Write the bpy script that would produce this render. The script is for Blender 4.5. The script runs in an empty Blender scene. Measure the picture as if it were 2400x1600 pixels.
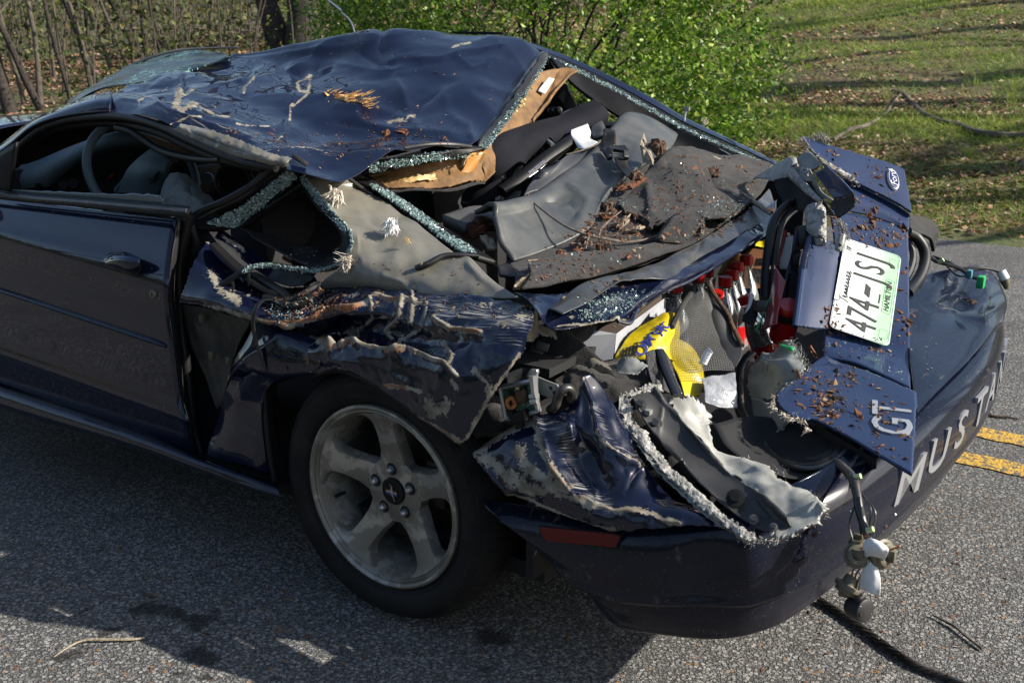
import bpy, math, random
import numpy as np
from mathutils import Vector, Matrix
random.seed(7)
RNG = np.random.default_rng(7)
R = math.radians
scene = bpy.context.scene
COL = scene.collection
# ------------------------------------------------------------------ camera
# car frame: x forward along the car, y to the car's left, z up; origin under the outer face of the left rear wheel
CAM = np.array([-1.5537, 1.72, 1.4108]); YAW, PITCH, ROLL, FPX = 0.5997, 0.2958, 0.0034, 2491.12   # FPX in 2400-px pixels
VD = np.array([math.sin(YAW)*math.cos(PITCH), -math.cos(YAW)*math.cos(PITCH), -math.sin(PITCH)])
RT = np.cross(VD, [0, 0, 1.]); RT /= np.linalg.norm(RT); UP = np.cross(RT, VD)
RT, UP = math.cos(ROLL)*RT+math.sin(ROLL)*UP, -math.sin(ROLL)*RT+math.cos(ROLL)*UP
cd = bpy.data.cameras.new('camera'); cam = bpy.data.objects.new('camera', cd); COL.objects.link(cam)
cd.sensor_width = 36; cd.lens = FPX/2400*36; cd.clip_start = .02; cd.clip_end = 3000
cd.dof.use_dof = True; cd.dof.focus_distance = 2.75; cd.dof.aperture_fstop = 9.0
cam.matrix_world = Matrix(((RT[0], UP[0], -VD[0], CAM[0]), (RT[1], UP[1], -VD[1], CAM[1]), (RT[2], UP[2], -VD[2], CAM[2]), (0, 0, 0, 1)))
scene.camera = cam
# ------------------------------------------------------------------ light
SAZ, SEL = (-.9135, -.4067), R(32)
w = bpy.data.worlds.new('World'); scene.world = w; w.use_nodes = True
nt = w.node_tree; bg = nt.nodes['Background']; sky = nt.nodes.new('ShaderNodeTexSky')
sky.sky_type = 'NISHITA'; sky.sun_disc = False; sky.sun_elevation = SEL; sky.sun_rotation = math.atan2(SAZ[0], SAZ[1])
sky.air_density = 1.0; sky.dust_density = 1.3; sky.ozone_density = .7
nt.links.new(sky.outputs[0], bg.inputs[0]); bg.inputs[1].default_value = .105
sl = bpy.data.lights.new('sun', 'SUN'); sun = bpy.data.objects.new('sun', sl); COL.objects.link(sun)
sl.energy = 5; sl.angle = R(.5); sl.color = (1, .93, .82)
sd = Vector((SAZ[0]*math.cos(SEL), SAZ[1]*math.cos(SEL), math.sin(SEL)))
sun.rotation_euler = sd.to_track_quat('Z', 'Y').to_euler(); sun.location = (-8, -8, 9)
vs = scene.view_settings; vs.view_transform = 'Standard'; vs.look = 'None'; vs.exposure = .85; vs.gamma = 1
scene.cycles.max_bounces = 7; scene.cycles.diffuse_bounces = 3; scene.cycles.glossy_bounces = 3
scene.cycles.transmission_bounces = 5; scene.cycles.transparent_max_bounces = 8
scene.cycles.caustics_reflective = False; scene.cycles.caustics_refractive = False; scene.cycles.sample_clamp_indirect = 2.5
# ------------------------------------------------------------------ pixel -> place
CROP = {'A': (0, 0, 2.904), 'B': (800, 0, 2.904), 'C': (1600, 0, 2.904), 'D': (0, 500, 2.904), 'E': (400, 350, 2.904),
        'F': (1000, 250, 2.904), 'G': (1600, 300, 2.904), 'H': (1200, 600, 3.336), 'I': (600, 830, 2.904),
        'J': (1050, 860, 2.57), 'K': (1600, 840, 2.904), 'L': (0, 1060, 2.904), 'M': (1600, 1060, 2.904), 'S': (0, 0, 1.),
        'T': (1240, 680, 7.128), 'U': (1560, 540, 6.532), 'V': (1900, 540, 5.227), 'W': (1150, 860, 11.2), 'X': (1100, 230, 5.4075)}
def px(c, x, y):
    o = CROP[c]; return o[0]+x/o[2], o[1]+y/o[2]
def ray(u, v):
    d = VD*FPX+RT*(u-1200)-UP*(v-800); return d/np.linalg.norm(d)
LIDN = np.array([-.47, .45, .76]); LIDN /= np.linalg.norm(LIDN); LIDP = np.array([-.8175, -.945, .75])
KP = np.array([-.80, -.71, .635]); KN = np.cross(np.array([-1.05, -.60, .622])-KP, np.array([-1.13, -.25, .578])-KP); KN /= np.linalg.norm(KN); KN = KN*np.sign(KN[2])   # the lid's lower corner, bent flat over the bumper
def at(c, x, y, mode, val):
    """the point seen at a pixel, at a known lateral (s), height (h), lengthwise (r) place or lid plane (l)"""
    d = ray(*px(c, x, y))
    if mode == 's': t = (val-CAM[1])/d[1]
    elif mode == 'h': t = (val-CAM[2])/d[2]
    elif mode == 'r': t = (val-CAM[0])/d[0]
    elif mode == 'k': t = ((KP+KN*val-CAM)@KN)/(d@KN)
    else: t = ((LIDP+LIDN*val-CAM)@LIDN)/(d@LIDN)
    return CAM+d*t
def P(c, mode, *pts):
    return np.array([at(c, a, b, mode, v) for a, b, v in pts])
def proj(Q):
    d = np.asarray(Q)-CAM; z = d@VD
    return np.stack([1200+FPX*(d@RT)/z, 800-FPX*(d@UP)/z], -1)
# ------------------------------------------------------------------ noise (vectorised value noise)
def _h(i, j, k, s):
    n = (i*374761393+j*668265263+k*2147483647+s*974711) & 0xFFFFFFFF
    n = ((n ^ (n >> 13))*1274126177) & 0xFFFFFFFF
    return ((n ^ (n >> 16)) & 0xFFFF)/65535.0
def vnoise(p, s=0):
    p = np.asarray(p, float); i = np.floor(p).astype(np.int64); f = p-i; f = f*f*(3-2*f); r = 0
    for a in (0, 1):
        for b in (0, 1):
            for c in (0, 1):
                wgt = (f[..., 0] if a else 1-f[..., 0])*(f[..., 1] if b else 1-f[..., 1])*(f[..., 2] if c else 1-f[..., 2])
                r = r+wgt*_h(i[..., 0]+a, i[..., 1]+b, i[..., 2]+c, s)
    return r*2-1
def fbm(p, o=3, s=0):
    r = 0; a = 1.
    for k in range(o):
        r = r+a*vnoise(np.asarray(p)*(2**k), s+k*17); a *= .5
    return r
# ------------------------------------------------------------------ materials
MATS = {}
def lnk(t, a, b): t.links.new(a, b)
def newmat(name):
    m = bpy.data.materials.new(name); m.use_nodes = True; MATS[name] = m
    t = m.node_tree; return m, t, t.nodes['Principled BSDF']
def nd(t, typ, **kw):
    n = t.nodes.new(typ)
    for k, v in kw.items():
        if k in ('operation', 'blend_type', 'data_type', 'attribute_name', 'feature', 'noise_dimensions', 'distance', 'use_clamp'): setattr(n, k, v)
        else: n.inputs[k.replace('_', ' ')].default_value = v
    return n
def math_(t, op, a, b=None, clamp=False):
    n = t.nodes.new('ShaderNodeMath'); n.operation = op; n.use_clamp = clamp
    for i, x in enumerate((a, b)):
        if x is None: continue
        if isinstance(x, (int, float)): n.inputs[i].default_value = x
        else: lnk(t, x, n.inputs[i])
    return n.outputs[0]
def sstep(t, x, lo, hi):
    n = t.nodes.new('ShaderNodeMapRange'); n.interpolation_type = 'SMOOTHSTEP'; n.inputs[1].default_value = lo; n.inputs[2].default_value = hi
    lnk(t, x, n.inputs[0]); return n.outputs[0]
def mix(t, f, a, b):
    n = t.nodes.new('ShaderNodeMix'); n.data_type = 'RGBA'
    if isinstance(f, (int, float)): n.inputs[0].default_value = f
    else: lnk(t, f, n.inputs[0])
    for i, x in ((6, a), (7, b)):
        if isinstance(x, tuple): n.inputs[i].default_value = (*x[:3], 1)
        else: lnk(t, x, n.inputs[i])
    return n.outputs[2]
def mixv(t, f, a, b):
    n = t.nodes.new('ShaderNodeMix'); n.data_type = 'FLOAT'
    if isinstance(f, (int, float)): n.inputs[0].default_value = f
    else: lnk(t, f, n.inputs[0])
    for i, x in ((2, a), (3, b)):
        if isinstance(x, (int, float)): n.inputs[i].default_value = x
        else: lnk(t, x, n.inputs[i])
    return n.outputs[0]
def coords(t, kind='Object'):
    return t.nodes.new('ShaderNodeTexCoord').outputs[kind]
def noise(t, co, scale, detail=3, rough=.55, dim='3D'):
    n = t.nodes.new('ShaderNodeTexNoise'); n.inputs['Scale'].default_value = scale; n.inputs['Detail'].default_value = detail
    n.inputs['Roughness'].default_value = rough; lnk(t, co, n.inputs['Vector']); return n.outputs['Fac']
def mapping(t, co, sc):
    n = t.nodes.new('ShaderNodeMapping'); n.inputs['Scale'].default_value = sc; lnk(t, co, n.inputs['Vector']); return n.outputs[0]
def bump(t, h, strength, dist=.002):
    n = t.nodes.new('ShaderNodeBump'); n.inputs['Strength'].default_value = strength; n.inputs['Distance'].default_value = dist
    lnk(t, h, n.inputs['Height']); return n.outputs[0]
def simple(name, base, rough=.5, metal=0, coat=0, base2=None, nscale=20, bs=0, bscale=200, bdist=.002, spec=.5, trans=0, dust=0, alpha=1, sheen=0, rvar=.12):
    m, t, b = newmat(name); co = coords(t)
    col = base
    if base2 is not None:
        col = mix(t, sstep(t, noise(t, co, nscale, 4), .3, .7), base, base2)
    if dust:
        f = math_(t, 'MULTIPLY', sstep(t, noise(t, co, 9, 5, .7), .35, .75), dust)
        col = mix(t, f, col if not isinstance(col, tuple) else base, (.23, .2, .16))
    if isinstance(col, tuple): b.inputs['Base Color'].default_value = (*col[:3], 1)
    else: lnk(t, col, b.inputs['Base Color'])
    b.inputs['Metallic'].default_value = metal; b.inputs['Coat Weight'].default_value = coat; b.inputs['Coat Roughness'].default_value = .05
    b.inputs['Specular IOR Level'].default_value = spec; b.inputs['Transmission Weight'].default_value = trans
    b.inputs['Alpha'].default_value = alpha; b.inputs['Sheen Weight'].default_value = sheen
    lnk(t, mixv(t, noise(t, co, 14, 4), max(rough-rvar, .03), min(rough+rvar, 1)), b.inputs['Roughness'])
    if bs: lnk(t, bump(t, noise(t, co, bscale, 3), bs, bdist), b.inputs['Normal'])
    return m
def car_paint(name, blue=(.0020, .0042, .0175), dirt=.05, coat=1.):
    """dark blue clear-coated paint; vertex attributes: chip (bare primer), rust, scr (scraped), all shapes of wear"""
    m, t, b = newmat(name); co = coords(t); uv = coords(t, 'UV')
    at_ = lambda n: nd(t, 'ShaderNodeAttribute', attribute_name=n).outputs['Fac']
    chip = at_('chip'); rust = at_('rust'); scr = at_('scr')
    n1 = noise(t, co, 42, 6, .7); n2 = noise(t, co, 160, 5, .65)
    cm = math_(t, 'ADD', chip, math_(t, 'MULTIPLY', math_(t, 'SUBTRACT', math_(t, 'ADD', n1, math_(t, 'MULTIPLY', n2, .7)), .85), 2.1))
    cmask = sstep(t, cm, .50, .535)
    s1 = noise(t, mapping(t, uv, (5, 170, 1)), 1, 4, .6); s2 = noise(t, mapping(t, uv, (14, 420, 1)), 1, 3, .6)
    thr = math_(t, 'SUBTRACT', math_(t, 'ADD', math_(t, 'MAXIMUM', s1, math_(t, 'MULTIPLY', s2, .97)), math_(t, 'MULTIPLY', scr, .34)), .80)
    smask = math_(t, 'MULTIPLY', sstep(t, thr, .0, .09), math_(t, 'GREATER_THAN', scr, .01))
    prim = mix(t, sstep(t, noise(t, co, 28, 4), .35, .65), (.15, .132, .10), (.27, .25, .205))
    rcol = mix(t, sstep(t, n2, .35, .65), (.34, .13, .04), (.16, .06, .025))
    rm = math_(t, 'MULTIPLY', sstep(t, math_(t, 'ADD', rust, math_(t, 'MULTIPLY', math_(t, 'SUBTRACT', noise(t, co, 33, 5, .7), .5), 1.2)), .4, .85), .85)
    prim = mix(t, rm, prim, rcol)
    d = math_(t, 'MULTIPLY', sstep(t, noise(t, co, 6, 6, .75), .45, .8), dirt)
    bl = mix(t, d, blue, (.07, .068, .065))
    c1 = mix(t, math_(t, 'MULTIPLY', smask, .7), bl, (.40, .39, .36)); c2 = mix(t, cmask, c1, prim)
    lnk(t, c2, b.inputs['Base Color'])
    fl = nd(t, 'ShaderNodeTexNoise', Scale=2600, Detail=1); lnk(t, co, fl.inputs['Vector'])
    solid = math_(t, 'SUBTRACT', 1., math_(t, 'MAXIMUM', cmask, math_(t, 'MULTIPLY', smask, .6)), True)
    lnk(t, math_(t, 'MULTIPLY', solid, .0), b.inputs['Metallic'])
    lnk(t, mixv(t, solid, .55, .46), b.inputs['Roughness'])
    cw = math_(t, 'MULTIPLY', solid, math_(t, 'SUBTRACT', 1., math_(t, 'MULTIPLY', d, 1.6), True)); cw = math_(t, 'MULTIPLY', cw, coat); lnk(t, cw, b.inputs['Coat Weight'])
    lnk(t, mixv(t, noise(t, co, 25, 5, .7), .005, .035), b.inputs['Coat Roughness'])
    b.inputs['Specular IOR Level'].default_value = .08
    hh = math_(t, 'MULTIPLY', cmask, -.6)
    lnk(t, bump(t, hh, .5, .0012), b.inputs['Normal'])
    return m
M_paint = car_paint('blue_paint'); M_paint_clean = car_paint('blue_paint_dusty', dirt=.07)
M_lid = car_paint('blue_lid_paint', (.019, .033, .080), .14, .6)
M_primer = simple('grey_primer', (.118, .112, .09), .33, 0, .2, (.17, .16, .13), 9, .25, 40, .003)
M_black = simple('black_plastic', (.0045, .0045, .005), .5, bs=.15, bscale=500, dust=.02, spec=.25)
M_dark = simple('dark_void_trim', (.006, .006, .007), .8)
M_rubber = simple('rubber_seal', (.008, .008, .009), .42, spec=.35, dust=.05, bs=.1, bscale=300)
M_trim = simple('charcoal_trim', (.010, .011, .012), .5, base2=(.016, .017, .019), nscale=12, bs=.2, bscale=700, bdist=.001, dust=.08)
M_trimshine = simple('shiny_grey_trim', (.024, .026, .027), .26, base2=(.045, .047, .048), nscale=14, dust=.2)
M_felt = simple('charcoal_felt', (.014, .014, .0155), .95, base2=(.028, .027, .028), nscale=60, bs=.9, bscale=420, bdist=.006, sheen=.15, spec=.1, dust=.12)
M_vinyl = simple('grey_vinyl', (.034, .039, .041), .45, base2=(.045, .05, .052), nscale=7, bs=.28, bscale=340, bdist=.0015, dust=.22)
M_vinyld = simple('dark_vinyl', (.02, .022, .026), .5, bs=.25, bscale=340, bdist=.0015)
M_dash = simple('teal_grey_dash', (.085, .12, .13), .55, base2=(.11, .15, .16), nscale=8, bs=.2, bscale=600, bdist=.001)
M_cloth = simple('charcoal_cloth', (.009, .0095, .013), .85, bs=.5, bscale=900, bdist=.001, spec=.12, base2=(.014, .014, .019), nscale=5)
M_airbag = simple('airbag_cloth', (.22, .24, .23), .8, base2=(.27, .29, .28), nscale=10, bs=.4, bscale=50, bdist=.004)
M_board = simple('brown_headliner_board', (.20, .105, .032), .75, base2=(.10, .05, .016), nscale=22, bs=.7, bscale=90, bdist=.004)
M_amber = simple('amber_tape', (.42, .17, .025), .35, base2=(.36, .14, .02), nscale=14, coat=.3)
M_foam = simple('yellow_glue', (.50, .36, .16), .5, base2=(.38, .25, .09), nscale=70, bs=.5, bscale=100)
M_fibre = simple('pale_fibreglass', (.22, .22, .20), .5, base2=(.33, .33, .30), nscale=30, bs=.2, bscale=90, bdist=.003)
M_fray = simple('frayed_glass_fibre', (.38, .37, .345), .7, base2=(.15, .145, .13), nscale=60, bs=1, bscale=130, bdist=.006)
M_greyplast = simple('pale_grey_plastic', (.21, .22, .205), .4, base2=(.15, .157, .147), nscale=20, bs=.2, bscale=60)
M_silver = simple('silver_metal', (.42, .43, .43), .32, .75, base2=(.34, .35, .35), nscale=30)
M_chrome = simple('chrome', (.72, .73, .74), .14, 1)
M_white = simple('white_plastic', (.72, .73, .74), .45, base2=(.62, .62, .6), nscale=20)
M_paper = simple('white_paper', (.74, .74, .72), .8, base2=(.62, .62, .6), nscale=14, bs=.3, bscale=30)
M_red = simple('red_cap', (.42, .008, .008), .3, coat=.3)
M_redd = simple('red_lens', (.10, .003, .003), .3, coat=.1, spec=.3)
M_cola = simple('cola', (.012, .005, .003), .08, coat=.5)
M_clear = simple('clear_plastic', (.82, .84, .84), .12, trans=.85, rvar=.05)
M_yellow = simple('yellow_film', (.62, .48, .012), .32, base2=(.56, .42, .01), nscale=9, bs=.5, bscale=18, bdist=.006, coat=.2)
M_blueink = simple('blue_ink', (.03, .04, .22), .5)
M_blackink = simple('black_ink', (.012, .012, .012), .6)
M_box = simple('white_carton', (.34, .35, .38), .8, base2=(.28, .29, .32), nscale=9)
M_boxin = simple('brown_carton_inside', (.045, .03, .02), .9)
M_plate = None
M_tyre = simple('tyre_rubber', (.006, .006, .0065), .8, base2=(.013, .0125, .012), nscale=14, bs=.3, bscale=240, bdist=.001, spec=.22, dust=.05)
M_brake = simple('brake_disc', (.06, .045, .035), .5, .5, base2=(.03, .02, .015), nscale=20)
M_bark = simple('bark', (.11, .055, .028), .9, base2=(.035, .022, .014), nscale=60, bs=1, bscale=160, bdist=.004)
M_bark2 = simple('red_brown_bark', (.17, .06, .022), .9, base2=(.08, .03, .014), nscale=80, bs=1, bscale=190, bdist=.004)
M_wood = simple('fresh_split_wood', (.50, .26, .09), .75, base2=(.62, .38, .16), nscale=60, bs=1, bscale=170, bdist=.004)
M_palewood = simple('pale_weathered_wood', (.34, .28, .20), .85, base2=(.22, .175, .12), nscale=70, bs=1, bscale=180, bdist=.003)
M_twig = simple('twig', (.15, .12, .095), .8, base2=(.08, .062, .05), nscale=60, bs=.6, bscale=200)
M_wire = simple('black_cable', (.014, .014, .014), .4, dust=.3)
M_socket = simple('dusty_olive_socket', (.13, .115, .075), .5, base2=(.09, .08, .055), nscale=40)
M_green = simple('green_clip', (.02, .32, .09), .35)
M_lime = simple('pale_green_clip', (.42, .52, .25), .5)
M_pcb = simple('green_circuit_board', (.012, .09, .055), .4, base2=(.008, .06, .035), nscale=200)
M_copper = simple('copper_winding', (.55, .25, .06), .35, .3, base2=(.25, .03, .03), nscale=300)
M_ltgrey = simple('flake_down', (.62, .56, .48), .9, base2=(.45, .38, .30), nscale=60)
M_redclear = simple('clear_red_lens', (.35, .03, .03), .2, coat=.4, base2=(.14, .07, .075), nscale=6)
M_ember = simple('label_white', (.42, .43, .44), .3, .4)
def crumb_mat():
    m, t, b = newmat('glass_crumbs'); co = coords(t)
    g = t.nodes.new('ShaderNodeNewGeometry')
    lnk(t, mix(t, g.outputs['Random Per Island'], (.012, .03, .03), (.36, .50, .48)), b.inputs['Base Color'])
    b.inputs['Roughness'].default_value = .12; b.inputs['Coat Weight'].default_value = .6; b.inputs['Transmission Weight'].default_value = .25
    return m
M_crumb = crumb_mat()
def chip_mat():
    m, t, b = newmat('wood_chips'); g = t.nodes.new('ShaderNodeNewGeometry'); co = coords(t)
    r = g.outputs['Random Per Island']
    c = mix(t, sstep(t, r, .0, .45), (.02, .010, .006), (.115, .045, .017)); c = mix(t, sstep(t, r, .8, 1.), c, (.27, .18, .10))
    lnk(t, c, b.inputs['Base Color']); b.inputs['Roughness'].default_value = .9
    lnk(t, bump(t, noise(t, co, 200, 3), .8, .002), b.inputs['Normal']); return m
M_chips = chip_mat()
def glass_mat(name, col, rough, trans, alpha=1):
    m, t, b = newmat(name); b.inputs['Base Color'].default_value = (*col, 1); b.inputs['Roughness'].default_value = rough
    b.inputs['Transmission Weight'].default_value = trans; b.inputs['Alpha'].default_value = alpha; return m
def shatter_mat():
    m, t, b = newmat('shattered_glass'); co = coords(t)
    v = t.nodes.new('ShaderNodeTexVoronoi'); v.feature = 'DISTANCE_TO_EDGE'; v.inputs['Scale'].default_value = 34
    n = t.nodes.new('ShaderNodeTexNoise'); n.inputs['Scale'].default_value = 6; lnk(t, mapping(t, co, (1, 1, 1)), n.inputs['Vector'])
    mx = t.nodes.new('ShaderNodeMix'); mx.data_type = 'VECTOR'; mx.inputs[0].default_value = .12
    lnk(t, co, mx.inputs[4]); lnk(t, n.outputs['Color'], mx.inputs[5]); lnk(t, mx.outputs[1], v.inputs['Vector'])
    e = math_(t, 'SUBTRACT', 1., sstep(t, v.outputs['Distance'], .0, .09))
    patch_ = sstep(t, noise(t, co, 4, 4), .42, .6); e = math_(t, 'MULTIPLY', e, patch_)
    haze = math_(t, 'MULTIPLY', sstep(t, noise(t, co, 3, 4), .55, .8), .25)
    f = math_(t, 'MAXIMUM', e, haze, True)
    lnk(t, mix(t, f, (.003, .008, .009), (.20, .36, .34)), b.inputs['Base Color'])
    b.inputs['Roughness'].default_value = .2; b.inputs['Specular IOR Level'].default_value = .35
    lnk(t, bump(t, e, .7, .003), b.inputs['Normal']); return m
M_shatter = shatter_mat()
def mesh_fabric():
    m, t, b = newmat('sunshade_mesh'); uv = coords(t, 'UV')
    s = t.nodes.new('ShaderNodeSeparateXYZ'); lnk(t, uv, s.inputs[0])
    a = math_(t, 'ABSOLUTE', math_(t, 'SINE', math_(t, 'MULTIPLY', s.outputs[0], 560.))); c = math_(t, 'ABSOLUTE', math_(t, 'SINE', math_(t, 'MULTIPLY', s.outputs[1], 420.)))
    g = math_(t, 'MULTIPLY', math_(t, 'GREATER_THAN', a, .28), math_(t, 'GREATER_THAN', c, .28))
    lnk(t, math_(t, 'SUBTRACT', 1., math_(t, 'MULTIPLY', g, .8)), b.inputs['Alpha'])
    b.inputs['Base Color'].default_value = (.09, .09, .085, 1); b.inputs['Roughness'].default_value = .45; return m
M_mesh = mesh_fabric()
def rim_mat():
    m, t, b = newmat('dirty_alloy'); co = coords(t)
    n = sstep(t, noise(t, co, 16, 5, .6), .42, .52); n2 = noise(t, co, 5, 3)
    c = mix(t, n, (.37, .345, .30), (.21, .19, .155)); c = mix(t, math_(t, 'MULTIPLY', sstep(t, n2, .5, .8), .4), c, (.14, .12, .085))
    lnk(t, c, b.inputs['Base Color']); b.inputs['Metallic'].default_value = .4; lnk(t, mixv(t, n, .28, .5), b.inputs['Roughness'])
    lnk(t, bump(t, noise(t, co, 200, 3), .08, .001), b.inputs['Normal']); return m
M_rim = rim_mat()
def bumper_mat():
    m, t, b = newmat('dusty_blue_bumper'); co = coords(t); g = t.nodes.new('ShaderNodeNewGeometry')
    sx = t.nodes.new('ShaderNodeSeparateXYZ'); lnk(t, g.outputs['Position'], sx.inputs[0])
    low = math_(t, 'SUBTRACT', 1., sstep(t, sx.outputs[2], .18, .55))
    speck = sstep(t, noise(t, co, 210, 2, .5), .68, .73)
    road = math_(t, 'MULTIPLY', math_(t, 'ADD', math_(t, 'MULTIPLY', low, .14), .01), noise(t, co, 14, 5, .7))
    scuff = math_(t, 'MULTIPLY', sstep(t, noise(t, mapping(t, co, (40, 6, 30)), 1, 6, .75), .57, .68), sstep(t, noise(t, co, 4, 3), .45, .6))
    uv = coords(t, 'UV'); sa = nd(t, 'ShaderNodeAttribute', attribute_name='scr').outputs['Fac']
    sn = math_(t, 'MAXIMUM', noise(t, mapping(t, uv, (240, 14, 1)), 1, 4, .65), math_(t, 'MULTIPLY', noise(t, co, 240, 3, .6), .97)); scuff = math_(t, 'MAXIMUM', scuff, math_(t, 'MULTIPLY', sstep(t, math_(t, 'ADD', sn, math_(t, 'MULTIPLY', sa, .3)), .74, .86), math_(t, 'GREATER_THAN', sa, .01)))
    d = math_(t, 'ADD', math_(t, 'MULTIPLY', speck, math_(t, 'ADD', math_(t, 'MULTIPLY', low, .5), .15)), math_(t, 'ADD', road, math_(t, 'MULTIPLY', scuff, .5)), True)
    lnk(t, mix(t, d, (.002, .004, .0135), (.20, .18, .155)), b.inputs['Base Color'])
    lnk(t, mixv(t, d, .25, .75), b.inputs['Roughness']); lnk(t, math_(t, 'SUBTRACT', .45, d, True), b.inputs['Coat Weight']); b.inputs['Coat Roughness'].default_value = .08; b.inputs['Specular IOR Level'].default_value = .12
    return m
M_bumper = bumper_mat()
def plate_mat():
    m, t, b = newmat('white_green_plate'); uv = coords(t, 'UV'); co = coords(t)
    s = t.nodes.new('ShaderNodeSeparateXYZ'); lnk(t, uv, s.inputs[0])
    n = noise(t, mapping(t, uv, (14, 8, 1)), 1, 3)
    h = math_(t, 'ADD', s.outputs[1], math_(t, 'MULTIPLY', math_(t, 'SUBTRACT', n, .5), .07))   # uv in metres
    f = math_(t, 'SUBTRACT', 1., sstep(t, h, .02, .085))
    c = mix(t, f, (.70, .73, .70), (.33, .55, .34)); c = mix(t, math_(t, 'MULTIPLY', sstep(t, noise(t, co, 60, 5, .7), .55, .75), .4), c, (.3, .25, .18))
    lnk(t, c, b.inputs['Base Color']); b.inputs['Roughness'].default_value = .35; return m
M_plate = plate_mat()
# ------------------------------------------------------------------ mesh helpers
def meta(o, label=None, cat=None, group=None, kind=None):
    for k, v in (('label', label), ('category', cat), ('group', group), ('kind', kind)):
        if v: o[k] = v
    return o
def empty(name, loc, label, cat, group=None):
    o = bpy.data.objects.new(name, None); COL.objects.link(o); o.location = loc; o.empty_display_size = .1
    return meta(o, label, cat, group)
def world_loc(o):
    v = Vector((0, 0, 0))
    while o is not None: v = v+o.location; o = o.parent
    return v
def link(name, me, parent, top_origin=True):
    o = bpy.data.objects.new(name, me); COL.objects.link(o)
    n = len(me.vertices); co = np.empty(n*3, np.float32); me.vertices.foreach_get('co', co); co = co.reshape(-1, 3)
    c = co.mean(0) if n else np.zeros(3)
    org = np.array([c[0], c[1], co[:, 2].min() if parent is None else c[2]])
    me.vertices.foreach_set('co', (co-org).ravel()); me.update()
    if parent is not None:
        o.parent = parent; org = org-np.array(world_loc(parent))
    o.location = org
    return o
def tomesh(name, V, F, mats, smooth=True, mi=None, uv=None, attrs=None):
    me = bpy.data.meshes.new(name)
    V = np.asarray(V, np.float32).reshape(-1, 3)
    if isinstance(F, np.ndarray) and F.ndim == 2:
        k = F.shape[1]; nf = len(F)
        me.vertices.add(len(V)); me.vertices.foreach_set('co', V.ravel())
        me.loops.add(nf*k); me.loops.foreach_set('vertex_index', F.astype(np.int32).ravel())
        me.polygons.add(nf); me.polygons.foreach_set('loop_start', np.arange(0, nf*k, k, dtype=np.int32))
        me.update(calc_edges=True)
    else:
        me.from_pydata([tuple(map(float, v)) for v in V], [], [tuple(map(int, f)) for f in F]); me.update()
    for m in (mats if isinstance(mats, (list, tuple)) else [mats]): me.materials.append(m)
    n = len(me.polygons)
    me.polygons.foreach_set('use_smooth', np.full(n, bool(smooth)))
    if mi is not None: me.polygons.foreach_set('material_index', np.asarray(mi, np.int32))
    if uv is not None:
        l = me.uv_layers.new(name='UVMap'); li = np.empty(len(me.loops), np.int32); me.loops.foreach_get('vertex_index', li)
        l.data.foreach_set('uv', np.asarray(uv, np.float32)[li].ravel())
    for k, v in (attrs or {}).items():
        a = me.attributes.new(k, 'FLOAT', 'POINT'); a.data.foreach_set('value', np.asarray(v, np.float32))
    me.update(); return me
def catmull(pts, n):
    """pts [k,...] -> n samples"""
    p = np.asarray(pts, float); k = len(p)
    if k == 1: return np.repeat(p, n, 0)
    t = np.linspace(0, k-1, n); i = np.minimum(t.astype(int), k-2); f = (t-i).reshape((-1,)+(1,)*(p.ndim-1))
    q = np.concatenate([[2*p[0]-p[1]], p, [2*p[-1]-p[-2]]])
    a, b, c, d = q[i], q[i+1], q[i+2], q[i+3]
    return .5*((2*b)+(c-a)*f+(2*a-5*b+4*c-d)*f**2+(3*b-a-3*c+d)*f**3)
def seg_dist(p, line):
    """distance of p [n,2] to polyline"""
    best = np.full(len(p), 1e9)
    for a, b in zip(line[:-1], line[1:]):
        a = np.asarray(a, float); b = np.asarray(b, float); d = b-a; L = max(d@d, 1e-9)
        t = np.clip(((p-a)@d)/L, 0, 1); best = np.minimum(best, np.hypot(*(p-a-t[:, None]*d).T))
    return best
def gridfaces(nu, nv, wrap=False):
    i = np.arange(nu-1)[:, None]; j = np.arange(nv if wrap else nv-1)[None, :]; j2 = (j+1) % nv
    return np.stack([i*nv+j, i*nv+j2, (i+1)*nv+j2, (i+1)*nv+j], -1).reshape(-1, 4)
def gnormals(G):
    du = np.gradient(G, axis=0); dv = np.gradient(G, axis=1); n = np.cross(du, dv); l = np.linalg.norm(n, axis=-1, keepdims=True)
    return n/np.maximum(l, 1e-9)
CAR = None
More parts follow.
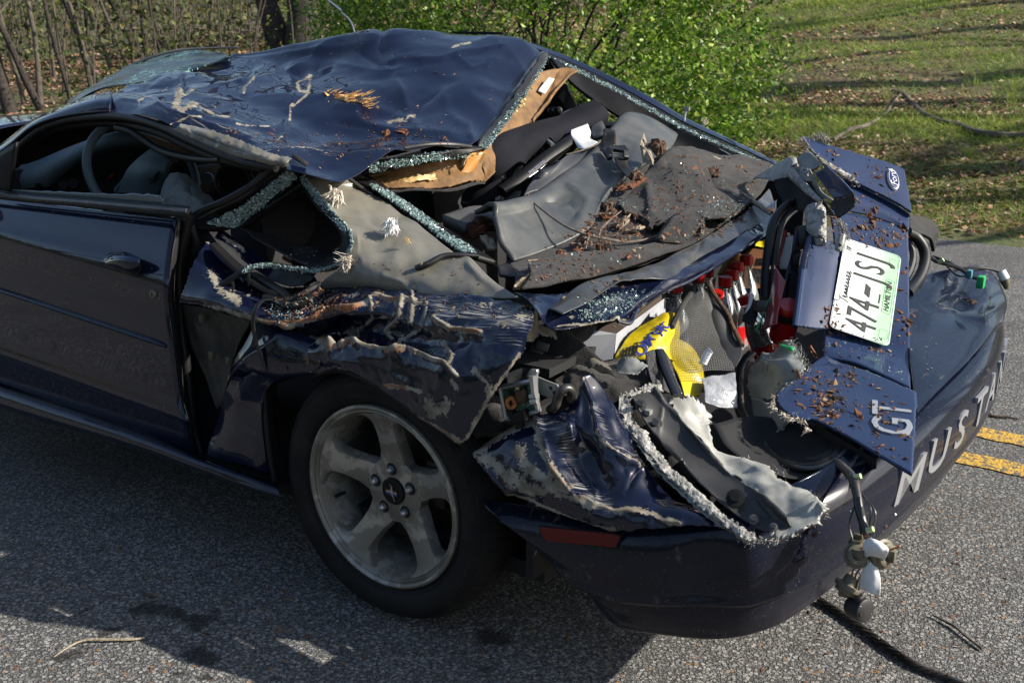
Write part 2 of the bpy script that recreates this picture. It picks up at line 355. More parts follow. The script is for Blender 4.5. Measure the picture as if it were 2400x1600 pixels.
def patch(name, rows, mat, parent, n=(40, 60), dent=None, crease=(), chips=(), rust=(), scr=0, scrs=(), thick=.0015, jag=0, face=None, holes=(), smooth=True, fold=None, seed=1, jagn=60, ridge=()):
    """a bent sheet through a grid of control points.
    crease: (crop, polyline, height m, half-width px);  chips/rust/scrs: (crop, polyline, half-width px, strength)"""
    ctrl = np.array(rows)                          # [R,C,3]
    G = catmull(ctrl, n[0]); G = catmull(G.transpose(1, 0, 2), n[1]).transpose(1, 0, 2)
    nu, nv = n
    if jag:                                         # torn edges
        for ax in (0, 1):
            for e, s in ((0, 1), (-1, -1)):
                idx = np.arange(nv if ax == 0 else nu)
                j = (vnoise(np.stack([idx*jagn/len(idx), idx*0+seed*7.1+ax*3+e*1.7, idx*0], -1), seed)+.5*vnoise(np.stack([idx*jagn*2.7/len(idx), idx*0+seed, idx*0+4.], -1), seed+5))*jag
                if ax == 0:
                    d = G[e]-G[e+s*3]; d /= np.maximum(np.linalg.norm(d, axis=-1, keepdims=True), 1e-9); G[e] += d*j[:, None]; G[e+s] += d*j[:, None]*.5
                else:
                    d = G[:, e]-G[:, e+s*3]; d /= np.maximum(np.linalg.norm(d, axis=-1, keepdims=True), 1e-9); G[:, e] += d*j[:, None]; G[:, e+s] += d*j[:, None]*.5
    N = gnormals(G)
    vw = CAM-G; vw /= np.linalg.norm(vw, axis=-1, keepdims=True)
    sgn = 1. if (N*vw).sum(-1).mean() >= 0 else -1.
    if face is not None: sgn = face
    N = N*sgn
    if dent:
        for a, sc, o in dent: G = G+N*(a*fbm(G*sc+seed*3.3, o, seed))[..., None]
    for a, sc in ridge: G = G+N*(a*(.3-np.abs(vnoise(G*sc+seed*1.7, seed+40)+.35*vnoise(G*sc*2.1, seed+41))))[..., None]   # sharp ridges between smooth hollows
    q = proj(G.reshape(-1, 3))
    if crease or chips or scrs:                     # wander, so creases and chipped edges are not ruled lines
        z0 = np.full(len(q), seed*1.3)
        for sc_, am_ in ((60., 10.), (16., 1.8)):
            q = q+am_*np.stack([vnoise(np.stack([q[:, 0]/sc_, q[:, 1]/sc_, z0], -1), 21), vnoise(np.stack([q[:, 0]/sc_, q[:, 1]/sc_, z0+9], -1), 22)], -1)
    vary = .75+.55*vnoise(np.stack([q[:, 0]/45., q[:, 1]/45., q[:, 0]*0+seed], -1), 31)
    for c, line, hgt, wd in crease:
        wd = wd/2.0; L = [px(c, *p) for p in line]; d = seg_dist(q, L)
        G = G+N*((hgt*vary*np.exp(-(d/wd)**.95)).reshape(nu, nv))[..., None]
    if fold is not None: G = fold(G, N)
    def field(items, base=0):
        f = np.full(nu*nv, float(base))
        for c, line, wd, s in items:
            L = [px(c, *p) for p in line]
            d = seg_dist(q, L) if len(L) > 1 else np.hypot(*(q-np.array(L[0])).T)
            f = np.maximum(f, s*np.clip(1.0-d/(wd/2.0)*.55, 0, 1))
        return f
    du = np.linalg.norm(np.diff(G, axis=0), axis=-1).mean(1); dv = np.linalg.norm(np.diff(G, axis=1), axis=-1).mean(0)
    uu = np.concatenate([[0], np.cumsum(du)]); vv = np.concatenate([[0], np.cumsum(dv)])
    uv = np.stack(np.broadcast_arrays(vv[None, :], uu[:, None]), -1).reshape(-1, 2)
    F = gridfaces(nu, nv)
    if sgn < 0 and face is None or face == -1: F = F[:, ::-1]
    if holes:
        cen = q[F].mean(1); keep = np.ones(len(F), bool)
        for c, poly in holes: keep &= ~inpoly(cen, [px(c, *p) for p in poly])
        F = F[keep]
    at_ = {}
    if mat in (M_paint, M_lid, M_paint_clean, M_bumper): at_ = {'chip': field(chips), 'rust': field(rust), 'scr': field(scrs, scr)}
    me = tomesh(name, G.reshape(-1, 3), F, mat, smooth, None, uv, at_)
    o = link(name, me, parent)
    if thick:
        s = o.modifiers.new('thickness', 'SOLIDIFY'); s.thickness = thick; s.offset = -1
    return o
def inpoly(p, poly):
    r = np.zeros(len(p), bool); j = len(poly)-1
    for i in range(len(poly)):
        xi, yi = poly[i]; xj, yj = poly[j]
        with np.errstate(divide='ignore', invalid='ignore'):
            c = ((yi > p[:, 1]) != (yj > p[:, 1])) & (p[:, 0] < (xj-xi)*(p[:, 1]-yi)/((yj-yi) if yj != yi else 1e-9)+xi)
        r ^= c; j = i
    return r
class MB:
    """collects shapes for ONE mesh"""
    def __init__(s): s.V = []; s.F = []; s.I = []; s.n = 0
    def add(s, V, F, mi=0):
        V = np.asarray(V, float).reshape(-1, 3); s.V.append(V); s.F += [tuple(int(i)+s.n for i in f) for f in F]; s.I += [mi]*len(F); s.n += len(V); return s
    def box(s, c, size, rot=None, mi=0, taper=1):
        h = np.array(size)/2; V = np.array([(x, y, z) for x in (-1, 1) for y in (-1, 1) for z in (-1, 1)], float)
        V[:, :2] *= np.where(V[:, 2:] > 0, taper, 1); V = V*h
        if rot is not None: V = V@np.asarray(rot).T
        return s.add(V+np.asarray(c), [(0, 1, 3, 2), (4, 6, 7, 5), (0, 4, 5, 1), (2, 3, 7, 6), (0, 2, 6, 4), (1, 5, 7, 3)], mi)
    def tube(s, pts, r, n=8, mi=0, cap=True, flat=1., smooth=0):
        p = np.asarray(pts, float)
        if smooth: p = catmull(p, smooth)
        k = len(p); rr = np.broadcast_to(np.asarray(r, float), (k,)) if np.ndim(r) == 0 or len(np.atleast_1d(r)) == k else catmull(np.asarray(r, float)[:, None], k)[:, 0]
        t = np.gradient(p, axis=0); t /= np.maximum(np.linalg.norm(t, axis=1, keepdims=True), 1e-9)
        a = np.cross(t[0], [0, 0, 1.]); a = np.cross(t[0], [1., 0, 0]) if np.linalg.norm(a) < .1 else a; a /= np.linalg.norm(a)
        V = []
        for i in range(k):
            a = a-t[i]*(a@t[i]); a /= max(np.linalg.norm(a), 1e-9); b = np.cross(t[i], a)
            th = np.linspace(0, 2*np.pi, n, endpoint=False)
            V.append(p[i]+rr[i]*(np.cos(th)[:, None]*a+flat*np.sin(th)[:, None]*b))
        F = [tuple(f) for f in gridfaces(k, n, True)]
        if cap: F += [tuple(range(n))[::-1], tuple(range((k-1)*n, k*n))]
        return s.add(np.concatenate(V), F, mi)
    def lathe(s, prof, o, ax, n=32, mi=0, ref=None):
        """prof: (radius, along) list"""
        ax = np.asarray(ax, float); ax /= np.linalg.norm(ax); a = np.cross(ax, [0, 0, 1.]) if ref is None else np.asarray(ref, float)
        a = np.cross(ax, [1., 0, 0]) if np.linalg.norm(a) < .1 else a; a = a/np.linalg.norm(a); b = np.cross(ax, a)
        th = np.linspace(0, 2*np.pi, n, endpoint=False)
        V = np.concatenate([np.asarray(o)+ax*h+r*(np.cos(th)[:, None]*a+np.sin(th)[:, None]*b) for r, h in prof])
        F = [tuple(f) for f in gridfaces(len(prof), n, True)]
        if prof[0][0] > 1e-4: F.append(tuple(range(n))[::-1])
        if prof[-1][0] > 1e-4: F.append(tuple(range((len(prof)-1)*n, len(prof)*n)))
        return s.add(V, F, mi)
    def slab(s, poly, nrm, th, mi=0):
        """polygon (3D points) with thickness along nrm"""
        p = np.asarray(poly, float); k = len(p); nrm = np.asarray(nrm, float); V = np.concatenate([p+nrm*th, p])
        F = [tuple(range(k)), tuple(range(2*k-1, k-1, -1))]+[(i, k+i, k+(i+1) % k, (i+1) % k) for i in range(k)]
        return s.add(V, F, mi)
    def build(s, name, mats, parent=None, smooth=True, bevel=0):
        me = tomesh(name, np.concatenate(s.V), s.F, mats, smooth, s.I)
        o = link(name, me, parent)
        if bevel:
            m = o.modifiers.new('bevel', 'BEVEL'); m.width = bevel; m.segments = 2; m.limit_method = 'ANGLE'
        if smooth: 
            e = o.modifiers.new('split', 'EDGE_SPLIT'); e.split_angle = R(40)
        return o
def frame(x, y=None, n=None):
    x = np.asarray(x, float); x = x/np.linalg.norm(x)
    if n is None: n = np.cross(x, y)
    n = n-x*(n@x); n = n/np.linalg.norm(n); return np.stack([x, np.cross(n, x), n], 1)   # columns
def text(s, size, extrude=.0005, shear=0, sx=1, bold=0):
    c = bpy.data.curves.new('t', 'FONT'); c.body = s; c.size = size; c.extrude = extrude; c.shear = shear; c.align_x = 'CENTER'; c.align_y = 'CENTER'; c.offset = bold
    c.resolution_u = 3
    o = bpy.data.objects.new('t', c); COL.objects.link(o); dg = bpy.context.evaluated_depsgraph_get(); dg.update()
    me = o.evaluated_get(dg).to_mesh(); V = np.array([v.co[:] for v in me.vertices])*np.array([sx, 1, 1]); F = [tuple(p.vertices) for p in me.polygons]
    o.evaluated_get(dg).to_mesh_clear(); bpy.data.objects.remove(o); bpy.data.curves.remove(c)
    return V, F
def put(VF, o, fr): return (VF[0]@np.asarray(fr).T)+np.asarray(o), VF[1]
def shards(base, nrm, size, flat=.45, elong=1., rng=RNG):
    """small faceted fragments at points; returns V,F (tetra-ish octahedra)"""
    n = len(base); oc = np.array([(1, 0, 0), (-1, 0, 0), (0, 1, 0), (0, -1, 0), (0, 0, 1), (0, 0, -1)], float)
    S = rng.uniform(.35, 1.4, (n, 6, 1))*oc[None]*np.stack([size*(1+(elong-1)*rng.uniform(0, 1.6, n)), size*rng.uniform(.6, 1.2, n), size*flat*rng.uniform(.6, 1.6, n)], -1)[:, None, :]
    S = S+rng.normal(0, .18, S.shape)*size[:, None, None]*.5
    q = rng.normal(size=(n, 3)); nn = nrm+rng.normal(0, .25, (n, 3)); nn /= np.linalg.norm(nn, axis=1, keepdims=True)
    a = np.cross(nn, q); a /= np.linalg.norm(a, axis=1, keepdims=True); b = np.cross(nn, a)
    S = S+rng.normal(0, .12, S.shape)*size[:, None, None]
    V = base[:, None]+S[..., :1]*a[:, None]+S[..., 1:2]*b[:, None]+S[..., 2:]*nn[:, None]
    f = np.array([(0, 2, 4), (2, 1, 4), (1, 3, 4), (3, 0, 4), (2, 0, 5), (1, 2, 5), (3, 1, 5), (0, 3, 5)])
    F = (f[None]+np.arange(n)[:, None, None]*6).reshape(-1, 3)
    return V.reshape(-1, 3), F
def fringe(name, line, parent, mat, n=300, L=.02, spread=.6, r=.0004, out=None, width=.004):
    """torn fibres along a 3D polyline"""
    line = catmull(line, 60); i = RNG.uniform(0, 58.99, n*2); i = i[vnoise(np.stack([i*.55, i*0+len(line)+L*900, i*0], -1), 3) > -.05]; n = len(i); k = i.astype(int); p = line[k]+(line[k+1]-line[k])*(i-k)[:, None]+RNG.normal(0, width, (n, 3))
    d = np.asarray(out if out is not None else (0, .3, .5), float); d = d/np.linalg.norm(d)
    dd = d+RNG.normal(0, spread, (n, 3)); dd /= np.linalg.norm(dd, axis=1, keepdims=True); ln = L*RNG.uniform(.3, 1.2, n)
    q = p+dd*ln[:, None]*.6; e = q+(dd+RNG.normal(0, .5, (n, 3)))*ln[:, None]*.4
    s = np.cross(dd, RNG.normal(size=(n, 3))); s /= np.linalg.norm(s, axis=1, keepdims=True); s *= (r*RNG.uniform(.6, 2.2, n))[:, None]
    V = np.stack([p-s, p+s, q-s*.8, q+s*.8, e], 1).reshape(-1, 3); b = np.arange(n)[:, None]*5
    F = np.concatenate([b+[0, 1, 3], b+[0, 3, 2], b+[2, 3, 4]])
    o = link(name, tomesh(name, V, F, mat, False), parent); o['kind'] = 'stuff'; return o
# ================================================================== the setting
def road_mat():
    m, t, b = newmat('asphalt'); g = t.nodes.new('ShaderNodeNewGeometry'); co = g.outputs['Position']
    v = t.nodes.new('ShaderNodeTexVoronoi'); v.inputs['Scale'].default_value = 105; lnk(t, co, v.inputs['Vector'])
    v2 = t.nodes.new('ShaderNodeTexVoronoi'); v2.inputs['Scale'].default_value = 230; lnk(t, co, v2.inputs['Vector'])
    sc = t.nodes.new('ShaderNodeSeparateColor'); lnk(t, v.outputs['Color'], sc.inputs[0])
    sc2 = t.nodes.new('ShaderNodeSeparateColor'); lnk(t, v2.outputs['Color'], sc2.inputs[0])
    stone = math_(t, 'SUBTRACT', 1., sstep(t, v.outputs['Distance'], .40, .62)); stone2 = math_(t, 'SUBTRACT', 1., sstep(t, v2.outputs['Distance'], .38, .6))
    exposed = sstep(t, math_(t, 'ADD', sc.outputs[1], math_(t, 'MULTIPLY', math_(t, 'SUBTRACT', noise(t, co, 2.2, 4), .5), .9)), .18, .32)
    stone = math_(t, 'MULTIPLY', stone, exposed)
    c1 = mix(t, sc.outputs[0], (.11, .112, .114), (.33, .322, .302)); tan = sstep(t, sc.outputs[2], .965, .985); c1 = mix(t, tan, c1, (.26, .14, .055))
    c2 = mix(t, sc2.outputs[0], (.08, .08, .083), (.235, .23, .218))
    tar = mix(t, noise(t, co, 30, 3), (.034, .034, .035), (.064, .062, .058))
    c = mix(t, stone2, tar, c2); c = mix(t, stone, c, c1)
    big = noise(t, co, 1.1, 5, .6); c = mix(t, math_(t, 'MULTIPLY', sstep(t, big, .45, .7), .5), c, (.05, .049, .047))
    at_ = nd(t, 'ShaderNodeAttribute', attribute_name='stain').outputs['Fac']
    st = sstep(t, math_(t, 'ADD', at_, math_(t, 'MULTIPLY', math_(t, 'SUBTRACT', noise(t, co, 26, 5, .7), .5), 1.1)), .45, .8)
    c = mix(t, math_(t, 'MULTIPLY', st, .8), c, (.008, .008, .008))
    lnk(t, c, b.inputs['Base Color']); b.inputs['Roughness'].default_value = .82; b.inputs['Specular IOR Level'].default_value = .35
    h = math_(t, 'ADD', math_(t, 'MULTIPLY', stone, 1.), math_(t, 'MULTIPLY', stone2, .45)); lnk(t, bump(t, h, .9, .0045), b.inputs['Normal'])
    return m
def yellow_mat():
    m, t, b = newmat('worn_yellow_line'); g = t.nodes.new('ShaderNodeNewGeometry'); co = g.outputs['Position']
    v = t.nodes.new('ShaderNodeTexVoronoi'); v.inputs['Scale'].default_value = 105; lnk(t, co, v.inputs['Vector'])
    wear = sstep(t, math_(t, 'ADD', noise(t, co, 45, 5, .7), math_(t, 'MULTIPLY', v.outputs['Distance'], .22)), .58, .72)
    c = mix(t, noise(t, co, 20, 4), (.56, .33, .035), (.42, .25, .035)); c = mix(t, wear, c, (.10, .085, .06)); lnk(t, c, b.inputs['Base Color'])
    b.inputs['Roughness'].default_value = .7; lnk(t, bump(t, math_(t, 'SUBTRACT', 1., v.outputs['Distance']), .7, .004), b.inputs['Normal']); return m
M_road = road_mat(); M_yline = yellow_mat()
def ground_mat():
    m, t, b = newmat('earth_and_litter'); g = t.nodes.new('ShaderNodeNewGeometry'); co = g.outputs['Position']
    n = noise(t, co, 1.3, 5, .65); n2 = noise(t, co, 25, 4, .7)
    c = mix(t, sstep(t, n, .4, .6), (.075, .10, .022), (.11, .075, .042)); c = mix(t, sstep(t, n2, .5, .8), c, (.04, .03, .016))
    lnk(t, c, b.inputs['Base Color']); b.inputs['Roughness'].default_value = .95; lnk(t, bump(t, n2, 1., .03), b.inputs['Normal']); return m
M_ground = ground_mat()
def island_mat(name, stops, rough=.6, trans=.3, var=None):
    m, t, b = newmat(name); g = t.nodes.new('ShaderNodeNewGeometry'); r = g.outputs['Random Per Island']
    cr = t.nodes.new('ShaderNodeValToRGB'); el = cr.color_ramp.elements
    while len(el) < len(stops): el.new(.5)
    for e, (p, c) in zip(el, stops): e.position = p; e.color = (*c, 1)
    lnk(t, r, cr.inputs[0]); lnk(t, cr.outputs[0], b.inputs['Base Color']); b.inputs['Roughness'].default_value = rough
    if trans:
        tr = t.nodes.new('ShaderNodeBsdfTranslucent'); lnk(t, cr.outputs[0], tr.inputs[0]); mx = t.nodes.new('ShaderNodeMixShader'); mx.inputs[0].default_value = trans
        out = t.nodes['Material Output']; lnk(t, b.outputs[0], mx.inputs[1]); lnk(t, tr.outputs[0], mx.inputs[2]); lnk(t, mx.outputs[0], out.inputs[0])
    return m
M_grass = island_mat('grass_blades', [(0, (.10, .18, .02)), (.5, (.23, .32, .035)), (.85, (.36, .41, .065)), (1, (.44, .38, .17))], .6, .35)
M_leaf = island_mat('dead_leaves', [(0, (.10, .05, .025)), (.45, (.25, .13, .07)), (.8, (.40, .25, .16)), (1, (.55, .41, .30))], .8, .15)
M_bush = island_mat('bush_leaves', [(0, (.045, .11, .012)), (.5, (.13, .25, .022)), (.85, (.27, .40, .04)), (1, (.45, .50, .11))], .45, .4)
M_fir = island_mat('dark_bluegreen_leaves', [(0, (.012, .045, .018)), (1, (.03, .09, .035))], .45, .25)
M_under = island_mat('understory_leaves', [(0, (.02, .034, .007)), (.5, (.06, .09, .014)), (.85, (.16, .19, .03)), (1, (.20, .12, .055))], .6, .4)
M_trunk = simple('tree_bark', (.05, .040, .032), .95, base2=(.018, .015, .012), nscale=18, bs=1, bscale=45, bdist=.02)
M_trunkpale = simple('pale_stem_bark', (.11, .09, .07), .95, base2=(.055, .045, .034), nscale=22, bs=.8, bscale=70, bdist=.01)
ROAD_Y = -6.0
def tz(x, y):
    """height of the ground beyond the road"""
    x = np.asarray(x, float); y = np.asarray(y, float); s = np.clip(-y+ROAD_Y, 0, None)
    k = .135-.05*np.clip((x-2)/8, 0, 1); base = k*s*np.clip(s/1.5, 0, 1)+.03*np.clip(s/.3, 0, 1)
    base = base+np.clip((s-9)/10, 0, 1)*.5
    return base+.05*np.clip(s/2, 0, 1)*fbm(np.stack([x*.7, y*.7, x*0+2.], -1), 2, 3)
# road: one sheet, its near part fine enough to carry the oil stains
gx = np.concatenate([np.linspace(-60, -2.2, 12), np.linspace(-2.1, 2.2, 130), np.linspace(2.4, 80, 14)]); gy = np.concatenate([np.linspace(-5.7, -1, 8), np.linspace(-.9, 1.4, 80), np.linspace(1.5, 7.5, 6)])
# frayed far edge
X, Y = np.meshgrid(gx, gy, indexing='ij'); Z = np.zeros_like(X)
V = np.stack([X, Y, Z], -1).reshape(-1, 3); q = proj(np.where((V@VD-CAM@VD)[:, None] > .2, V, CAM+VD))
f = np.zeros(len(V))
for line, wd in (([(310, 1435), (360, 1422), (420, 1440), (470, 1465), (505, 1440)], 30), ([(470, 1465), (480, 1500), (460, 1540), (440, 1530), (510, 1540)], 26), ([(225, 1490), (280, 1470)], 18), ([(165, 1440), (220, 1425)], 8),
                 ([(130, 1550), (200, 1520)], 24), ([(480, 1570), (490, 1595)], 26), ([(1130, 1490), (1180, 1495)], 40), ([(640, 1590)], 30), ([(400, 1555), (420, 1580)], 20), ([(1140, 1562)], 34), ([(400, 1500)], 16)):
    d = seg_dist(q, line) if len(line) > 1 else np.hypot(*(q-np.array(line[0])).T); f = np.maximum(f, np.clip(1.08-d/wd, 0, 1))
o = link('road', tomesh('road', V, gridfaces(len(gx), len(gy)), M_road, True, None, None, {'stain': f}), None); o['kind'] = 'structure'
# verge, hill and woodland floor beyond the road
gx = np.concatenate([np.linspace(-60, -6, 14), np.linspace(-5.5, 30, 130), np.linspace(31, 90, 12)]); gy = -np.concatenate([np.linspace(5.65, 12, 60), np.linspace(12.3, 40, 40), np.linspace(44, 90, 8)])
X, Y = np.meshgrid(gx, gy, indexing='ij'); Z = tz(X, Y)+np.where(Y > ROAD_Y+.02, -.02+.03*np.clip((ROAD_Y+.35-Y)/.35, 0, 1)+.028*fbm(np.stack([X*2.5, Y*3, X*0], -1), 2), .012)
o = link('hillside', tomesh('hillside', np.stack([X, Y, Z], -1).reshape(-1, 3), gridfaces(len(gx), len(gy))[:, ::-1], M_ground), None); o['kind'] = 'structure'
# ground on the near side, out of the picture, carrying the wood that the paint mirrors
gx = np.linspace(-60, 80, 60); gy = np.linspace(7.2, 60, 30); X, Y = np.meshgrid(gx, gy, indexing='ij')
Z = -.02+.22*np.clip(Y-7.6, 0, 14)+.2*fbm(np.stack([X*.3, Y*.3, X*0], -1), 3)*np.clip((Y-7.6)/2, 0, 1)
o = link('roadside_bank', tomesh('roadside_bank', np.stack([X, Y, Z], -1).reshape(-1, 3), gridfaces(60, 30), M_ground), None); o['kind'] = 'structure'
gs = link('ground', tomesh('ground', [(-900, -900, -.06), (900, -900, -.06), (900, 900, -.06), (-900, 900, -.06)], [(0, 1, 2, 3)], M_ground), None); gs['kind'] = 'structure'
# double yellow line, worn and cracked into lengths
yl = MB()
def strip(mb, y0, y1, x0, x1, n, seed):
    xs = np.linspace(x0, x1, n); a = y0+.006*vnoise(np.stack([xs*18, xs*0, xs*0+seed], -1), seed); b = y1+.006*vnoise(np.stack([xs*18, xs*0+5, xs*0+seed], -1), seed+3)
    V = np.concatenate([np.stack([xs, a, xs*0+.004], -1), np.stack([xs, b, xs*0+.004], -1)]); mb.add(V, [(i, i+1, n+i+1, n+i) for i in range(n-1)])
x = -14.
while x < 30:
    l = random.uniform(.35, 1.1)
    for k, y in enumerate((-1.86, -2.14)): strip(yl, y-.055, y+.055, x, x+l-.018, 24, int(x*31+k*7) % 999)
    x += l
o = yl.build('yellow_centre_line', M_yline, None); o['kind'] = 'structure'
# ------------------------------------------------------------------ grass, leaves
def blades(pts, h, w, lean, rng):
    n = len(pts); a = rng.uniform(0, 2*np.pi, n); s = np.stack([np.cos(a), np.sin(a), a*0], -1)*w[:, None]
    l = rng.normal(0, 1, (n, 3))*lean; l[:, 2] = 0; mid = pts+np.stack([l[:, 0]*.3, l[:, 1]*.3, h*.6], -1); tip = pts+np.stack([l[:, 0]*h*6, l[:, 1]*h*6, h], -1)
    V = np.stack([pts-s, pts+s, mid+s*.6, mid-s*.6, tip], 1).reshape(-1, 3); b = np.arange(n)[:, None]*5
    return V, np.concatenate([b+[0, 1, 2], b+[0, 2, 3], b+[3, 2, 4]])
def scatter(n, x0, x1, y0, y1, dens=None):
    x = RNG.uniform(x0, x1, n); y = RNG.uniform(y0, y1, n)
    if dens is not None:
        k = RNG.uniform(0, 1, n) < dens(x, y); x, y = x[k], y[k]
    return np.stack([x, y, tz(x, y)], -1)
def patchy(x, y): return np.clip(.62+1.1*fbm(np.stack([x*.55+3, y*.8, x*0], -1), 3, 11)-.3*np.clip((x-5)/4, 0, 1), 0.3, 1)
pts = np.concatenate([scatter(110000, -3.5, 9, -9.5, -6.0, patchy), scatter(130000, -3, 14, -19, -9.5, patchy), scatter(60000, -2, 26, -36, -19, patchy)])
dist = np.linalg.norm(pts-CAM, axis=1)
V, F = blades(pts, RNG.uniform(.025, .085, len(pts)), .0022*np.clip(dist/7, .8, 3.2)*RNG.uniform(.7, 1.5, len(pts)), .25, RNG)
o = link('grass', tomesh('grass', V, F, M_grass, False), None); meta(o, 'short spring grass growing through dead leaves on the hillside', 'grass', kind='stuff')
def leaves(pts, size, rng, tilt=.45, aspect=.62):
    n = len(pts); nn = np.stack([rng.normal(0, tilt, n), rng.normal(0, tilt, n), np.ones(n)], -1); nn /= np.linalg.norm(nn, axis=1, keepdims=True)
    q = rng.normal(size=(n, 3)); a = np.cross(nn, q); a /= np.linalg.norm(a, axis=1, keepdims=True); b = np.cross(nn, a)
    s = size[:, None]; c = rng.uniform(-.25, .35, n)[:, None]*s
    V = np.stack([pts-a*s, pts-b*s*aspect+nn*c*.5, pts+a*s+nn*c, pts+b*s*aspect-nn*c*.2], 1).reshape(-1, 3); k = np.arange(n)[:, None]*4
    return V, np.concatenate([k+[0, 1, 2], k+[0, 2, 3]])
def litter(x, y):
    r = np.clip(.42-1.2*fbm(np.stack([x*.55+3, y*.8, x*0], -1), 3, 11), .04, 1)
    band = np.exp(-((y+7.0)/.55)**2)*.8+np.exp(-((y+9.6)/.7)**2)*.5+np.exp(-((y+6.25)/.12)**2)*.6
    return np.clip(r+band*(x > -3)+.5*np.clip((x-6)/3, 0, 1), 0, 1)
pts = np.concatenate([scatter(42000, -3.5, 9, -10.5, -5.9, litter), scatter(46000, -3, 20, -22, -10.5, litter), scatter(16000, 7, 24, -12, -6.0, None), scatter(12000, 4, 36, -40, -20, litter)]); pts[:, 2] += RNG.uniform(.008, .035, len(pts))
dist = np.linalg.norm(pts-CAM, axis=1)
V, F = leaves(pts, RNG.uniform(.013, .035, len(pts))*np.clip(dist/12, 1, 2), RNG)
o = link('leaf_litter', tomesh('leaf_litter', V, F, M_leaf, False), None); meta(o, 'brown dead leaves strewn over the hillside and wood floor', 'leaf litter', kind='stuff')
# taller tufts of onion grass and low weeds
pts = scatter(60, -1.5, 9, -12, -6.2); tp = []
for p in pts: tp.append(p+RNG.normal(0, .03, (22, 3))*[1, 1, 0])
tp = np.concatenate(tp); V, F = blades(tp, RNG.uniform(.10, .24, len(tp)), np.full(len(tp), .003), .14, RNG)
o = link('onion_grass', tomesh('onion_grass', V, F, M_grass, False), None); meta(o, 'taller tufts of onion grass among the short grass', 'grass', kind='stuff')
# ------------------------------------------------------------------ trees
def on_ground(u, v):
    d = ray(u, v); lo, hi = .5, 120.
    for t in np.linspace(4, 120, 800):
        p = CAM+d*t
        if p[2] < (tz(p[0], p[1]) if p[1] < ROAD_Y else 0): return p
    return CAM+d*40
def limbs(mb, p, d, r, L, depth, rng, pts, spread=.6, up=.15, minr=.004):
    k = 6; P_ = [p]; dd = d
    for i in range(k):
        dd = dd+rng.normal(0, .13, 3)+np.array([0, 0, up*.3]); dd = dd/np.linalg.norm(dd); P_.append(P_[-1]+dd*L/k)
    P_ = np.array(P_); mb.tube(P_, np.linspace(r, r*.5, k+1), 6 if r < .03 else 9, cap=False)
    if depth == 0 or r*.5 < minr: pts.append(P_[-1]); pts.append(P_[3]); return
    for j in range(rng.integers(2, 4)):
        i = rng.integers(2, k+1); nd_ = dd+rng.normal(0, spread, 3); nd_ = nd_/np.linalg.norm(nd_)
        limbs(mb, P_[i], nd_, r*.5*rng.uniform(.7, 1.05), L*rng.uniform(.55, .8), depth-1, rng, pts, spread, up, minr)
def tree(base, r, H, lean, seed, label, name='bare_tree', mat=None, depth=3, group='bare trees at the wood edge', leafn=0, leafm=None, leafs=.03, crook=.12, fork=None):
    rng = np.random.default_rng(seed); root = empty(name, base, label, 'tree', group)
    mb = MB(); k = 14; p = np.array(base)-np.array([0, 0, .08]); d = np.array([lean[0], lean[1], 1.]); d /= np.linalg.norm(d); Pt = [p]
    for i in range(k):
        d = d+rng.normal(0, crook, 3)*[1, 1, .2]*.5; d[2] = max(d[2], .6); d /= np.linalg.norm(d); Pt.append(Pt[-1]+d*H/k)
    Pt = np.array(Pt); rad = np.linspace(r, r*.35, k+1); rad[0] *= 1.5; rad[1] *= 1.08
    P2 = catmull(Pt, 40); rr = catmull(rad[:, None], 40)[:, 0]; mb.tube(P2, rr*(1+.08*vnoise(np.stack([np.arange(40)*.9, np.arange(40)*0., np.arange(40)*0.+seed], -1))), 12, cap=False)
    mb.build('trunk', mat or M_trunk, root)
    cb = MB(); pts = []
    for j in range(5 if depth > 1 else 3):
        i = rng.integers(int(k*.3), k); dd = np.array([rng.normal(0, .8), rng.normal(0, .8), .7]); dd /= np.linalg.norm(dd)
        limbs(cb, Pt[i], dd, rad[i]*.5, H*.28, depth, rng, pts)
    pts = np.array(pts) if pts else np.zeros((1, 3))
    if leafn:
        lp = pts[rng.integers(0, len(pts), leafn)]+rng.normal(0, .12*H/6, (leafn, 3)); Vl, Fl = leaves(lp, rng.uniform(.5, 1.2, leafn)*leafs, rng, 1.5)
        n0 = cb.n; cb.V.append(Vl); cb.F += [tuple(f+n0) for f in Fl]; cb.I += [1]*len(Fl); cb.n += len(Vl)
    cb.build('crown', [mat or M_trunk, leafm or M_under], root, smooth=False)
    return root
def tree_px(u, v, u2, wpx, H, seed, label, **kw):
    """base pixel (on the ground), pixel column where the stem leaves the top of the picture, width in px"""
    p = on_ground(u, v); dist = (p-CAM)@VD; r = wpx*dist/FPX/2
    r *= 1.35; rise = max(v, 30)*dist/FPX; lean = RT*((u2-u)*dist/FPX/max(rise, .3)); return tree(p, r, H, (np.clip(lean[0], -.6, .6), np.clip(lean[1], -.6, .6)), seed, label, **kw)
GW = 'bare trees at the wood edge'
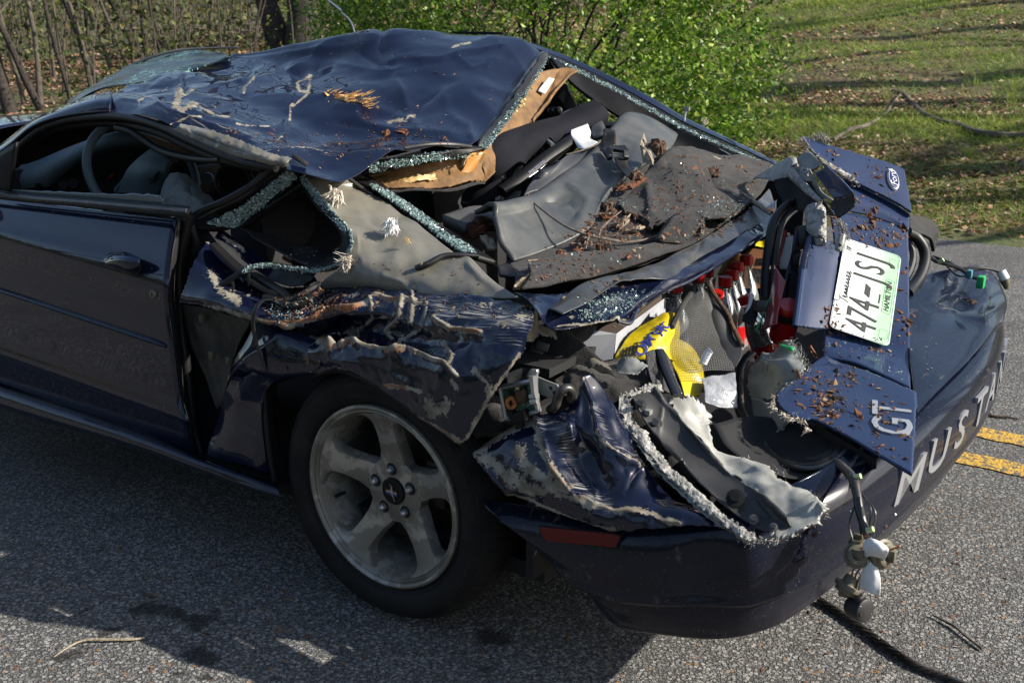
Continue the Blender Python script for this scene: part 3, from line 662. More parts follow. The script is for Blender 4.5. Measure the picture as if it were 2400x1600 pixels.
# the dark tree with two stems beside the bush
tb = on_ground(688, 128)
tree_px(672, 150, 640, 40, 9, 21, 'dark forked tree trunk leaning left beside the green bush', name='forked_tree', group=None, crook=.05)
tree_px(712, 150, 708, 52, 10, 22, 'thickest upright dark tree trunk beside the green bush', name='thick_tree', group=None, crook=.04)
WOOD = [(30, 268, -30, 20, 'dark'), (95, 262, 72, 9, 'pale'), (105, 262, 35, 12, 'dark'), (172, 245, 120, 8, 'dark'), (225, 200, 190, 13, 'dark'), (218, 215, 205, 9, 'pale'), (330, 142, 290, 17, 'dark'),
        (345, 140, 330, 10, 'dark'), (382, 135, 378, 9, 'dark'), (300, 150, 262, 6, 'pale'), (405, 118, 440, 5, 'pale'), (440, 100, 447, 4, 'pale'), (458, 105, 456, 3, 'pale'), (265, 165, 232, 7, 'pale'), (150, 225, 160, 5, 'pale'),
        (60, 250, 10, 7, 'pale'), (490, 95, 497, 5, 'pale'), (540, 100, 545, 4, 'pale'), (12, 200, -10, 12, 'dark'), (128, 190, 142, 6, 'pale'), (200, 150, 230, 7, 'dark'), (250, 120, 258, 9, 'dark'), (20, 120, 30, 8, 'pale'), (75, 130, 70, 6, 'pale'), (170, 110, 176, 7, 'dark'), (360, 100, 352, 6, 'pale'), (310, 100, 318, 6, 'dark')]
for i, (u, v, u2, wd, kd) in enumerate(WOOD):
    tree_px(u, v, u2, wd, random.uniform(4.5, 8), 100+i, {'dark': 'slender dark bare tree standing in the wood beyond the car', 'pale': 'thin pale bare sapling standing in the wood beyond the car'}[kd],
            name={'dark': 'bare_tree', 'pale': 'bare_sapling'}[kd], group={'dark': 'slender dark trees in the wood', 'pale': 'thin pale saplings in the wood'}[kd], mat=M_trunkpale if kd == 'pale' else M_trunk, depth=2 if kd == 'dark' else 2, leafn=140, leafs=.022, leafm=M_under)
# understorey: a far mass of budding shoots nobody could count
n = 90000; pts = np.stack([RNG.uniform(7, 40, n), RNG.uniform(-30, -7.2, n), np.zeros(n)], -1)
g = fbm(pts*[.45, .45, 1]+7, 3, 5); keep = (RNG.uniform(0, 1, n) < np.clip(.4+.9*g, 0.03, 1)); pts = pts[keep]; g = g[keep]
pts[:, 2] = tz(pts[:, 0], pts[:, 1])+np.abs(RNG.normal(0, 1, len(pts)))*(.7+1.1*np.clip(g+.3, 0, 1))*np.clip((pts[:, 0]-6)/8+.2, .2, 1.3)
V, F = leaves(pts, RNG.uniform(.02, .055, len(pts)), RNG, 1.6)
o = link('understorey', tomesh('understorey', V, F, M_under, False), None); meta(o, 'budding yellow green undergrowth across the wood floor', 'undergrowth', kind='stuff')
n = 60000; pts = np.stack([RNG.uniform(13, 40, n), RNG.uniform(-30, -8.5, n), np.zeros(n)], -1); g = fbm(pts*[.3, .3, 1]+17, 3, 6); keep = RNG.uniform(0, 1, n) < np.clip(.35+.8*g, .03, 1); pts = pts[keep]
pts[:, 2] = tz(pts[:, 0], pts[:, 1])+RNG.uniform(0, 1, len(pts))**1.3*4.2
V, F = leaves(pts, RNG.uniform(.035, .085, len(pts)), RNG, 1.6); o = link('far_thicket', tomesh('far_thicket', V, F, island_mat('thicket_leaves', [(0, (.018, .028, .008)), (.5, (.055, .07, .016)), (.85, (.12, .14, .03)), (1, (.15, .10, .05))], .7, .3), False), None); meta(o, 'dim olive thicket closing off the back of the wood', 'undergrowth', kind='stuff')
# thin brush stems
mb = MB()
for i in range(420):
    b0 = np.array([RNG.uniform(9, 34), RNG.uniform(-26, -7.5), 0.]); b0[2] = tz(b0[0], b0[1]); h = RNG.uniform(.8, 4.5); l = RNG.normal(0, .22, 2)
    pp = np.array([b0+np.array([l[0]*h*t*t, l[1]*h*t*t, h*t])+RNG.normal(0, .03, 3)*t for t in np.linspace(0, 1, 6)]); mb.tube(pp, np.linspace(RNG.uniform(.008, .022), .003, 6), 5, cap=False)
o = mb.build('brush_stems', M_trunkpale, None, smooth=False); meta(o, 'tangle of thin bare brush stems filling the wood', 'undergrowth', kind='stuff')
# brush pile of fallen sticks
mb = MB(); bc = on_ground(520, 108)
for i in range(90):
    a = RNG.uniform(0, 6.28); c = bc+np.array([RNG.normal(0, .9), RNG.normal(0, .7), abs(RNG.normal(0, .22))]); dv = np.array([math.cos(a), math.sin(a), RNG.normal(0, .25)])*RNG.uniform(.3, 1.2)
    mb.tube([c-dv, c+RNG.normal(0, .06, 3), c+dv], [.018, .013, .006], 5, cap=False)
o = mb.build('brush_pile', M_trunkpale, None, smooth=False); meta(o, 'low pile of broken sticks lying before the wood', 'brush pile', kind='stuff')
# ------------------------------------------------------------------ the big green bush behind the car
def bush(name, c, rx, ry, h, n, label, mat, ls, seed, stemn=26, group=None):
    rng = np.random.default_rng(seed); root = empty(name, c, label, 'bush', group); mb = MB(); ends = []
    for i in range(stemn):
        a = rng.uniform(0, 6.28); e = np.array([math.cos(a)*rx*rng.uniform(.2, .95), math.sin(a)*ry*rng.uniform(.2, .95), h*rng.uniform(.5, 1.0)])
        b0 = np.array(c)+np.array([rng.normal(0, .2), rng.normal(0, .15), -.05]); P_ = [b0, b0+e*[.25, .25, .45]+rng.normal(0, .06, 3), b0+e*[.65, .65, .8]+rng.normal(0, .06, 3), np.array(c)+e]
        P_ = catmull(P_, 14); mb.tube(P_, np.linspace(rng.uniform(.012, .028), .004, 14), 6, cap=False); ends += list(P_[5:])
        for j in range(4):
            s = P_[rng.integers(4, 13)]; t = s+rng.normal(0, .3, 3)*[1, 1, .8]; mb.tube([s, (s+t)/2+rng.normal(0, .03, 3), t], [.006, .004, .002], 4, cap=False); ends += [t, (s+t)/2]
    mb.build('stems', M_trunk, root, smooth=False)
    # sprays of leaves; clumps gather on the outside so the outline stays uneven
    nc = 420; th = rng.uniform(0, 6.28, nc); u = rng.uniform(-.15, 1, nc); rr = rng.uniform(.45, 1., nc)**.5
    prof = np.sqrt(np.clip(1-np.clip(u, 0, 1)**2.4, .05, 1)); lump = 1+.22*fbm(np.stack([np.cos(th)*1.7, np.sin(th)*1.7, u*2.2+seed], -1), 2, seed)
    cc = np.array(c)+np.stack([np.cos(th)*rx*prof*rr*lump, np.sin(th)*ry*prof*rr*lump, (u+.12)*h*lump], -1)
    k = rng.integers(0, nc, n); off = rng.normal(0, 1, (n, 3))*[.16, .16, .12]*min(1, h/2.0); p = cc[k]+off
    p[:, 2] = np.maximum(p[:, 2], tz(p[:, 0], p[:, 1])+.03)
    V, F = leaves(p, rng.uniform(.6, 1.25, n)*ls, rng, 1.1, .55); o = link('foliage', tomesh('foliage', V, F, mat, False), root); o['kind'] = 'stuff'
    return root
bp = on_ground(1270, 300)
bp = CAM+ray(1270, 300)*9.6; bp[2] = tz(bp[0], bp[1])
bush('leafy_bush', bp, 2.15, 1.5, 2.4, 62000, 'large bright green leafy bush behind the crushed car', M_bush, .026, 5)
b2 = CAM+ray(1665, 262)*8.3; b2[2] = tz(b2[0], b2[1])
bush('dark_evergreen_shrub', b2, .30, .3, .38, 2600, 'small dark blue green shrub at the foot of the leafy bush', M_fir, .03, 8, 8)
b3 = CAM+ray(868, 170)*10.4; b3[2] = tz(b3[0], b3[1])
bush('small_leafy_bush', b3, .42, .5, 1.7, 6500, 'smaller green bush growing between the tree trunks and the large bush', M_bush, .024, 9, 12)
# trees out of the picture to the right: their shadows band the grass
for i, (x, y, r, H) in enumerate([(-5.0, -11.6, .16, 9), (-7.5, -13.8, .2, 12), (-4.2, -16, .14, 10), (-8, -18.5, .2, 13), (-3.2, -9.9, .07, 5.5), (-9.5, -22, .22, 14), (-3.0, -21, .15, 12), (-3.9, -8.6, .11, 7), (-6.4, -10.4, .2, 10), (-6, -15, .24, 12), (-10, -16.5, .26, 13)]):
    tree((x, y, float(tz(x, y))), r, H, (.03*(i % 3-1), .02), 300+i, 'roadside tree uphill of the grass, its long shadow crossing it', name='roadside_tree', group='roadside trees shading the grass', depth=3, leafn=500, leafs=.035, leafm=M_bush)
# wood on top of the hill, above the picture: unseen, added for the paint's reflections
proto = None
for i in range(22):
    x, y = RNG.uniform(-4, 34), RNG.uniform(-42, -25); b0 = Vector((x, y, float(tz(x, y))))
    if proto is None: proto = tree(tuple(b0), .2, 13, (.02, .01), 400, 'unseen bare tree added on the hilltop for reflections', name='reflection_tree', group='hilltop trees added for reflections', depth=3, leafn=700, leafs=.05, leafm=M_bush); continue
    r = proto.copy(); COL.objects.link(r); r.location = b0; r.rotation_euler.z = RNG.uniform(0, 6.28)
    for ch in proto.children: c = ch.copy(); COL.objects.link(c); c.parent = r
# wood on the near side, behind the photographer (mirrored in the doors)
n = 26000; pts = np.stack([RNG.uniform(-34, 46, n), RNG.uniform(9, 20, n), np.zeros(n)], -1); g = fbm(pts*[.25, .25, 1], 3, 9)
pts[:, 2] = .22*np.clip(pts[:, 1]-7.6, 0, 14)+np.abs(RNG.normal(0, 1, n))*(1.2+.9*g)
V, F = leaves(pts, RNG.uniform(.10, .26, n), RNG, 1.6); mb = MB(); mb.V.append(V); mb.F += [tuple(f) for f in F]; mb.I += [0]*len(F); mb.n += len(V)
for i in range(70):
    b0 = np.array([RNG.uniform(-30, 42), RNG.uniform(9, 19), 0.]); b0[2] = .22*(b0[1]-7.6)-.2; h = RNG.uniform(5, 9); mb.tube([b0, b0+[RNG.normal(0, .4), RNG.normal(0, .3), h*.5], b0+[RNG.normal(0, .9), RNG.normal(0, .6), h]], [.2, .13, .05], 7, 1, cap=False)
o = mb.build('near_woodland', [M_under, M_trunk], None, smooth=False); meta(o, 'budding woodland on the bank across the road', 'woodland', kind='stuff')
# ================================================================== the wrecked car
CAR = empty('wrecked_car', (.3, -.9, 0), 'dark blue coupe with its roof, boot and rear quarter crushed by a fallen tree', 'car')
def fill(c, mode, *pts): return P(c, mode, *pts)
# ---- dark inner shell so that the body is closed: floor, firewall, right side, boot tub
mb = MB()
mb.box((.95, -.9, .2), (2.7, 1.6, .04)); mb.box((1.95, -.9, .55), (.04, 1.6, .7)); mb.box((-.70, -.97, .34), (.46, 1.3, .03)); mb.box((-.25, -.95, .45), (.06, 1.3, .4))
mb.box((.9, -1.66, .55), (2.6, .03, .7)); mb.box((-.5, -1.68, .4), (.9, .03, .3)); mb.box((-.40, -.34, .42), (.02, .6, .40)); mb.box((-.1, -.36, .68), (.6, .5, .02))
mb.build('floor_pan', M_dark, CAR)
# right-hand flank (seen only past the car's far side)
rows = [[(x, y, z) for x in (2.2, 1.4, .6, 0, -.4)] for y, z in ((-1.70, .93), (-1.78, .8), (-1.81, .55), (-1.78, .25))]
patch('right_flank', rows, M_paint_clean, CAR, (16, 30), face=-1)
rows = [[(1.1, -1.5, 1.22), (.8, -1.52, 1.24), (.5, -1.53, 1.26)], [(1.75, -1.66, .95), (1.1, -1.7, .95), (.5, -1.7, .95)]]
patch('right_door_frame', [[(1.2, -1.5, 1.26), (.8, -1.5, 1.27), (.5, -1.5, 1.27)], [(1.25, -1.55, 1.2), (.8, -1.55, 1.21), (.52, -1.55, 1.2)]], M_black, CAR, (6, 10))
# ---- front of the car (mostly outside the picture)
rows = [[(2.0, -.12, 1.0), (2.4, -.14, .98), (2.9, -.17, .92), (3.25, -.3, .8), (3.38, -.5, .66)], [(2.02, -.5, 1.05), (2.4, -.5, 1.04), (2.9, -.5, .97), (3.3, -.5, .84), (3.45, -.55, .68)],
        [(2.02, -1.3, 1.05), (2.4, -1.3, 1.04), (2.9, -1.3, .97), (3.3, -1.3, .84), (3.45, -1.25, .68)], [(2.0, -1.68, 1.0), (2.4, -1.66, .98), (2.9, -1.63, .92), (3.25, -1.5, .8), (3.38, -1.3, .66)]]
patch('bonnet', rows, M_paint_clean, CAR, (24, 24), thick=.004)
def arch(x, z, cx, r): return max(z, .32+math.sqrt(max(r*r-(x-cx)**2, 0))) if abs(x-cx) < r else z
xs = list(np.linspace(1.93, 3.35, 16))
rows = [[(x, -.12-.1*max(0, x-2.9), 1.0-.13*max(0, x-2.3)) for x in xs], [(x, .03-.18*max(0, x-2.9), .82) for x in xs], [(x, .035-.2*max(0, x-2.9), max(.55, arch(x, .22, 2.573, .37)+.03)) for x in xs], [(x, .01-.2*max(0, x-2.9), arch(x, .22, 2.573, .37)) for x in xs]]
patch('front_wing', rows, M_paint_clean, CAR, (24, 46))
mb = MB(); mb.lathe([(.0, -.05), (.2, -.05), (.22, 0.01), (.235, .0), (.3, .005), (.325, -.03), (.328, -.1), (.325, -.2), (.2, -.2), (0, -.2)], (2.573, 0, .325), (0, 1, 0), 40); fw = mb.build('wheel', M_tyre, CAR)
# ---- door
xsill = (-260, 0, 150, 300, 417)
def lin(xs, pts):
    pts = sorted(pts); return [np.interp(x, [p[0] for p in pts], [p[1] for p in pts]) if pts[0][0] <= x <= pts[-1][0] else (pts[0][1]+(x-pts[0][0])*(pts[1][1]-pts[0][1])/(pts[1][0]-pts[0][0])) for x in xs]
def drow(xr, ys, y, bow=0):
    xs_ = np.linspace(-300, xr, 8); yy = lin(xs_, ys); return P('S', 's', *[(a, b, y+bow*0) for a, b in zip(xs_, yy)])
drows = [drow(417, [(0, 466), (417, 516)], -.075), drow(410, [(0, 488), (410, 550)], -.042), drow(402, [(0, 520), (402, 605)], -.010), drow(396, [(0, 553), (396, 670)], .02), drow(399, [(0, 620), (399, 730)], .017),
         drow(408, [(0, 690), (408, 800)], .024), drow(424, [(0, 790), (424, 930)], .030), drow(440, [(0, 825), (440, 980)], .038), drow(443, [(0, 840), (443, 1000)], .030), drow(449, [(0, 900), (449, 1060)], .02)]
door = patch('door', drows, M_paint_clean, CAR, (70, 60), thick=.004)
# shade line of the crease (built as a black tube), rub strip and lower swage as pieces of the door
mb = MB(); pp = P('S', 's', (-250, 605, .03), (0, 679, .026), (130, 722, .026), (260, 765, .026), (375, 804, .027), (392, 812, .024)); mb.tube(pp, [.011, .011, .011, .011, .0105, .006], 10, smooth=30, flat=.75); mb.build('rub_strip', M_bumper, door)
mb = MB(); pp = P('S', 's', (-250, 480, .015), (0, 551, .0195), (130, 592, .0195), (240, 621, .0195), (330, 645, .02), (392, 665, .0185)); mb.tube(pp, .0035, 6, smooth=24); mb.build('door_crease_shadow', M_black, door)
# pull handle: dark slab standing in for the shaded recess + flap
c = P('D', 's', (700, 330, .024), (750, 268, .024), (860, 262, .024), (950, 300, .024), (962, 380, .024), (930, 432, .024), (800, 385, .024)); mb = MB(); mb.slab(c, (0, 1, 0), .003); hs = mb.build('handle_recess_shade', M_dark, door)
rr = [P('D', 's', (696, 330, .028), (760, 285, .030), (850, 280, .03), (950, 310, .028)), P('D', 's', (720, 340, .040), (790, 312, .048), (870, 315, .048), (950, 330, .038)), P('D', 's', (730, 345, .040), (800, 350, .050), (880, 372, .048), (945, 365, .036)), P('D', 's', (735, 352, .028), (800, 375, .034), (890, 398, .034), (935, 385, .028))]
patch('door_handle', rr, M_paint_clean, door, (16, 24), thick=.004)
lk = at('D', 1045, 548, 's', .024); mb = MB(); mb.lathe([(0, .006), (.011, .006), (.013, .003), (.0135, 0)], lk, (0, 1, 0), 20); mb.box(lk+[0, .0065, 0], (.002, .001, .007), None, 1); mb.build('door_lock', [M_socket, M_dark], door)
# sill weatherstrip: ribbed black rail along the top of the door
for k, (y0, y1, yy, dd) in enumerate(((452, 489, 456, -.05), (457, 495, 461, -.043), (462, 504, 467, -.046))):
    mb = MB(); pp = P('S', 's', (-260, y0-40+k*2, dd), (0, y0, dd), (200, y0+(y1-y0)*.45, dd), (440, y1, dd)); mb.tube(pp, .0075, 8, smooth=24); mb.build('sill_weatherstrip', M_trimshine if k == 1 else M_black, door)
# stub of the shattered side window
patch('window_glass_stub', [P('A', 's', (60, 1290, -.065), (330, 1300, -.065), (650, 1315, -.065), (950, 1318, -.065), (1090, 1330, -.065), (1110, 1345, -.065)), P('A', 's', (60, 1325, -.065), (330, 1350, -.065), (650, 1380, -.065), (950, 1400, -.065), (1090, 1415, -.065), (1130, 1420, -.065))], simple('blue_green_glass', (.035, .065, .075), .12, base2=(.06, .10, .11), nscale=12, coat=.4), door, (8, 60), thick=.005, jag=.002, jagn=40)
# door mirror base and quarter light at the very left
patch('mirror_triangle', [P('A', 's', (-60, 1100, -.06), (60, 1010, -.06), (130, 965, -.06)), P('A', 's', (-60, 1260, -.05), (40, 1290, -.05), (80, 1300, -.055))], M_black, door, (8, 8), thick=.01)
mb = MB(); mb.box((1.86, .08, .97), (.10, .2, .13)); mb.build('door_mirror', M_paint_clean, door, bevel=.03)
# rear edge of the door: folded jamb
patch('door_edge', [P('S', 's', (417, 516, -.055), (402, 600, .01), (396, 672, .018), (408, 800, .022), (424, 930, .028), (441, 985, .03), (449, 1060, .018)), P('S', 's', (440, 514, -.12), (420, 600, -.08), (414, 672, -.08), (424, 800, -.08), (438, 930, -.08), (452, 985, -.08), (458, 1060, -.07))], M_dark, door, (6, 40))
# ---- sill / side skirt
sk = [P('S', 's', (-300, 800, -.02), (0, 893, -.02), (300, 985, -.02), (449, 1062, -.02), (560, 1105, -.03), (640, 1128, -.04)), P('S', 's', (-300, 815, .045), (0, 912, .05), (300, 1010, .05), (460, 1072, .05), (570, 1112, .045), (650, 1140, .03)),
      P('S', 's', (-300, 840, .065), (0, 938, .07), (300, 1030, .07), (470, 1092, .07), (590, 1135, .06), (656, 1155, .045)), P('S', 's', (-300, 858, .05), (0, 955, .055), (300, 1043, .055), (470, 1104, .055), (590, 1145, .05), (661, 1166, .035)),
      P('S', 's', (-300, 850, -.05), (0, 950, -.05), (300, 1040, -.05), (470, 1100, -.05), (590, 1140, -.05), (650, 1160, -.05))]
patch('side_skirt', sk, M_paint_clean, CAR, (26, 50), thick=.003)
# ---- door aperture, jamb void
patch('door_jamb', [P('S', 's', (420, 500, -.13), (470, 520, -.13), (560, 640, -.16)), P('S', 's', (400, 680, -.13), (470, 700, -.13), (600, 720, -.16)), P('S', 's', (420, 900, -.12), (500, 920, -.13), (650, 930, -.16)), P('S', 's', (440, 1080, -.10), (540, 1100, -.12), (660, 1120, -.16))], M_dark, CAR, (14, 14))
mb = MB(); mb.tube(P('S', 's', (450, 500, -.085), (432, 560, -.075), (420, 640, -.07), (425, 760, -.07), (440, 880, -.065), (455, 1000, -.065), (470, 1060, -.065)), .014, 10, smooth=30); mb.build('jamb_seal', M_rubber, CAR)
# inner trim panel with its clips, exposed behind the torn quarter
tp = patch('quarter_trim', [P('D', 's', (1235, 620, -.05), (1380, 640, -.055), (1560, 680, -.06), (1720, 730, -.06)), P('D', 's', (1290, 850, -.05), (1400, 850, -.055), (1520, 860, -.07), (1640, 880, -.06)), P('D', 's', (1390, 1100, -.05), (1450, 1090, -.055), (1520, 1080, -.06), (1580, 1060, -.05)), P('D', 's', (1480, 1330, -.05), (1490, 1320, -.05), (1500, 1310, -.05), (1510, 1300, -.05))], simple('dusty_brown_trim', (.022, .021, .018), .7, base2=(.04, .038, .032), nscale=10, dust=.3), CAR, (30, 24), dent=[(.004, 14, 2)], crease=[('D', [(1460, 700), (1520, 680), (1600, 720), (1625, 790), (1590, 850)], .008, 14), ('D', [(1330, 760), (1420, 1000), (1490, 1250)], .006, 12)])
for a, b in ((1375, 715), (1440, 965), (1556, 1003)):
    mb = MB(); o_ = at('D', a, b, 's', -.038); mb.box(o_, (.016, .012, .024)); mb.box(o_+[0, .004, 0], (.009, .01, .016)); mb.build('trim_clip', M_socket, tp, bevel=.003)
# ---- A pillar
A = [P('A', 's', (-500, 1290, -.17), (0, 1005, -.19), (220, 845, -.21), (450, 735, -.24), (640, 665, -.27), (760, 640, -.29)), P('A', 's', (-500, 1320, -.13), (0, 1030, -.14), (220, 860, -.155), (450, 765, -.175), (640, 710, -.19), (760, 700, -.2)), P('A', 's', (-500, 1340, -.12), (0, 1050, -.13), (230, 875, -.14), (450, 802, -.16), (640, 775, -.175), (760, 768, -.185))]
patch('windscreen_pillar', A, M_paint, CAR, (20, 40), thick=.01)
# ---- windscreen, shattered and lifted
ws = [P('A', 's', (440, 735, -.30), (640, 640, -.33), (860, 590, -.42), (1100, 540, -.52), (1360, 465, -.7), (1560, 395, -.9)), P('A', 's', (480, 690, -.5), (640, 600, -.55), (860, 500, -.62), (1060, 440, -.72), (1280, 395, -.85), (1540, 372, -.97)), P('A', 's', (500, 680, -.7), (640, 590, -.75), (800, 500, -.8), (1000, 415, -.88), (1260, 345, -.97), (1520, 365, -1.02))]
patch('windscreen', ws, M_shatter, CAR, (24, 50), thick=.005, dent=[(.006, 9, 3)])
mb = MB(); mb.tube(P('A', 's', (440, 735, -.60), (560, 640, -.66), (700, 560, -.72), (850, 470, -.78), (1000, 400, -.84), (1200, 345, -.92), (1400, 330, -.98), (1620, 325, -1.03)), [.012, .012, .012, .011, .010, .009, .007, .005], 8, smooth=40, flat=.55); mb.build('windscreen_trim', M_trimshine, CAR)
# cowl / dash top seen through the screen
patch('dashboard_top', [P('S', 'h', (-60, 300, .93), (200, 292, .93), (420, 280, .93)), P('S', 'h', (-60, 400, .86), (200, 400, .86), (420, 385, .86))], M_dark, CAR, (8, 10))
# ---- roof
rv = [P('S', 's', (235, 263, -.185), (310, 266, -.17), (392, 292, -.16), (490, 335, -.15), (575, 362, -.15), (650, 380, -.17), (720, 388, -.2), (800, 402, -.25)),
      P('S', 's', (246, 240, -.23), (330, 240, -.21), (410, 268, -.20), (505, 312, -.20), (590, 342, -.21), (665, 364, -.23), (745, 377, -.28), (850, 384, -.33)),
      P('S', 's', (262, 222, -.29), (345, 222, -.27), (425, 245, -.26), (520, 285, -.27), (605, 318, -.29), (680, 345, -.31), (770, 362, -.36), (905, 367, -.42)),
      P('S', 's', (360, 188, -.5), (440, 203, -.48), (520, 230, -.48), (600, 262, -.49), (690, 295, -.52), (770, 322, -.54), (880, 336, -.57), (1010, 348, -.61)),
      P('S', 's', (465, 158, -.75), (540, 172, -.74), (620, 190, -.72), (710, 218, -.71), (800, 248, -.72), (900, 280, -.73), (1010, 305, -.74), (1117, 340, -.78)),
      P('S', 's', (510, 145, -.9), (620, 140, -.93), (720, 146, -.97), (815, 152, -.97), (925, 172, -1.0), (1015, 178, -1.03), (1110, 190, -1.08), (1200, 232, -1.14)),
      P('S', 's', (540, 136, -.97), (660, 118, -1.0), (770, 105, -1.05), (870, 92, -1.1), (960, 104, -1.16), (1060, 112, -1.22), (1160, 128, -1.3), (1245, 172, -1.34)),
      P('S', 's', (551, 133, -1.0), (690, 104, -1.06), (800, 83, -1.14), (895, 69, -1.2), (1000, 76, -1.3), (1100, 87, -1.38), (1212, 97, -1.46), (1277, 127, -1.5))]
last = np.array(rv[-1]); rv.append(last+np.array([.03, -.10, -.05])); rv.append(last+np.array([.03, -.16, -.16]))
roof = patch('roof', rv, M_paint, CAR, (190, 230), dent=[(.007, 5, 2), (.0012, 16, 2)], ridge=[(.030, 3.2), (.005, 7)], thick=.0015, seed=4,
    crease=[('B', [(270, 190), (240, 300), (300, 430), (390, 480)], -.016, 30), ('B', [(390, 470), (380, 560), (450, 800), (480, 850)], .014, 26), ('B', [(0, 440), (200, 490), (390, 480)], .012, 24), ('B', [(300, 410), (700, 380), (1100, 300)], .010, 30), ('B', [(380, 500), (600, 430), (850, 390), (1100, 310)], -.008, 26),
            ('B', [(480, 850), (540, 700), (700, 600)], -.010, 34), ('B', [(700, 600), (730, 780), (880, 850), (900, 960)], .008, 24), ('A', [(1330, 720), (1230, 640), (1220, 540)], .014, 14), ('A', [(1260, 620), (1240, 545)], -.02, 12), ('A', [(2110, 520), (2020, 640), (1950, 760), (1890, 960)], .012, 14), ('A', [(2160, 480), (2050, 600), (1980, 760)], -.012, 22),
            ('A', [(1480, 500), (1650, 560), (1700, 450)], -.01, 30), ('A', [(1700, 500), (1660, 650)], .008, 12), ('A', [(1060, 545), (1000, 600), (1170, 600)], -.012, 30), ('A', [(1900, 440), (2050, 540)], -.014, 36), ('A', [(760, 640), (1000, 690), (1300, 800), (1700, 940)], .008, 16), ('A', [(1230, 730), (1500, 820), (1820, 860)], .006, 12), ('B', [(0, 700), (300, 760), (500, 850)], .008, 20), ('B', [(0, 860), (250, 900), (420, 930)], -.008, 20), ('B', [(820, 380), (900, 450), (1000, 430), (1080, 330)], .008, 22), ('B', [(20, 290), (150, 360), (280, 460)], -.010, 30)],
    chips=[('A', [(1215, 620), (1195, 720), (1245, 745), (1330, 715)], 17, 1.0), ('A', [(1240, 635), (1320, 608)], 8, .8), ('A', [(1710, 510), (1655, 580), (1662, 650)], 6, .9), ('A', [(2125, 525), (2025, 565), (2035, 625), (2110, 650), (2060, 690), (1968, 730), (1960, 810)], 7, .95), ('A', [(2120, 540), (2100, 660)], 7, .8), ('A', [(1370, 730), (1500, 800), (1570, 815)], 7, .8), ('A', [(1620, 850), (1820, 852)], 5, .8), ('A', [(940, 690), (1035, 685)], 5, 1.), ('A', [(950, 690), (955, 740)], 3, .8), ('A', [(1180, 870), (1300, 805), (1370, 802)], 5, 1.), ('B', [(770, 322), (830, 315), (885, 302)], 6, .9), ('B', [(300, 815), (430, 832), (490, 790)], 7, .95), ('A', [(1900, 930), (1880, 960)], 5, .9), ('A', [(1110, 620), (1135, 605)], 5, .8), ('A', [(1470, 730)], 8, .8), ('A', [(2323, 1060), (1950, 1010)], 4, .6)],
    scrs=[('A', [(1100, 760), (1500, 880), (1900, 990), (2323, 1040)], 75, .62), ('A', [(1500, 600), (1900, 800)], 70, .34), ('A', [(900, 740), (1100, 800)], 40, .5), ('B', [(0, 900), (500, 960), (800, 1000)], 60, .4), ('B', [(950, 640), (1100, 700)], 30, .42)], rust=[('A', [(1380, 870), (1500, 920)], 9, .8), ('B', [(0, 985), (250, 930)], 5, .9)])
# roof rail torn down to primer on the left
patch('torn_roof_rail', [P('A', 's', (1225, 840, -.15), (1400, 880, -.15), (1600, 945, -.15), (1800, 1030, -.15), (1990, 1090, -.17)), P('A', 's', (1215, 860, -.13), (1390, 925, -.13), (1580, 1000, -.13), (1770, 1065, -.13), (1960, 1110, -.15)), P('A', 's', (1190, 885, -.13), (1380, 965, -.13), (1560, 1045, -.13), (1750, 1100, -.13), (1930, 1135, -.15))], M_primer, CAR, (18, 90), dent=[(.005, 26, 3)], jag=.003, jagn=70, crease=[('A', [(1300, 900), (1600, 1010), (1900, 1110)], -.006, 8)])
mb = MB(); mb.tube(P('A', 's', (60, 1080, -.13), (150, 985, -.14), (280, 880, -.155), (450, 820, -.17), (700, 792, -.18), (900, 806, -.175), (1100, 862, -.165), (1300, 955, -.15), (1500, 1045, -.14), (1680, 1105, -.14), (1880, 1140, -.15)), .013, 10, smooth=70, flat=.9); mb.build('door_frame_seal', M_rubber, CAR)
mb = MB(); mb.tube(P('A', 's', (100, 1120, -.16), (200, 1000, -.17), (320, 905, -.185), (480, 855, -.2), (700, 832, -.21), (900, 850, -.205), (1100, 905, -.19), (1300, 1000, -.18), (1500, 1080, -.17), (1800, 1150, -.17)), .016, 10, smooth=70, flat=.9); mb.build('door_frame_seal', M_black, CAR)
mb = MB(); mb.tube(P('A', 's', (790, 868, -.19), (880, 890, -.19), (960, 940, -.19), (1050, 1000, -.19), (1150, 1045, -.185), (1300, 1078, -.18), (1400, 1088, -.17), (1500, 1088, -.16)), .010, 10, smooth=40); mb.build('hanging_seal', M_rubber, CAR)
patch('side_headliner', [P('A', 's', (880, 880, -.22), (1100, 960, -.22), (1400, 1060, -.2), (1600, 1110, -.19)), P('A', 's', (930, 905, -.3), (1130, 990, -.3), (1330, 1060, -.28), (1500, 1100, -.26))], M_board, CAR, (8, 20), dent=[(.004, 20, 2)])
# inside face of the roof: dark lining hanging under the sheet
rl = [np.array(r)+np.array([0, 0, -.035]) for r in rv[2:8]]
patch('roof_lining', rl, M_dark, CAR, (30, 40), dent=[(.008, 6, 2)], thick=.004)
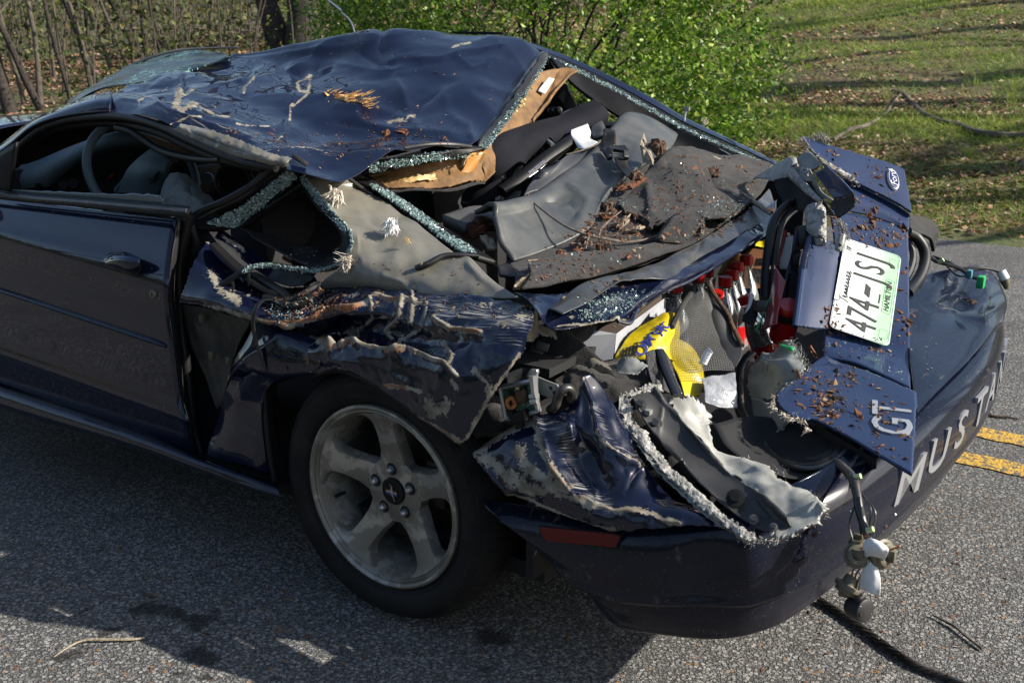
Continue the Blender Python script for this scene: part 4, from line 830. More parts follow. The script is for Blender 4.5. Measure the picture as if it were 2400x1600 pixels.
# ---- interior seen through the side window
patch('dashboard', [P('A', 's', (60, 1160, -.42), (230, 1140, -.42), (500, 1030, -.5), (800, 930, -.55), (1000, 900, -.7), (1300, 1000, -.9), (1600, 1060, -1.1)), P('A', 's', (60, 1210, -.38), (230, 1200, -.38), (420, 1110, -.44), (700, 985, -.5), (960, 960, -.6), (1300, 1050, -.85), (1600, 1090, -1.05)), P('A', 's', (60, 1300, -.38), (230, 1270, -.38), (330, 1230, -.42), (430, 1140, -.5), (800, 1000, -.6), (1300, 1080, -.85), (1600, 1100, -1.05))], M_dash, CAR, (20, 40), thick=.02)
patch('instrument_panel', [P('A', 's', (330, 1250, -.45), (480, 1090, -.52), (800, 1000, -.62), (1100, 1040, -.75), (1400, 1080, -.9), (1750, 1110, -1.0)), P('A', 's', (330, 1420, -.42), (480, 1420, -.5), (800, 1420, -.6), (1100, 1430, -.72), (1400, 1440, -.85), (1800, 1440, -.95))], M_dark, CAR, (8, 12))
mb = MB()
for a, b, c_, d_ in ((600, 1250, 612, 1222), (735, 1218, 768, 1190)): mb.tube(P('A', 's', (a, b, -.505), (c_, d_, -.505)), .002, 5)
mb.build('gauge_needles', M_red, CAR)
mb = MB(); mb.lathe([(0, .02), (.016, .02), (.018, 0)], at('A', 445, 1262, 's', -.42), (-.5, .8, .2), 14); mb.lathe([(0, .02), (.018, .02), (.02, 0)], at('A', 515, 1250, 's', -.43), (-.5, .8, .2), 14); mb.build('dash_knobs', M_black, CAR)
mb = MB(); 
for k in range(4): mb.box(at('A', 255+k*3, 1252+k*14, 's', -.372), (.05, .008, .004))
mb.build('air_vent', M_black, CAR)
# steering wheel
sc_ = at('A', 975, 1180, 's', -.5); ax = np.array([-.86, .12, .5]); fr = frame(np.cross(ax, [0, 0, 1.]), n=ax)
th = np.linspace(0, 2*np.pi, 49); swp = sc_+np.stack([.185*np.cos(th), .185*np.sin(th), 0*th], -1)@fr.T
sw = MB().tube(swp, .0145, 10, cap=False).build('steering_wheel', M_dash, CAR)
patch('wheel_hub_pad', [P('A', 's', (1060, 1025, -.49), (1130, 1070, -.48), (1190, 1130, -.48)), P('A', 's', (900, 1170, -.46), (1020, 1180, -.44), (1150, 1160, -.46)), P('A', 's', (840, 1310, -.47), (960, 1320, -.45), (1080, 1310, -.47))], M_dash, sw, (20, 20), thick=.02)
mb = MB(); mb.tube(P('A', 's', (1085, 1165, -.425), (1060, 1200, -.42), (1045, 1225, -.42), (1020, 1250, -.42)), [.002, .007, .006, .002], 6); mb.tube(P('A', 's', (1060, 1200, -.42), (1085, 1225, -.42)), .002, 5); mb.tube(P('A', 's', (1040, 1225, -.42), (1030, 1215, -.42), (1010, 1225, -.42)), .002, 5); mb.build('horse_emblem', M_dark, sw)
for q_ in (((800, 1300), (860, 1230)), ((1190, 1080), (1150, 1130))): MB().tube(P('A', 's', *[(a, b, -.5) for a, b in q_]), .014, 8).build('wheel_spoke', M_dash, sw)
# spent airbag
patch('airbag', [P('A', 's', (1150, 1190, -.44), (1210, 1180, -.43), (1270, 1195, -.44), (1300, 1230, -.46)), P('A', 's', (1120, 1260, -.41), (1210, 1250, -.36), (1310, 1270, -.38), (1370, 1300, -.42)), P('A', 's', (1095, 1330, -.40), (1200, 1330, -.33), (1330, 1350, -.34), (1420, 1340, -.40)), P('A', 's', (1100, 1430, -.38), (1220, 1440, -.32), (1370, 1440, -.33), (1470, 1400, -.38))], M_airbag, CAR, (50, 50), dent=[(.006, 18, 3)], crease=[('A', [(1120, 1300), (1230, 1260), (1330, 1290)], .006, 8), ('A', [(1120, 1370), (1240, 1330), (1380, 1370)], .007, 8), ('A', [(1200, 1250), (1170, 1400)], -.005, 8), ('A', [(1280, 1270), (1330, 1430)], -.005, 8)], thick=.004, smooth=True)
# centre stack, heater dial, passenger side handle loop
mb = MB(); mb.box(at('A', 1480, 1280, 's', -.95), (.12, .28, .2)); mb.build('centre_stack', M_black, CAR, bevel=.01)
mb = MB(); mb.lathe([(.0, .012), (.02, .012), (.022, 0)], at('A', 1415, 1215, 's', -.80), (-.6, .75, .1), 20); mb.build('heater_dial', M_dash, CAR)
mb = MB(); tt = np.linspace(-.3, 5.0, 26); oc = at('A', 1590, 1235, 's', -.42); mb.tube(oc+np.outer(np.cos(tt), RT*.052)+np.outer(np.sin(tt), UP*.045), .008, 8); mb.build('belt_loop', M_black, CAR)
# front seats (dark mass below the sill line)
for y, nm in ((-.5, 'driver_seat'), (-1.25, 'passenger_seat')):
    mb = MB(); mb.box((.95, y, .45), (.5, .48, .2)); mb.box((.68, y, .66), (.14, .46, .5), frame((1, 0, -.15), n=np.array([.15, 0, 1.]))); mb.build(nm, M_dark, CAR, bevel=.05)
# ---- B pillar / quarter-light frame, black with a crust of glass
def crust(name, line, parent, n, wid, seed, size=(.0009, .0026), lift=.0014, up=None):
    """glass crumbs stuck along a 3D ribbon: line = list of (left, right) point pairs"""
    rng = np.random.default_rng(seed); L = catmull([a for a, b in line], 80); Rr = catmull([b for a, b in line], 80); i = rng.uniform(0, 78.99, n); k = i.astype(int); f = (i-k)[:, None]; u = rng.uniform(0, 1, n); wv = .16*vnoise(np.stack([i*.8, i*0+seed, i*0], -1), seed); kp = (u > .04+wv+.08) & (u < .96+wv-.08) | (rng.uniform(0, 1, n) < .12); i, k, f, u = i[kp], k[kp], f[kp], u[kp][:, None]; n = len(i)
    p = (L[k]*(1-f)+L[k+1]*f)*(1-u)+(Rr[k]*(1-f)+Rr[k+1]*f)*u
    nn = CAM-p; nn /= np.linalg.norm(nn, axis=1, keepdims=True); nn = nn+np.array([0, 0, .5])
    p = p+nn*rng.uniform(0, lift, n)[:, None]; V, F = shards(p, nn, rng.uniform(size[0], size[1], n)*rng.choice([1, 1, 1, 1.8], n), .6, 1.2, rng)
    o = link(name, tomesh(name, V, F, M_crumb, False), parent); o['kind'] = 'stuff'; return o
def ribbon(name, c, mode, left, right, mat, parent, n=(8, 60), **kw): return patch(name, [P(c, mode, *left), P(c, mode, *[((a+e)/2, (b+f)/2, (v+g)/2) for (a, b, v), (e, f, g) in zip(left, right)]), P(c, mode, *right)], mat, parent, n, **kw)
bl = [(780, 90, -.2), (640, 170, -.19), (540, 260, -.18), (350, 360, -.15), (160, 440, -.12), (140, 520, -.11), (200, 560, -.11)]; br = [(850, 150, -.22), (760, 300, -.22), (640, 390, -.22), (520, 470, -.2), (440, 520, -.17), (400, 540, -.15), (330, 560, -.13)]
bp_ = ribbon('centre_pillar', 'E', 's', bl, br, M_black, CAR, dent=[(.005, 20, 2)], thick=.02)
crust('glass_crust', [(at('E', a, b, 's', v+.012), at('E', e, f, 's', g+.012)) for (a, b, v), (e, f, g) in zip([(800, 130, -.2), (690, 220, -.19), (590, 300, -.18), (460, 400, -.16), (330, 460, -.13), (240, 500, -.12)], [(860, 190, -.22), (760, 290, -.22), (650, 390, -.22), (540, 460, -.2), (450, 530, -.17), (340, 520, -.13)])], bp_, 9000, 0, 11)
mb = MB(); mb.tube(P('E', 's', (790, 95, -.18), (660, 150, -.17), (560, 240, -.15), (380, 345, -.12), (200, 420, -.10), (145, 470, -.09), (150, 540, -.09), (180, 640, -.1), (165, 700, -.1)), .010, 9, smooth=50); mb.build('pillar_seal', M_rubber, bp_)
mb = MB(); mb.tube(P('E', 's', (700, 130, -.2), (540, 280, -.17), (330, 390, -.13), (180, 470, -.11)), .007, 8, smooth=40); mb.build('pillar_seal', M_trimshine, bp_)
# dark sheet standing in for the shade inside the quarter light; its trim
patch('quarter_shadow_sheet', [P('E', 's', (700, 200, -.40), (900, 200, -.45), (1150, 400, -.5)), P('E', 's', (420, 500, -.35), (800, 450, -.45), (1220, 600, -.5)), P('E', 's', (450, 700, -.3), (800, 760, -.35), (1220, 800, -.45))], M_dark, CAR, (10, 10))
patch('quarter_light_trim', [P('E', 's', (890, 230, -.26), (760, 320, -.25), (600, 430, -.23), (470, 520, -.2)), P('E', 's', (890, 260, -.34), (800, 350, -.33), (640, 460, -.31), (500, 545, -.28))], M_trim, CAR, (6, 30), thick=.004)
patch('quarter_ledge', [P('E', 's', (480, 530, -.22), (700, 610, -.25), (900, 660, -.27), (1080, 690, -.28), (1150, 690, -.28)), P('E', 's', (560, 600, -.17), (700, 680, -.18), (850, 760, -.19), (960, 800, -.19), (1080, 740, -.2))], M_trim, CAR, (10, 40), thick=.004, dent=[(.003, 20, 2)])
# right-hand ring of the quarter light: gasket with its crust
gl = [(880, 200, -.24), (960, 320, -.24), (1030, 420, -.23), (1120, 500, -.2), (1190, 600, -.18), (1170, 690, -.16), (1080, 770, -.14), (930, 810, -.12)]; gr = [(900, 170, -.25), (1010, 300, -.24), (1110, 420, -.22), (1210, 530, -.19), (1240, 610, -.165), (1220, 700, -.14), (1120, 800, -.12), (950, 845, -.11)]
gk = ribbon('quarter_light_gasket', 'E', 's', gl, gr, M_black, CAR, thick=.012)
crust('glass_crust', [(at('E', a, b, 's', v+.012), at('E', e, f, 's', g+.012)) for (a, b, v), (e, f, g) in zip(gl, gr)], gk, 8500, 0, 12)
mb = MB(); mb.tube(P('E', 's', (960, 828, -.11), (820, 810, -.10), (680, 790, -.09), (560, 800, -.06), (460, 850, -.04), (360, 920, -.02), (280, 980, -.0), (215, 1040, .02)), [.010, .009, .009, .008, .008, .009, .008, .005], 8, smooth=60); sg = mb.build('torn_gasket', M_rubber, CAR)
crust('glass_crust', [(at('E', a, b-12, 's', v+.01), at('E', a, b+16, 's', v+.006)) for a, b, v in ((940, 825, -.11), (820, 810, -.10), (680, 790, -.09), (560, 800, -.06), (490, 835, -.04))], sg, 900, 0, 13, (.0015, .0032))
mb = MB()
for a, b in ((530, 850), (300, 1030), (420, 900), (285, 1060)): mb.tube(P('E', 's', (a, b, .01), (a+6, b+40, .01), (a-4, b+80, .012)), [.004, .0035, .001], 5)
mb.build('gasket_rags', M_rubber, CAR)['kind'] = 'stuff'
# ---- primer-grey sail panel (C pillar)
sail = patch('sail_panel', [P('E', 's', (800, 100, -.22), (930, 110, -.27), (1080, 130, -.32), (1190, 190, -.36)), P('E', 's', (890, 180, -.25), (1000, 215, -.28), (1150, 250, -.33), (1290, 275, -.38)), P('E', 's', (1010, 300, -.23), (1110, 310, -.28), (1250, 310, -.33), (1390, 320, -.38)), P('E', 's', (1110, 420, -.21), (1230, 420, -.25), (1390, 420, -.30), (1540, 420, -.35)),
    P('E', 's', (1210, 530, -.18), (1340, 540, -.22), (1550, 540, -.26), (1740, 560, -.31)), P('E', 's', (1240, 630, -.16), (1400, 650, -.19), (1680, 670, -.22), (1930, 700, -.27)), P('E', 's', (1180, 780, -.12), (1420, 780, -.14), (1750, 780, -.18), (2060, 770, -.22)), P('E', 's', (1030, 900, -.11), (1380, 890, -.12), (1760, 890, -.14), (2180, 880, -.18)), P('E', 's', (990, 960, -.13), (1380, 960, -.125), (1740, 985, -.12), (2380, 1010, -.13))],
    M_primer, CAR, (90, 70), dent=[(.006, 8, 3), (.0015, 30, 2)], crease=[('E', [(890, 180), (1100, 240), (1270, 250)], .012, 14), ('E', [(900, 140), (1000, 170), (1100, 235)], -.01, 16), ('E', [(1370, 500), (1440, 520), (1560, 470)], -.006, 30), ('E', [(1270, 600), (1260, 680), (1300, 760)], .006, 14), ('E', [(2050, 790), (2130, 900), (2230, 960)], .010, 14), ('E', [(1450, 840), (1600, 900), (1650, 960)], .007, 14), ('E', [(1380, 960), (1700, 985), (2100, 990)], -.006, 12)], thick=.0015, seed=3)
# rear-screen gasket with glass crust down the left, across the roof edge and up the right
rg = ribbon('rear_screen_gasket', 'E', 's', [(1190, 190, -.36), (1200, 230, -.37), (1350, 290, -.38), (1500, 390, -.37), (1700, 540, -.35), (1900, 690, -.31), (2080, 760, -.27)], [(1240, 120, -.38), (1330, 200, -.42), (1420, 270, -.43), (1600, 390, -.42), (1760, 500, -.40), (1980, 640, -.36), (2200, 800, -.32)], M_black, CAR, thick=.015)
crust('glass_crust', [(at('E', a, b, 's', v+.01), at('E', e, f, 's', g+.01)) for (a, b, v), (e, f, g) in zip([(1350, 240, -.38), (1430, 300, -.37), (1560, 390, -.37), (1720, 510, -.35), (1900, 650, -.31), (2000, 700, -.29)], [(1390, 250, -.42), (1530, 320, -.42), (1680, 410, -.41), (1850, 540, -.39), (2000, 640, -.35), (2100, 720, -.32)])], rg, 4600, 0, 14, (.0016, .0042))
mb = MB(); mb.tube(P('E', 's', (1370, 300, -.375), (1345, 292, -.37), (1250, 225, -.37), (1180, 160, -.36), (1190, 110, -.37), (1300, 85, -.4), (1500, 60, -.45), (1700, 10, -.5)), [.008, .008, .008, .009, .009, .008, .007, .007], 8, smooth=60, flat=.6); mb.build('rear_screen_trim', M_trimshine, CAR)
mb = MB(); mb.tube(P('B', 's', (430, 1010, -.49), (600, 985, -.55), (760, 985, -.62), (880, 1000, -.7)), .006, 8, smooth=30); mb.build('rear_screen_trim', M_trim, CAR)
mb = MB(); mb.tube(P('B', 's', (905, 1000, -.77), (960, 930, -.84), (1080, 770, -1.0), (1200, 600, -1.15), (1300, 450, -1.32), (1370, 355, -1.46)), [.008, .009, .009, .008, .007, .006], 8, smooth=40, flat=.6); mb.build('rear_screen_trim', M_trimshine, CAR)
e1 = ribbon('roof_rear_flange', 'B', 's', [(180, 1150, -.40), (420, 1070, -.48), (650, 1030, -.58), (880, 1010, -.71)], [(170, 1180, -.41), (420, 1120, -.49), (650, 1080, -.59), (960, 1030, -.74)], M_black, CAR, thick=.012, dent=[(.004, 22, 2)])
crust('glass_crust', [(at('B', a, b, 's', v), at('B', a, b+70, 's', v)) for a, b, v in ((190, 1120, -.39), (420, 1070, -.47), (650, 1030, -.57), (880, 1010, -.70))], e1, 1500, 0, 15)
e2 = ribbon('roof_rear_flange', 'B', 's', [(905, 1005, -.75), (1000, 900, -.86), (1120, 740, -1.02), (1250, 560, -1.2), (1370, 370, -1.45)], [(970, 1030, -.78), (1080, 890, -.9), (1190, 730, -1.05), (1310, 560, -1.22), (1405, 390, -1.46)], M_trim, CAR, thick=.012, dent=[(.004, 24, 3)], jag=.006, jagn=16)
crust('glass_crust', [(at('B', a, b, 's', v+.01), at('B', a+60, b+8, 's', v+.01)) for a, b, v in ((930, 1010, -.76), (1020, 900, -.86), (1130, 740, -1.02), (1260, 560, -1.2), (1360, 390, -1.43))], e2, 2600, 0, 16)
# ---- hanging headliner: brown board
hl = patch('headliner', [P('B', 's', (1330, 500, -1.28), (1300, 560, -1.24), (1200, 720, -1.1), (1080, 880, -.95), (960, 1040, -.8), (960, 1120, -.78)), P('B', 's', (1430, 480, -1.36), (1360, 620, -1.26), (1260, 780, -1.12), (1150, 920, -.98), (1020, 1080, -.82), (960, 1180, -.76)), P('B', 's', (1530, 475, -1.42), (1440, 640, -1.3), (1330, 800, -1.15), (1215, 930, -1.02), (1060, 1130, -.85), (950, 1220, -.76)), P('B', 's', (1610, 490, -1.44), (1520, 560, -1.36), (1400, 700, -1.22), (1230, 930, -1.03), (1080, 1130, -.86), (960, 1240, -.77))], M_board, CAR, (40, 60), thick=.008, dent=[(.003, 18, 2)], crease=[('B', [(1490, 500), (1330, 770), (1190, 930)], -.012, 8)])
patch('headliner_flap', [P('B', 's', (170, 1180, -.46), (350, 1150, -.52), (620, 1090, -.62), (860, 1030, -.73), (970, 1035, -.78)), P('B', 's', (200, 1210, -.47), (400, 1190, -.53), (640, 1150, -.63), (850, 1120, -.73), (960, 1120, -.78)), P('B', 's', (230, 1240, -.46), (420, 1240, -.52), (680, 1230, -.62), (860, 1200, -.7), (955, 1210, -.76)), P('B', 's', (310, 1290, -.46), (480, 1290, -.52), (720, 1280, -.62), (880, 1240, -.7), (955, 1230, -.76))], M_board, hl, (30, 60), thick=.008, dent=[(.005, 16, 3)], jag=.004, jagn=14)
patch('felt_edge', [P('B', 's', (310, 1292, -.455), (480, 1292, -.515), (720, 1285, -.615), (880, 1245, -.695), (955, 1235, -.755)), P('B', 's', (320, 1305, -.46), (500, 1305, -.52), (730, 1300, -.62), (890, 1262, -.7), (960, 1250, -.76))], M_felt, hl, (5, 40), thick=.01)
patch('amber_strap', [P('B', 's', (870, 1045, -.71), (930, 1035, -.75), (972, 1033, -.77)), P('B', 's', (810, 1170, -.68), (860, 1180, -.7), (890, 1170, -.72)), P('B', 's', (700, 1195, -.64), (780, 1205, -.66), (830, 1200, -.68))], M_amber, hl, (20, 10), thick=.002)
patch('glue_smear', [P('B', 's', (370, 1235, -.505), (480, 1200, -.535), (640, 1190, -.60)), P('B', 's', (380, 1255, -.50), (500, 1240, -.53), (640, 1220, -.60))], M_foam, hl, (12, 24), dent=[(.006, 40, 3)], jag=.008, jagn=16)
patch('torn_paper', [P('B', 's', (800, 1140, -.66), (850, 1060, -.69), (880, 1040, -.70)), P('B', 's', (830, 1130, -.66), (860, 1075, -.68), (900, 1045, -.70))], M_foam, hl, (6, 10), dent=[(.004, 40, 2)], jag=.003)
patch('paper_label', [P('B', 's', (1410, 530, -1.285), (1450, 540, -1.30)), P('B', 's', (1335, 620, -1.22), (1385, 642, -1.235))], M_paper, hl, (6, 6))
for a, b in ((1228, 700), (1240, 685), (1232, 716), (1185, 765)):
    mb = MB(); o_ = at('B', a, b, 's', -1.06); mb.tube([o_-[.006, 0, -.004], o_, o_+[.004, .012, -.006]], [.004, .007, .004], 7, smooth=8); mb.build('glue_blob', M_foam, hl)
# ---- right-hand rear pillar (far C pillar beam)
cp = patch('far_rear_pillar', [P('B', 's', (1200, 275, -1.5), (1380, 330, -1.56), (1600, 418, -1.6), (1900, 560, -1.64), (2150, 695, -1.67), (2323, 800, -1.69), (2540, 905, -1.72), (2760, 1010, -1.73), (2965, 1112, -1.73)), P('B', 's', (1290, 325, -1.49), (1400, 365, -1.53), (1600, 450, -1.57), (1900, 600, -1.61), (2150, 738, -1.63), (2323, 835, -1.65), (2540, 935, -1.68), (2760, 1035, -1.69), (2950, 1125, -1.70))], M_paint_clean, CAR, (10, 60), thick=.004)
far = [(1385, 365, -1.5), (1600, 455, -1.53), (1900, 610, -1.57), (2150, 750, -1.6), (2323, 850, -1.61), (2540, 950, -1.63), (2760, 1050, -1.66), (2940, 1130, -1.68)]; near = [(1410, 400, -1.46), (1600, 500, -1.5), (1900, 655, -1.54), (2150, 795, -1.57), (2323, 890, -1.58), (2540, 985, -1.6), (2760, 1075, -1.64), (2930, 1145, -1.66)]
ribbon('far_gasket', 'B', 's', far, near, M_black, CAR, thick=.006)
crust('glass_crust', [(at('B', a, b+4, 's', v+.01), at('B', e, f-6, 's', g+.01)) for (a, b, v), (e, f, g) in zip(far, near)], cp, 4200, 0, 17, (.0014, .003))
patch('far_pillar_trim', [P('B', 's', (1410, 400, -1.46), (1600, 500, -1.5), (1900, 655, -1.54), (2150, 795, -1.57), (2323, 890, -1.58), (2540, 985, -1.6), (2760, 1075, -1.64), (2930, 1145, -1.66)), P('B', 's', (1470, 480, -1.42), (1620, 590, -1.47), (1900, 760, -1.5), (2120, 880, -1.54), (2300, 970, -1.56), (2480, 1050, -1.58), (2720, 1110, -1.62), (2920, 1155, -1.65)), P('B', 's', (1500, 515, -1.42), (1640, 640, -1.45), (1880, 800, -1.48), (2090, 920, -1.5), (2290, 1030, -1.53), (2450, 1090, -1.56), (2700, 1130, -1.6), (2900, 1165, -1.64))], M_black, CAR, (16, 50), thick=.01)
mb = MB(); mb.tube(P('C', 's', (20, 880, -1.58), (120, 945, -1.585), (300, 1040, -1.6), (410, 1108, -1.61)), .0022, 5); mb.build('defroster_wire', M_silver, CAR)
mb = MB(); mb.tube(P('C', 's', (40, 880, -1.66), (15, 850, -1.66), (12, 800, -1.67), (25, 745, -1.68)), [.003, .003, .005, .003], 6, smooth=16); mb.box(at('C', 28, 742, 's', -1.68), (.02, .012, .012)); mb.build('torn_connector', M_silver, CAR)
# far side door pillar with belt guide, seen through the cabin
patch('far_door_pillar', [P('B', 's', (1480, 575, -1.56), (1540, 580, -1.57), (1565, 640, -1.57), (1600, 740, -1.58)), P('B', 's', (1420, 650, -1.55), (1480, 680, -1.55), (1540, 760, -1.56), (1560, 800, -1.56))], M_trim, CAR, (10, 16), thick=.02)
for a, b in ((1435, 755), (1478, 757)): MB().lathe([(0, .012), (.012, .008), (.016, 0)], at('B', a, b, 's', -1.53), (-.4, .9, 0), 14).build('coat_hook', M_trim, CAR)
patch('far_inner_side', [P('B', 's', (1280, 700, -1.60), (1450, 640, -1.6), (1560, 720, -1.6), (1600, 760, -1.6)), P('B', 's', (1200, 940, -1.60), (1400, 900, -1.6), (1590, 870, -1.6), (1750, 850, -1.6))], M_dark, CAR, (6, 8), thick=.02)
patch('far_sill_trim', [P('B', 's', (1730, 845, -1.56), (1900, 850, -1.57), (2100, 930, -1.6)), P('B', 's', (1730, 880, -1.54), (1900, 880, -1.55), (2100, 960, -1.58))], M_vinyld, CAR, (6, 10), thick=.01)
# ---- rear seat
seat = patch('rear_seat_back', [P('F', 's', (330, 735, -.50), (540, 700, -.62), (740, 625, -.78), (920, 510, -.95), (1100, 370, -1.12), (1260, 215, -1.3), (1360, 110, -1.45), (1520, 120, -1.58)), P('F', 's', (445, 680, -.42), (640, 652, -.55), (820, 572, -.72), (1000, 432, -.92), (1180, 290, -1.1), (1330, 92, -1.35), (1430, 68, -1.5), (1610, 140, -1.6)), P('F', 's', (440, 770, -.385), (660, 740, -.52), (870, 660, -.68), (1050, 520, -.86), (1230, 400, -1.04), (1390, 200, -1.26), (1500, 130, -1.42), (1690, 195, -1.55)), P('F', 's', (480, 920, -.36), (720, 870, -.48), (930, 780, -.62), (1100, 640, -.79), (1260, 490, -.97), (1430, 300, -1.18), (1560, 230, -1.34), (1690, 225, -1.5)), P('F', 's', (575, 1065, -.34), (770, 1005, -.45), (960, 930, -.55), (1115, 845, -.65), (1200, 680, -.78), (1320, 530, -.92), (1490, 400, -1.1), (1660, 290, -1.38))],
    M_vinyl, CAR, (70, 110), dent=[(.006, 6, 2)], crease=[('F', [(960, 560), (1060, 650), (1050, 780)], .02, 30), ('F', [(820, 640), (960, 660), (1010, 740)], -.016, 26), ('F', [(440, 690), (470, 860), (570, 1060)], .012, 10)], thick=.012, seed=6)
patch('seat_bolster', [P('F', 's', (770, 430, -.82), (900, 380, -.95), (1010, 350, -1.06), (1100, 310, -1.14)), P('F', 's', (700, 530, -.78), (880, 490, -.88), (980, 430, -.98), (1100, 350, -1.12)), P('F', 's', (630, 660, -.70), (760, 600, -.78), (900, 500, -.92), (1080, 370, -1.1))], M_vinyld, CAR, (24, 40), dent=[(.005, 10, 2)], thick=.03)
patch('lower_cushion', [P('F', 's', (110, 810, -.45), (300, 745, -.55), (440, 740, -.62)), P('F', 's', (250, 870, -.42), (380, 850, -.5), (470, 850, -.58))], M_vinyl, CAR, (12, 20), thick=.03)
# seat belt and buckle
patch('seat_belt', [P('F', 's', (1210, 150, -1.16), (1280, 170, -1.2)), P('F', 's', (1190, 240, -1.1), (1285, 190, -1.16)), P('F', 's', (1200, 300, -1.06), (1290, 260, -1.12))], M_black, CAR, (16, 8), thick=.002, dent=[(.004, 20, 2)])
patch('seat_belt', [P('F', 's', (1275, 350, -.99), (1370, 360, -1.02)), P('F', 's', (1300, 410, -.95), (1370, 400, -1.0)), P('F', 's', (1360, 480, -.90), (1410, 470, -.94))], M_black, CAR, (16, 8), thick=.002, dent=[(.003, 20, 2)])
bk = P('F', 's', (1185, 300, -1.05), (1230, 285, -1.06), (1350, 280, -1.07), (1378, 320, -1.05), (1375, 365, -1.02), (1340, 360, -1.0), (1335, 320, -1.03), (1265, 310, -1.03), (1265, 365, -1.0), (1230, 370, -1.0)); mb = MB(); mb.slab(bk, UP*.4-VD, .016); buckle = mb.build('belt_buckle', M_trim, CAR, smooth=False, bevel=.003)
mb = MB(); mb.box(at('F', 1300, 335, 's', -1.02), (.05, .03, .01), frame(RT, n=np.array([0, 0, 1.]))); mb.build('buckle_tongue', M_silver, buckle)
# ---- parcel shelf: torn charcoal felt
felt = patch('parcel_shelf', [P('F', 's', (540, 1055, -.36), (940, 915, -.57), (1180, 680, -.8), (1470, 400, -1.12), (1690, 280, -1.42), (1980, 330, -1.62)), P('F', 's', (600, 1130, -.27), (960, 1040, -.45), (1290, 860, -.66), (1650, 640, -.95), (1930, 460, -1.3), (2200, 400, -1.62)), P('F', 's', (600, 1250, -.15), (1000, 1185, -.3), (1400, 1095, -.5), (1830, 925, -.8), (2150, 700, -1.15), (2330, 470, -1.58))], M_felt, CAR, (60, 110), dent=[(.006, 9, 3)], thick=.006)
patch('shelf_felt_strip', [P('F', 's', (690, 1085, -.26), (1000, 1010, -.4), (1300, 985, -.5), (1560, 935, -.63), (1750, 900, -.76), (1860, 760, -.86)), P('F', 's', (700, 1170, -.19), (1000, 1100, -.33), (1300, 1040, -.45), (1560, 990, -.59), (1780, 930, -.74), (1885, 790, -.83)), P('F', 's', (640, 1252, -.125), (960, 1200, -.265), (1280, 1115, -.415), (1560, 1030, -.56), (1830, 925, -.74), (1890, 820, -.80))], M_felt, felt, (34, 90), dent=[(.005, 10, 3)], thick=.008, seed=5)
patch('shelf_felt_curl', [P('F', 's', (1560, 920, -.65), (1650, 800, -.74), (1760, 720, -.82), (1860, 700, -.86)), P('F', 's', (1590, 925, -.63), (1690, 800, -.72), (1790, 730, -.80), (1890, 712, -.84)), P('F', 's', (1740, 940, -.7), (1800, 880, -.75), (1850, 830, -.78), (1880, 780, -.80))], M_felt, felt, (24, 30), thick=.008, dent=[(.004, 14, 2)])
hump = patch('shelf_felt_hump', [P('F', 's', (1400, 560, -.98), (1540, 420, -1.1), (1640, 320, -1.2), (1720, 290, -1.28), (1900, 330, -1.42), (2120, 350, -1.56), (2330, 400, -1.68)), P('F', 's', (1330, 620, -.9), (1500, 530, -.98), (1660, 460, -1.04), (1800, 430, -1.12), (1980, 460, -1.24), (2150, 460, -1.38), (2330, 440, -1.56)), P('F', 's', (1300, 680, -.82), (1480, 640, -.87), (1640, 600, -.92), (1820, 590, -.98), (1980, 600, -1.08), (2130, 570, -1.22), (2320, 520, -1.42)), P('F', 's', (1340, 740, -.76), (1500, 740, -.79), (1660, 690, -.85), (1850, 700, -.9), (2000, 740, -.95), (2100, 720, -1.04), (2250, 620, -1.24)), P('F', 's', (1500, 780, -.73), (1530, 860, -.7), (1640, 800, -.75), (1830, 790, -.82), (1960, 765, -.9), (2080, 740, -.98), (2180, 690, -1.1))],
    M_felt, felt, (70, 90), dent=[(.010, 7, 3)], crease=[('F', [(1680, 470), (1800, 500), (1900, 620)], .02, 26), ('F', [(1620, 400), (1700, 360), (1750, 340)], -.03, 12), ('F', [(1960, 470), (2000, 550)], -.02, 16), ('F', [(1500, 560), (1530, 760)], .014, 30)], thick=.008, seed=8, jag=.008, jagn=14)
mb = MB(); mb.tube(P('F', 's', (1410, 548, -.95), (1480, 540, -.96), (1540, 510, -.98), (1575, 490, -1.0)), [.001, .008, .008, .001], 8, flat=.3, smooth=14); mb.build('belt_slot_bezel', M_black, felt)
# ---- bent trim rail and the crumpled boot-front panel
rail = patch('boot_trim_rail', [P('F', 's', (800, 1388, -.135), (1000, 1245, -.23), (1200, 1165, -.33), (1400, 1122, -.43), (1600, 1050, -.55), (1830, 930, -.73), (2000, 830, -.9), (2200, 690, -1.14), (2330, 560, -1.4)), P('F', 's', (860, 1395, -.115), (1050, 1275, -.205), (1250, 1195, -.305), (1440, 1140, -.405), (1640, 1090, -.515), (1850, 975, -.69), (2030, 880, -.86), (2230, 760, -1.08), (2360, 640, -1.32)), P('F', 's', (925, 1422, -.10), (1090, 1335, -.18), (1290, 1200, -.30), (1490, 1172, -.40), (1660, 1165, -.48), (1850, 1035, -.66), (2050, 925, -.83), (2250, 800, -1.05), (2380, 690, -1.28))], M_trimshine, CAR, (24, 110), dent=[(.004, 12, 2)], crease=[('F', [(1200, 1240), (1330, 1160), (1500, 1180)], -.008, 12), ('F', [(1830, 1040), (1860, 930)], -.006, 8)], thick=.002)
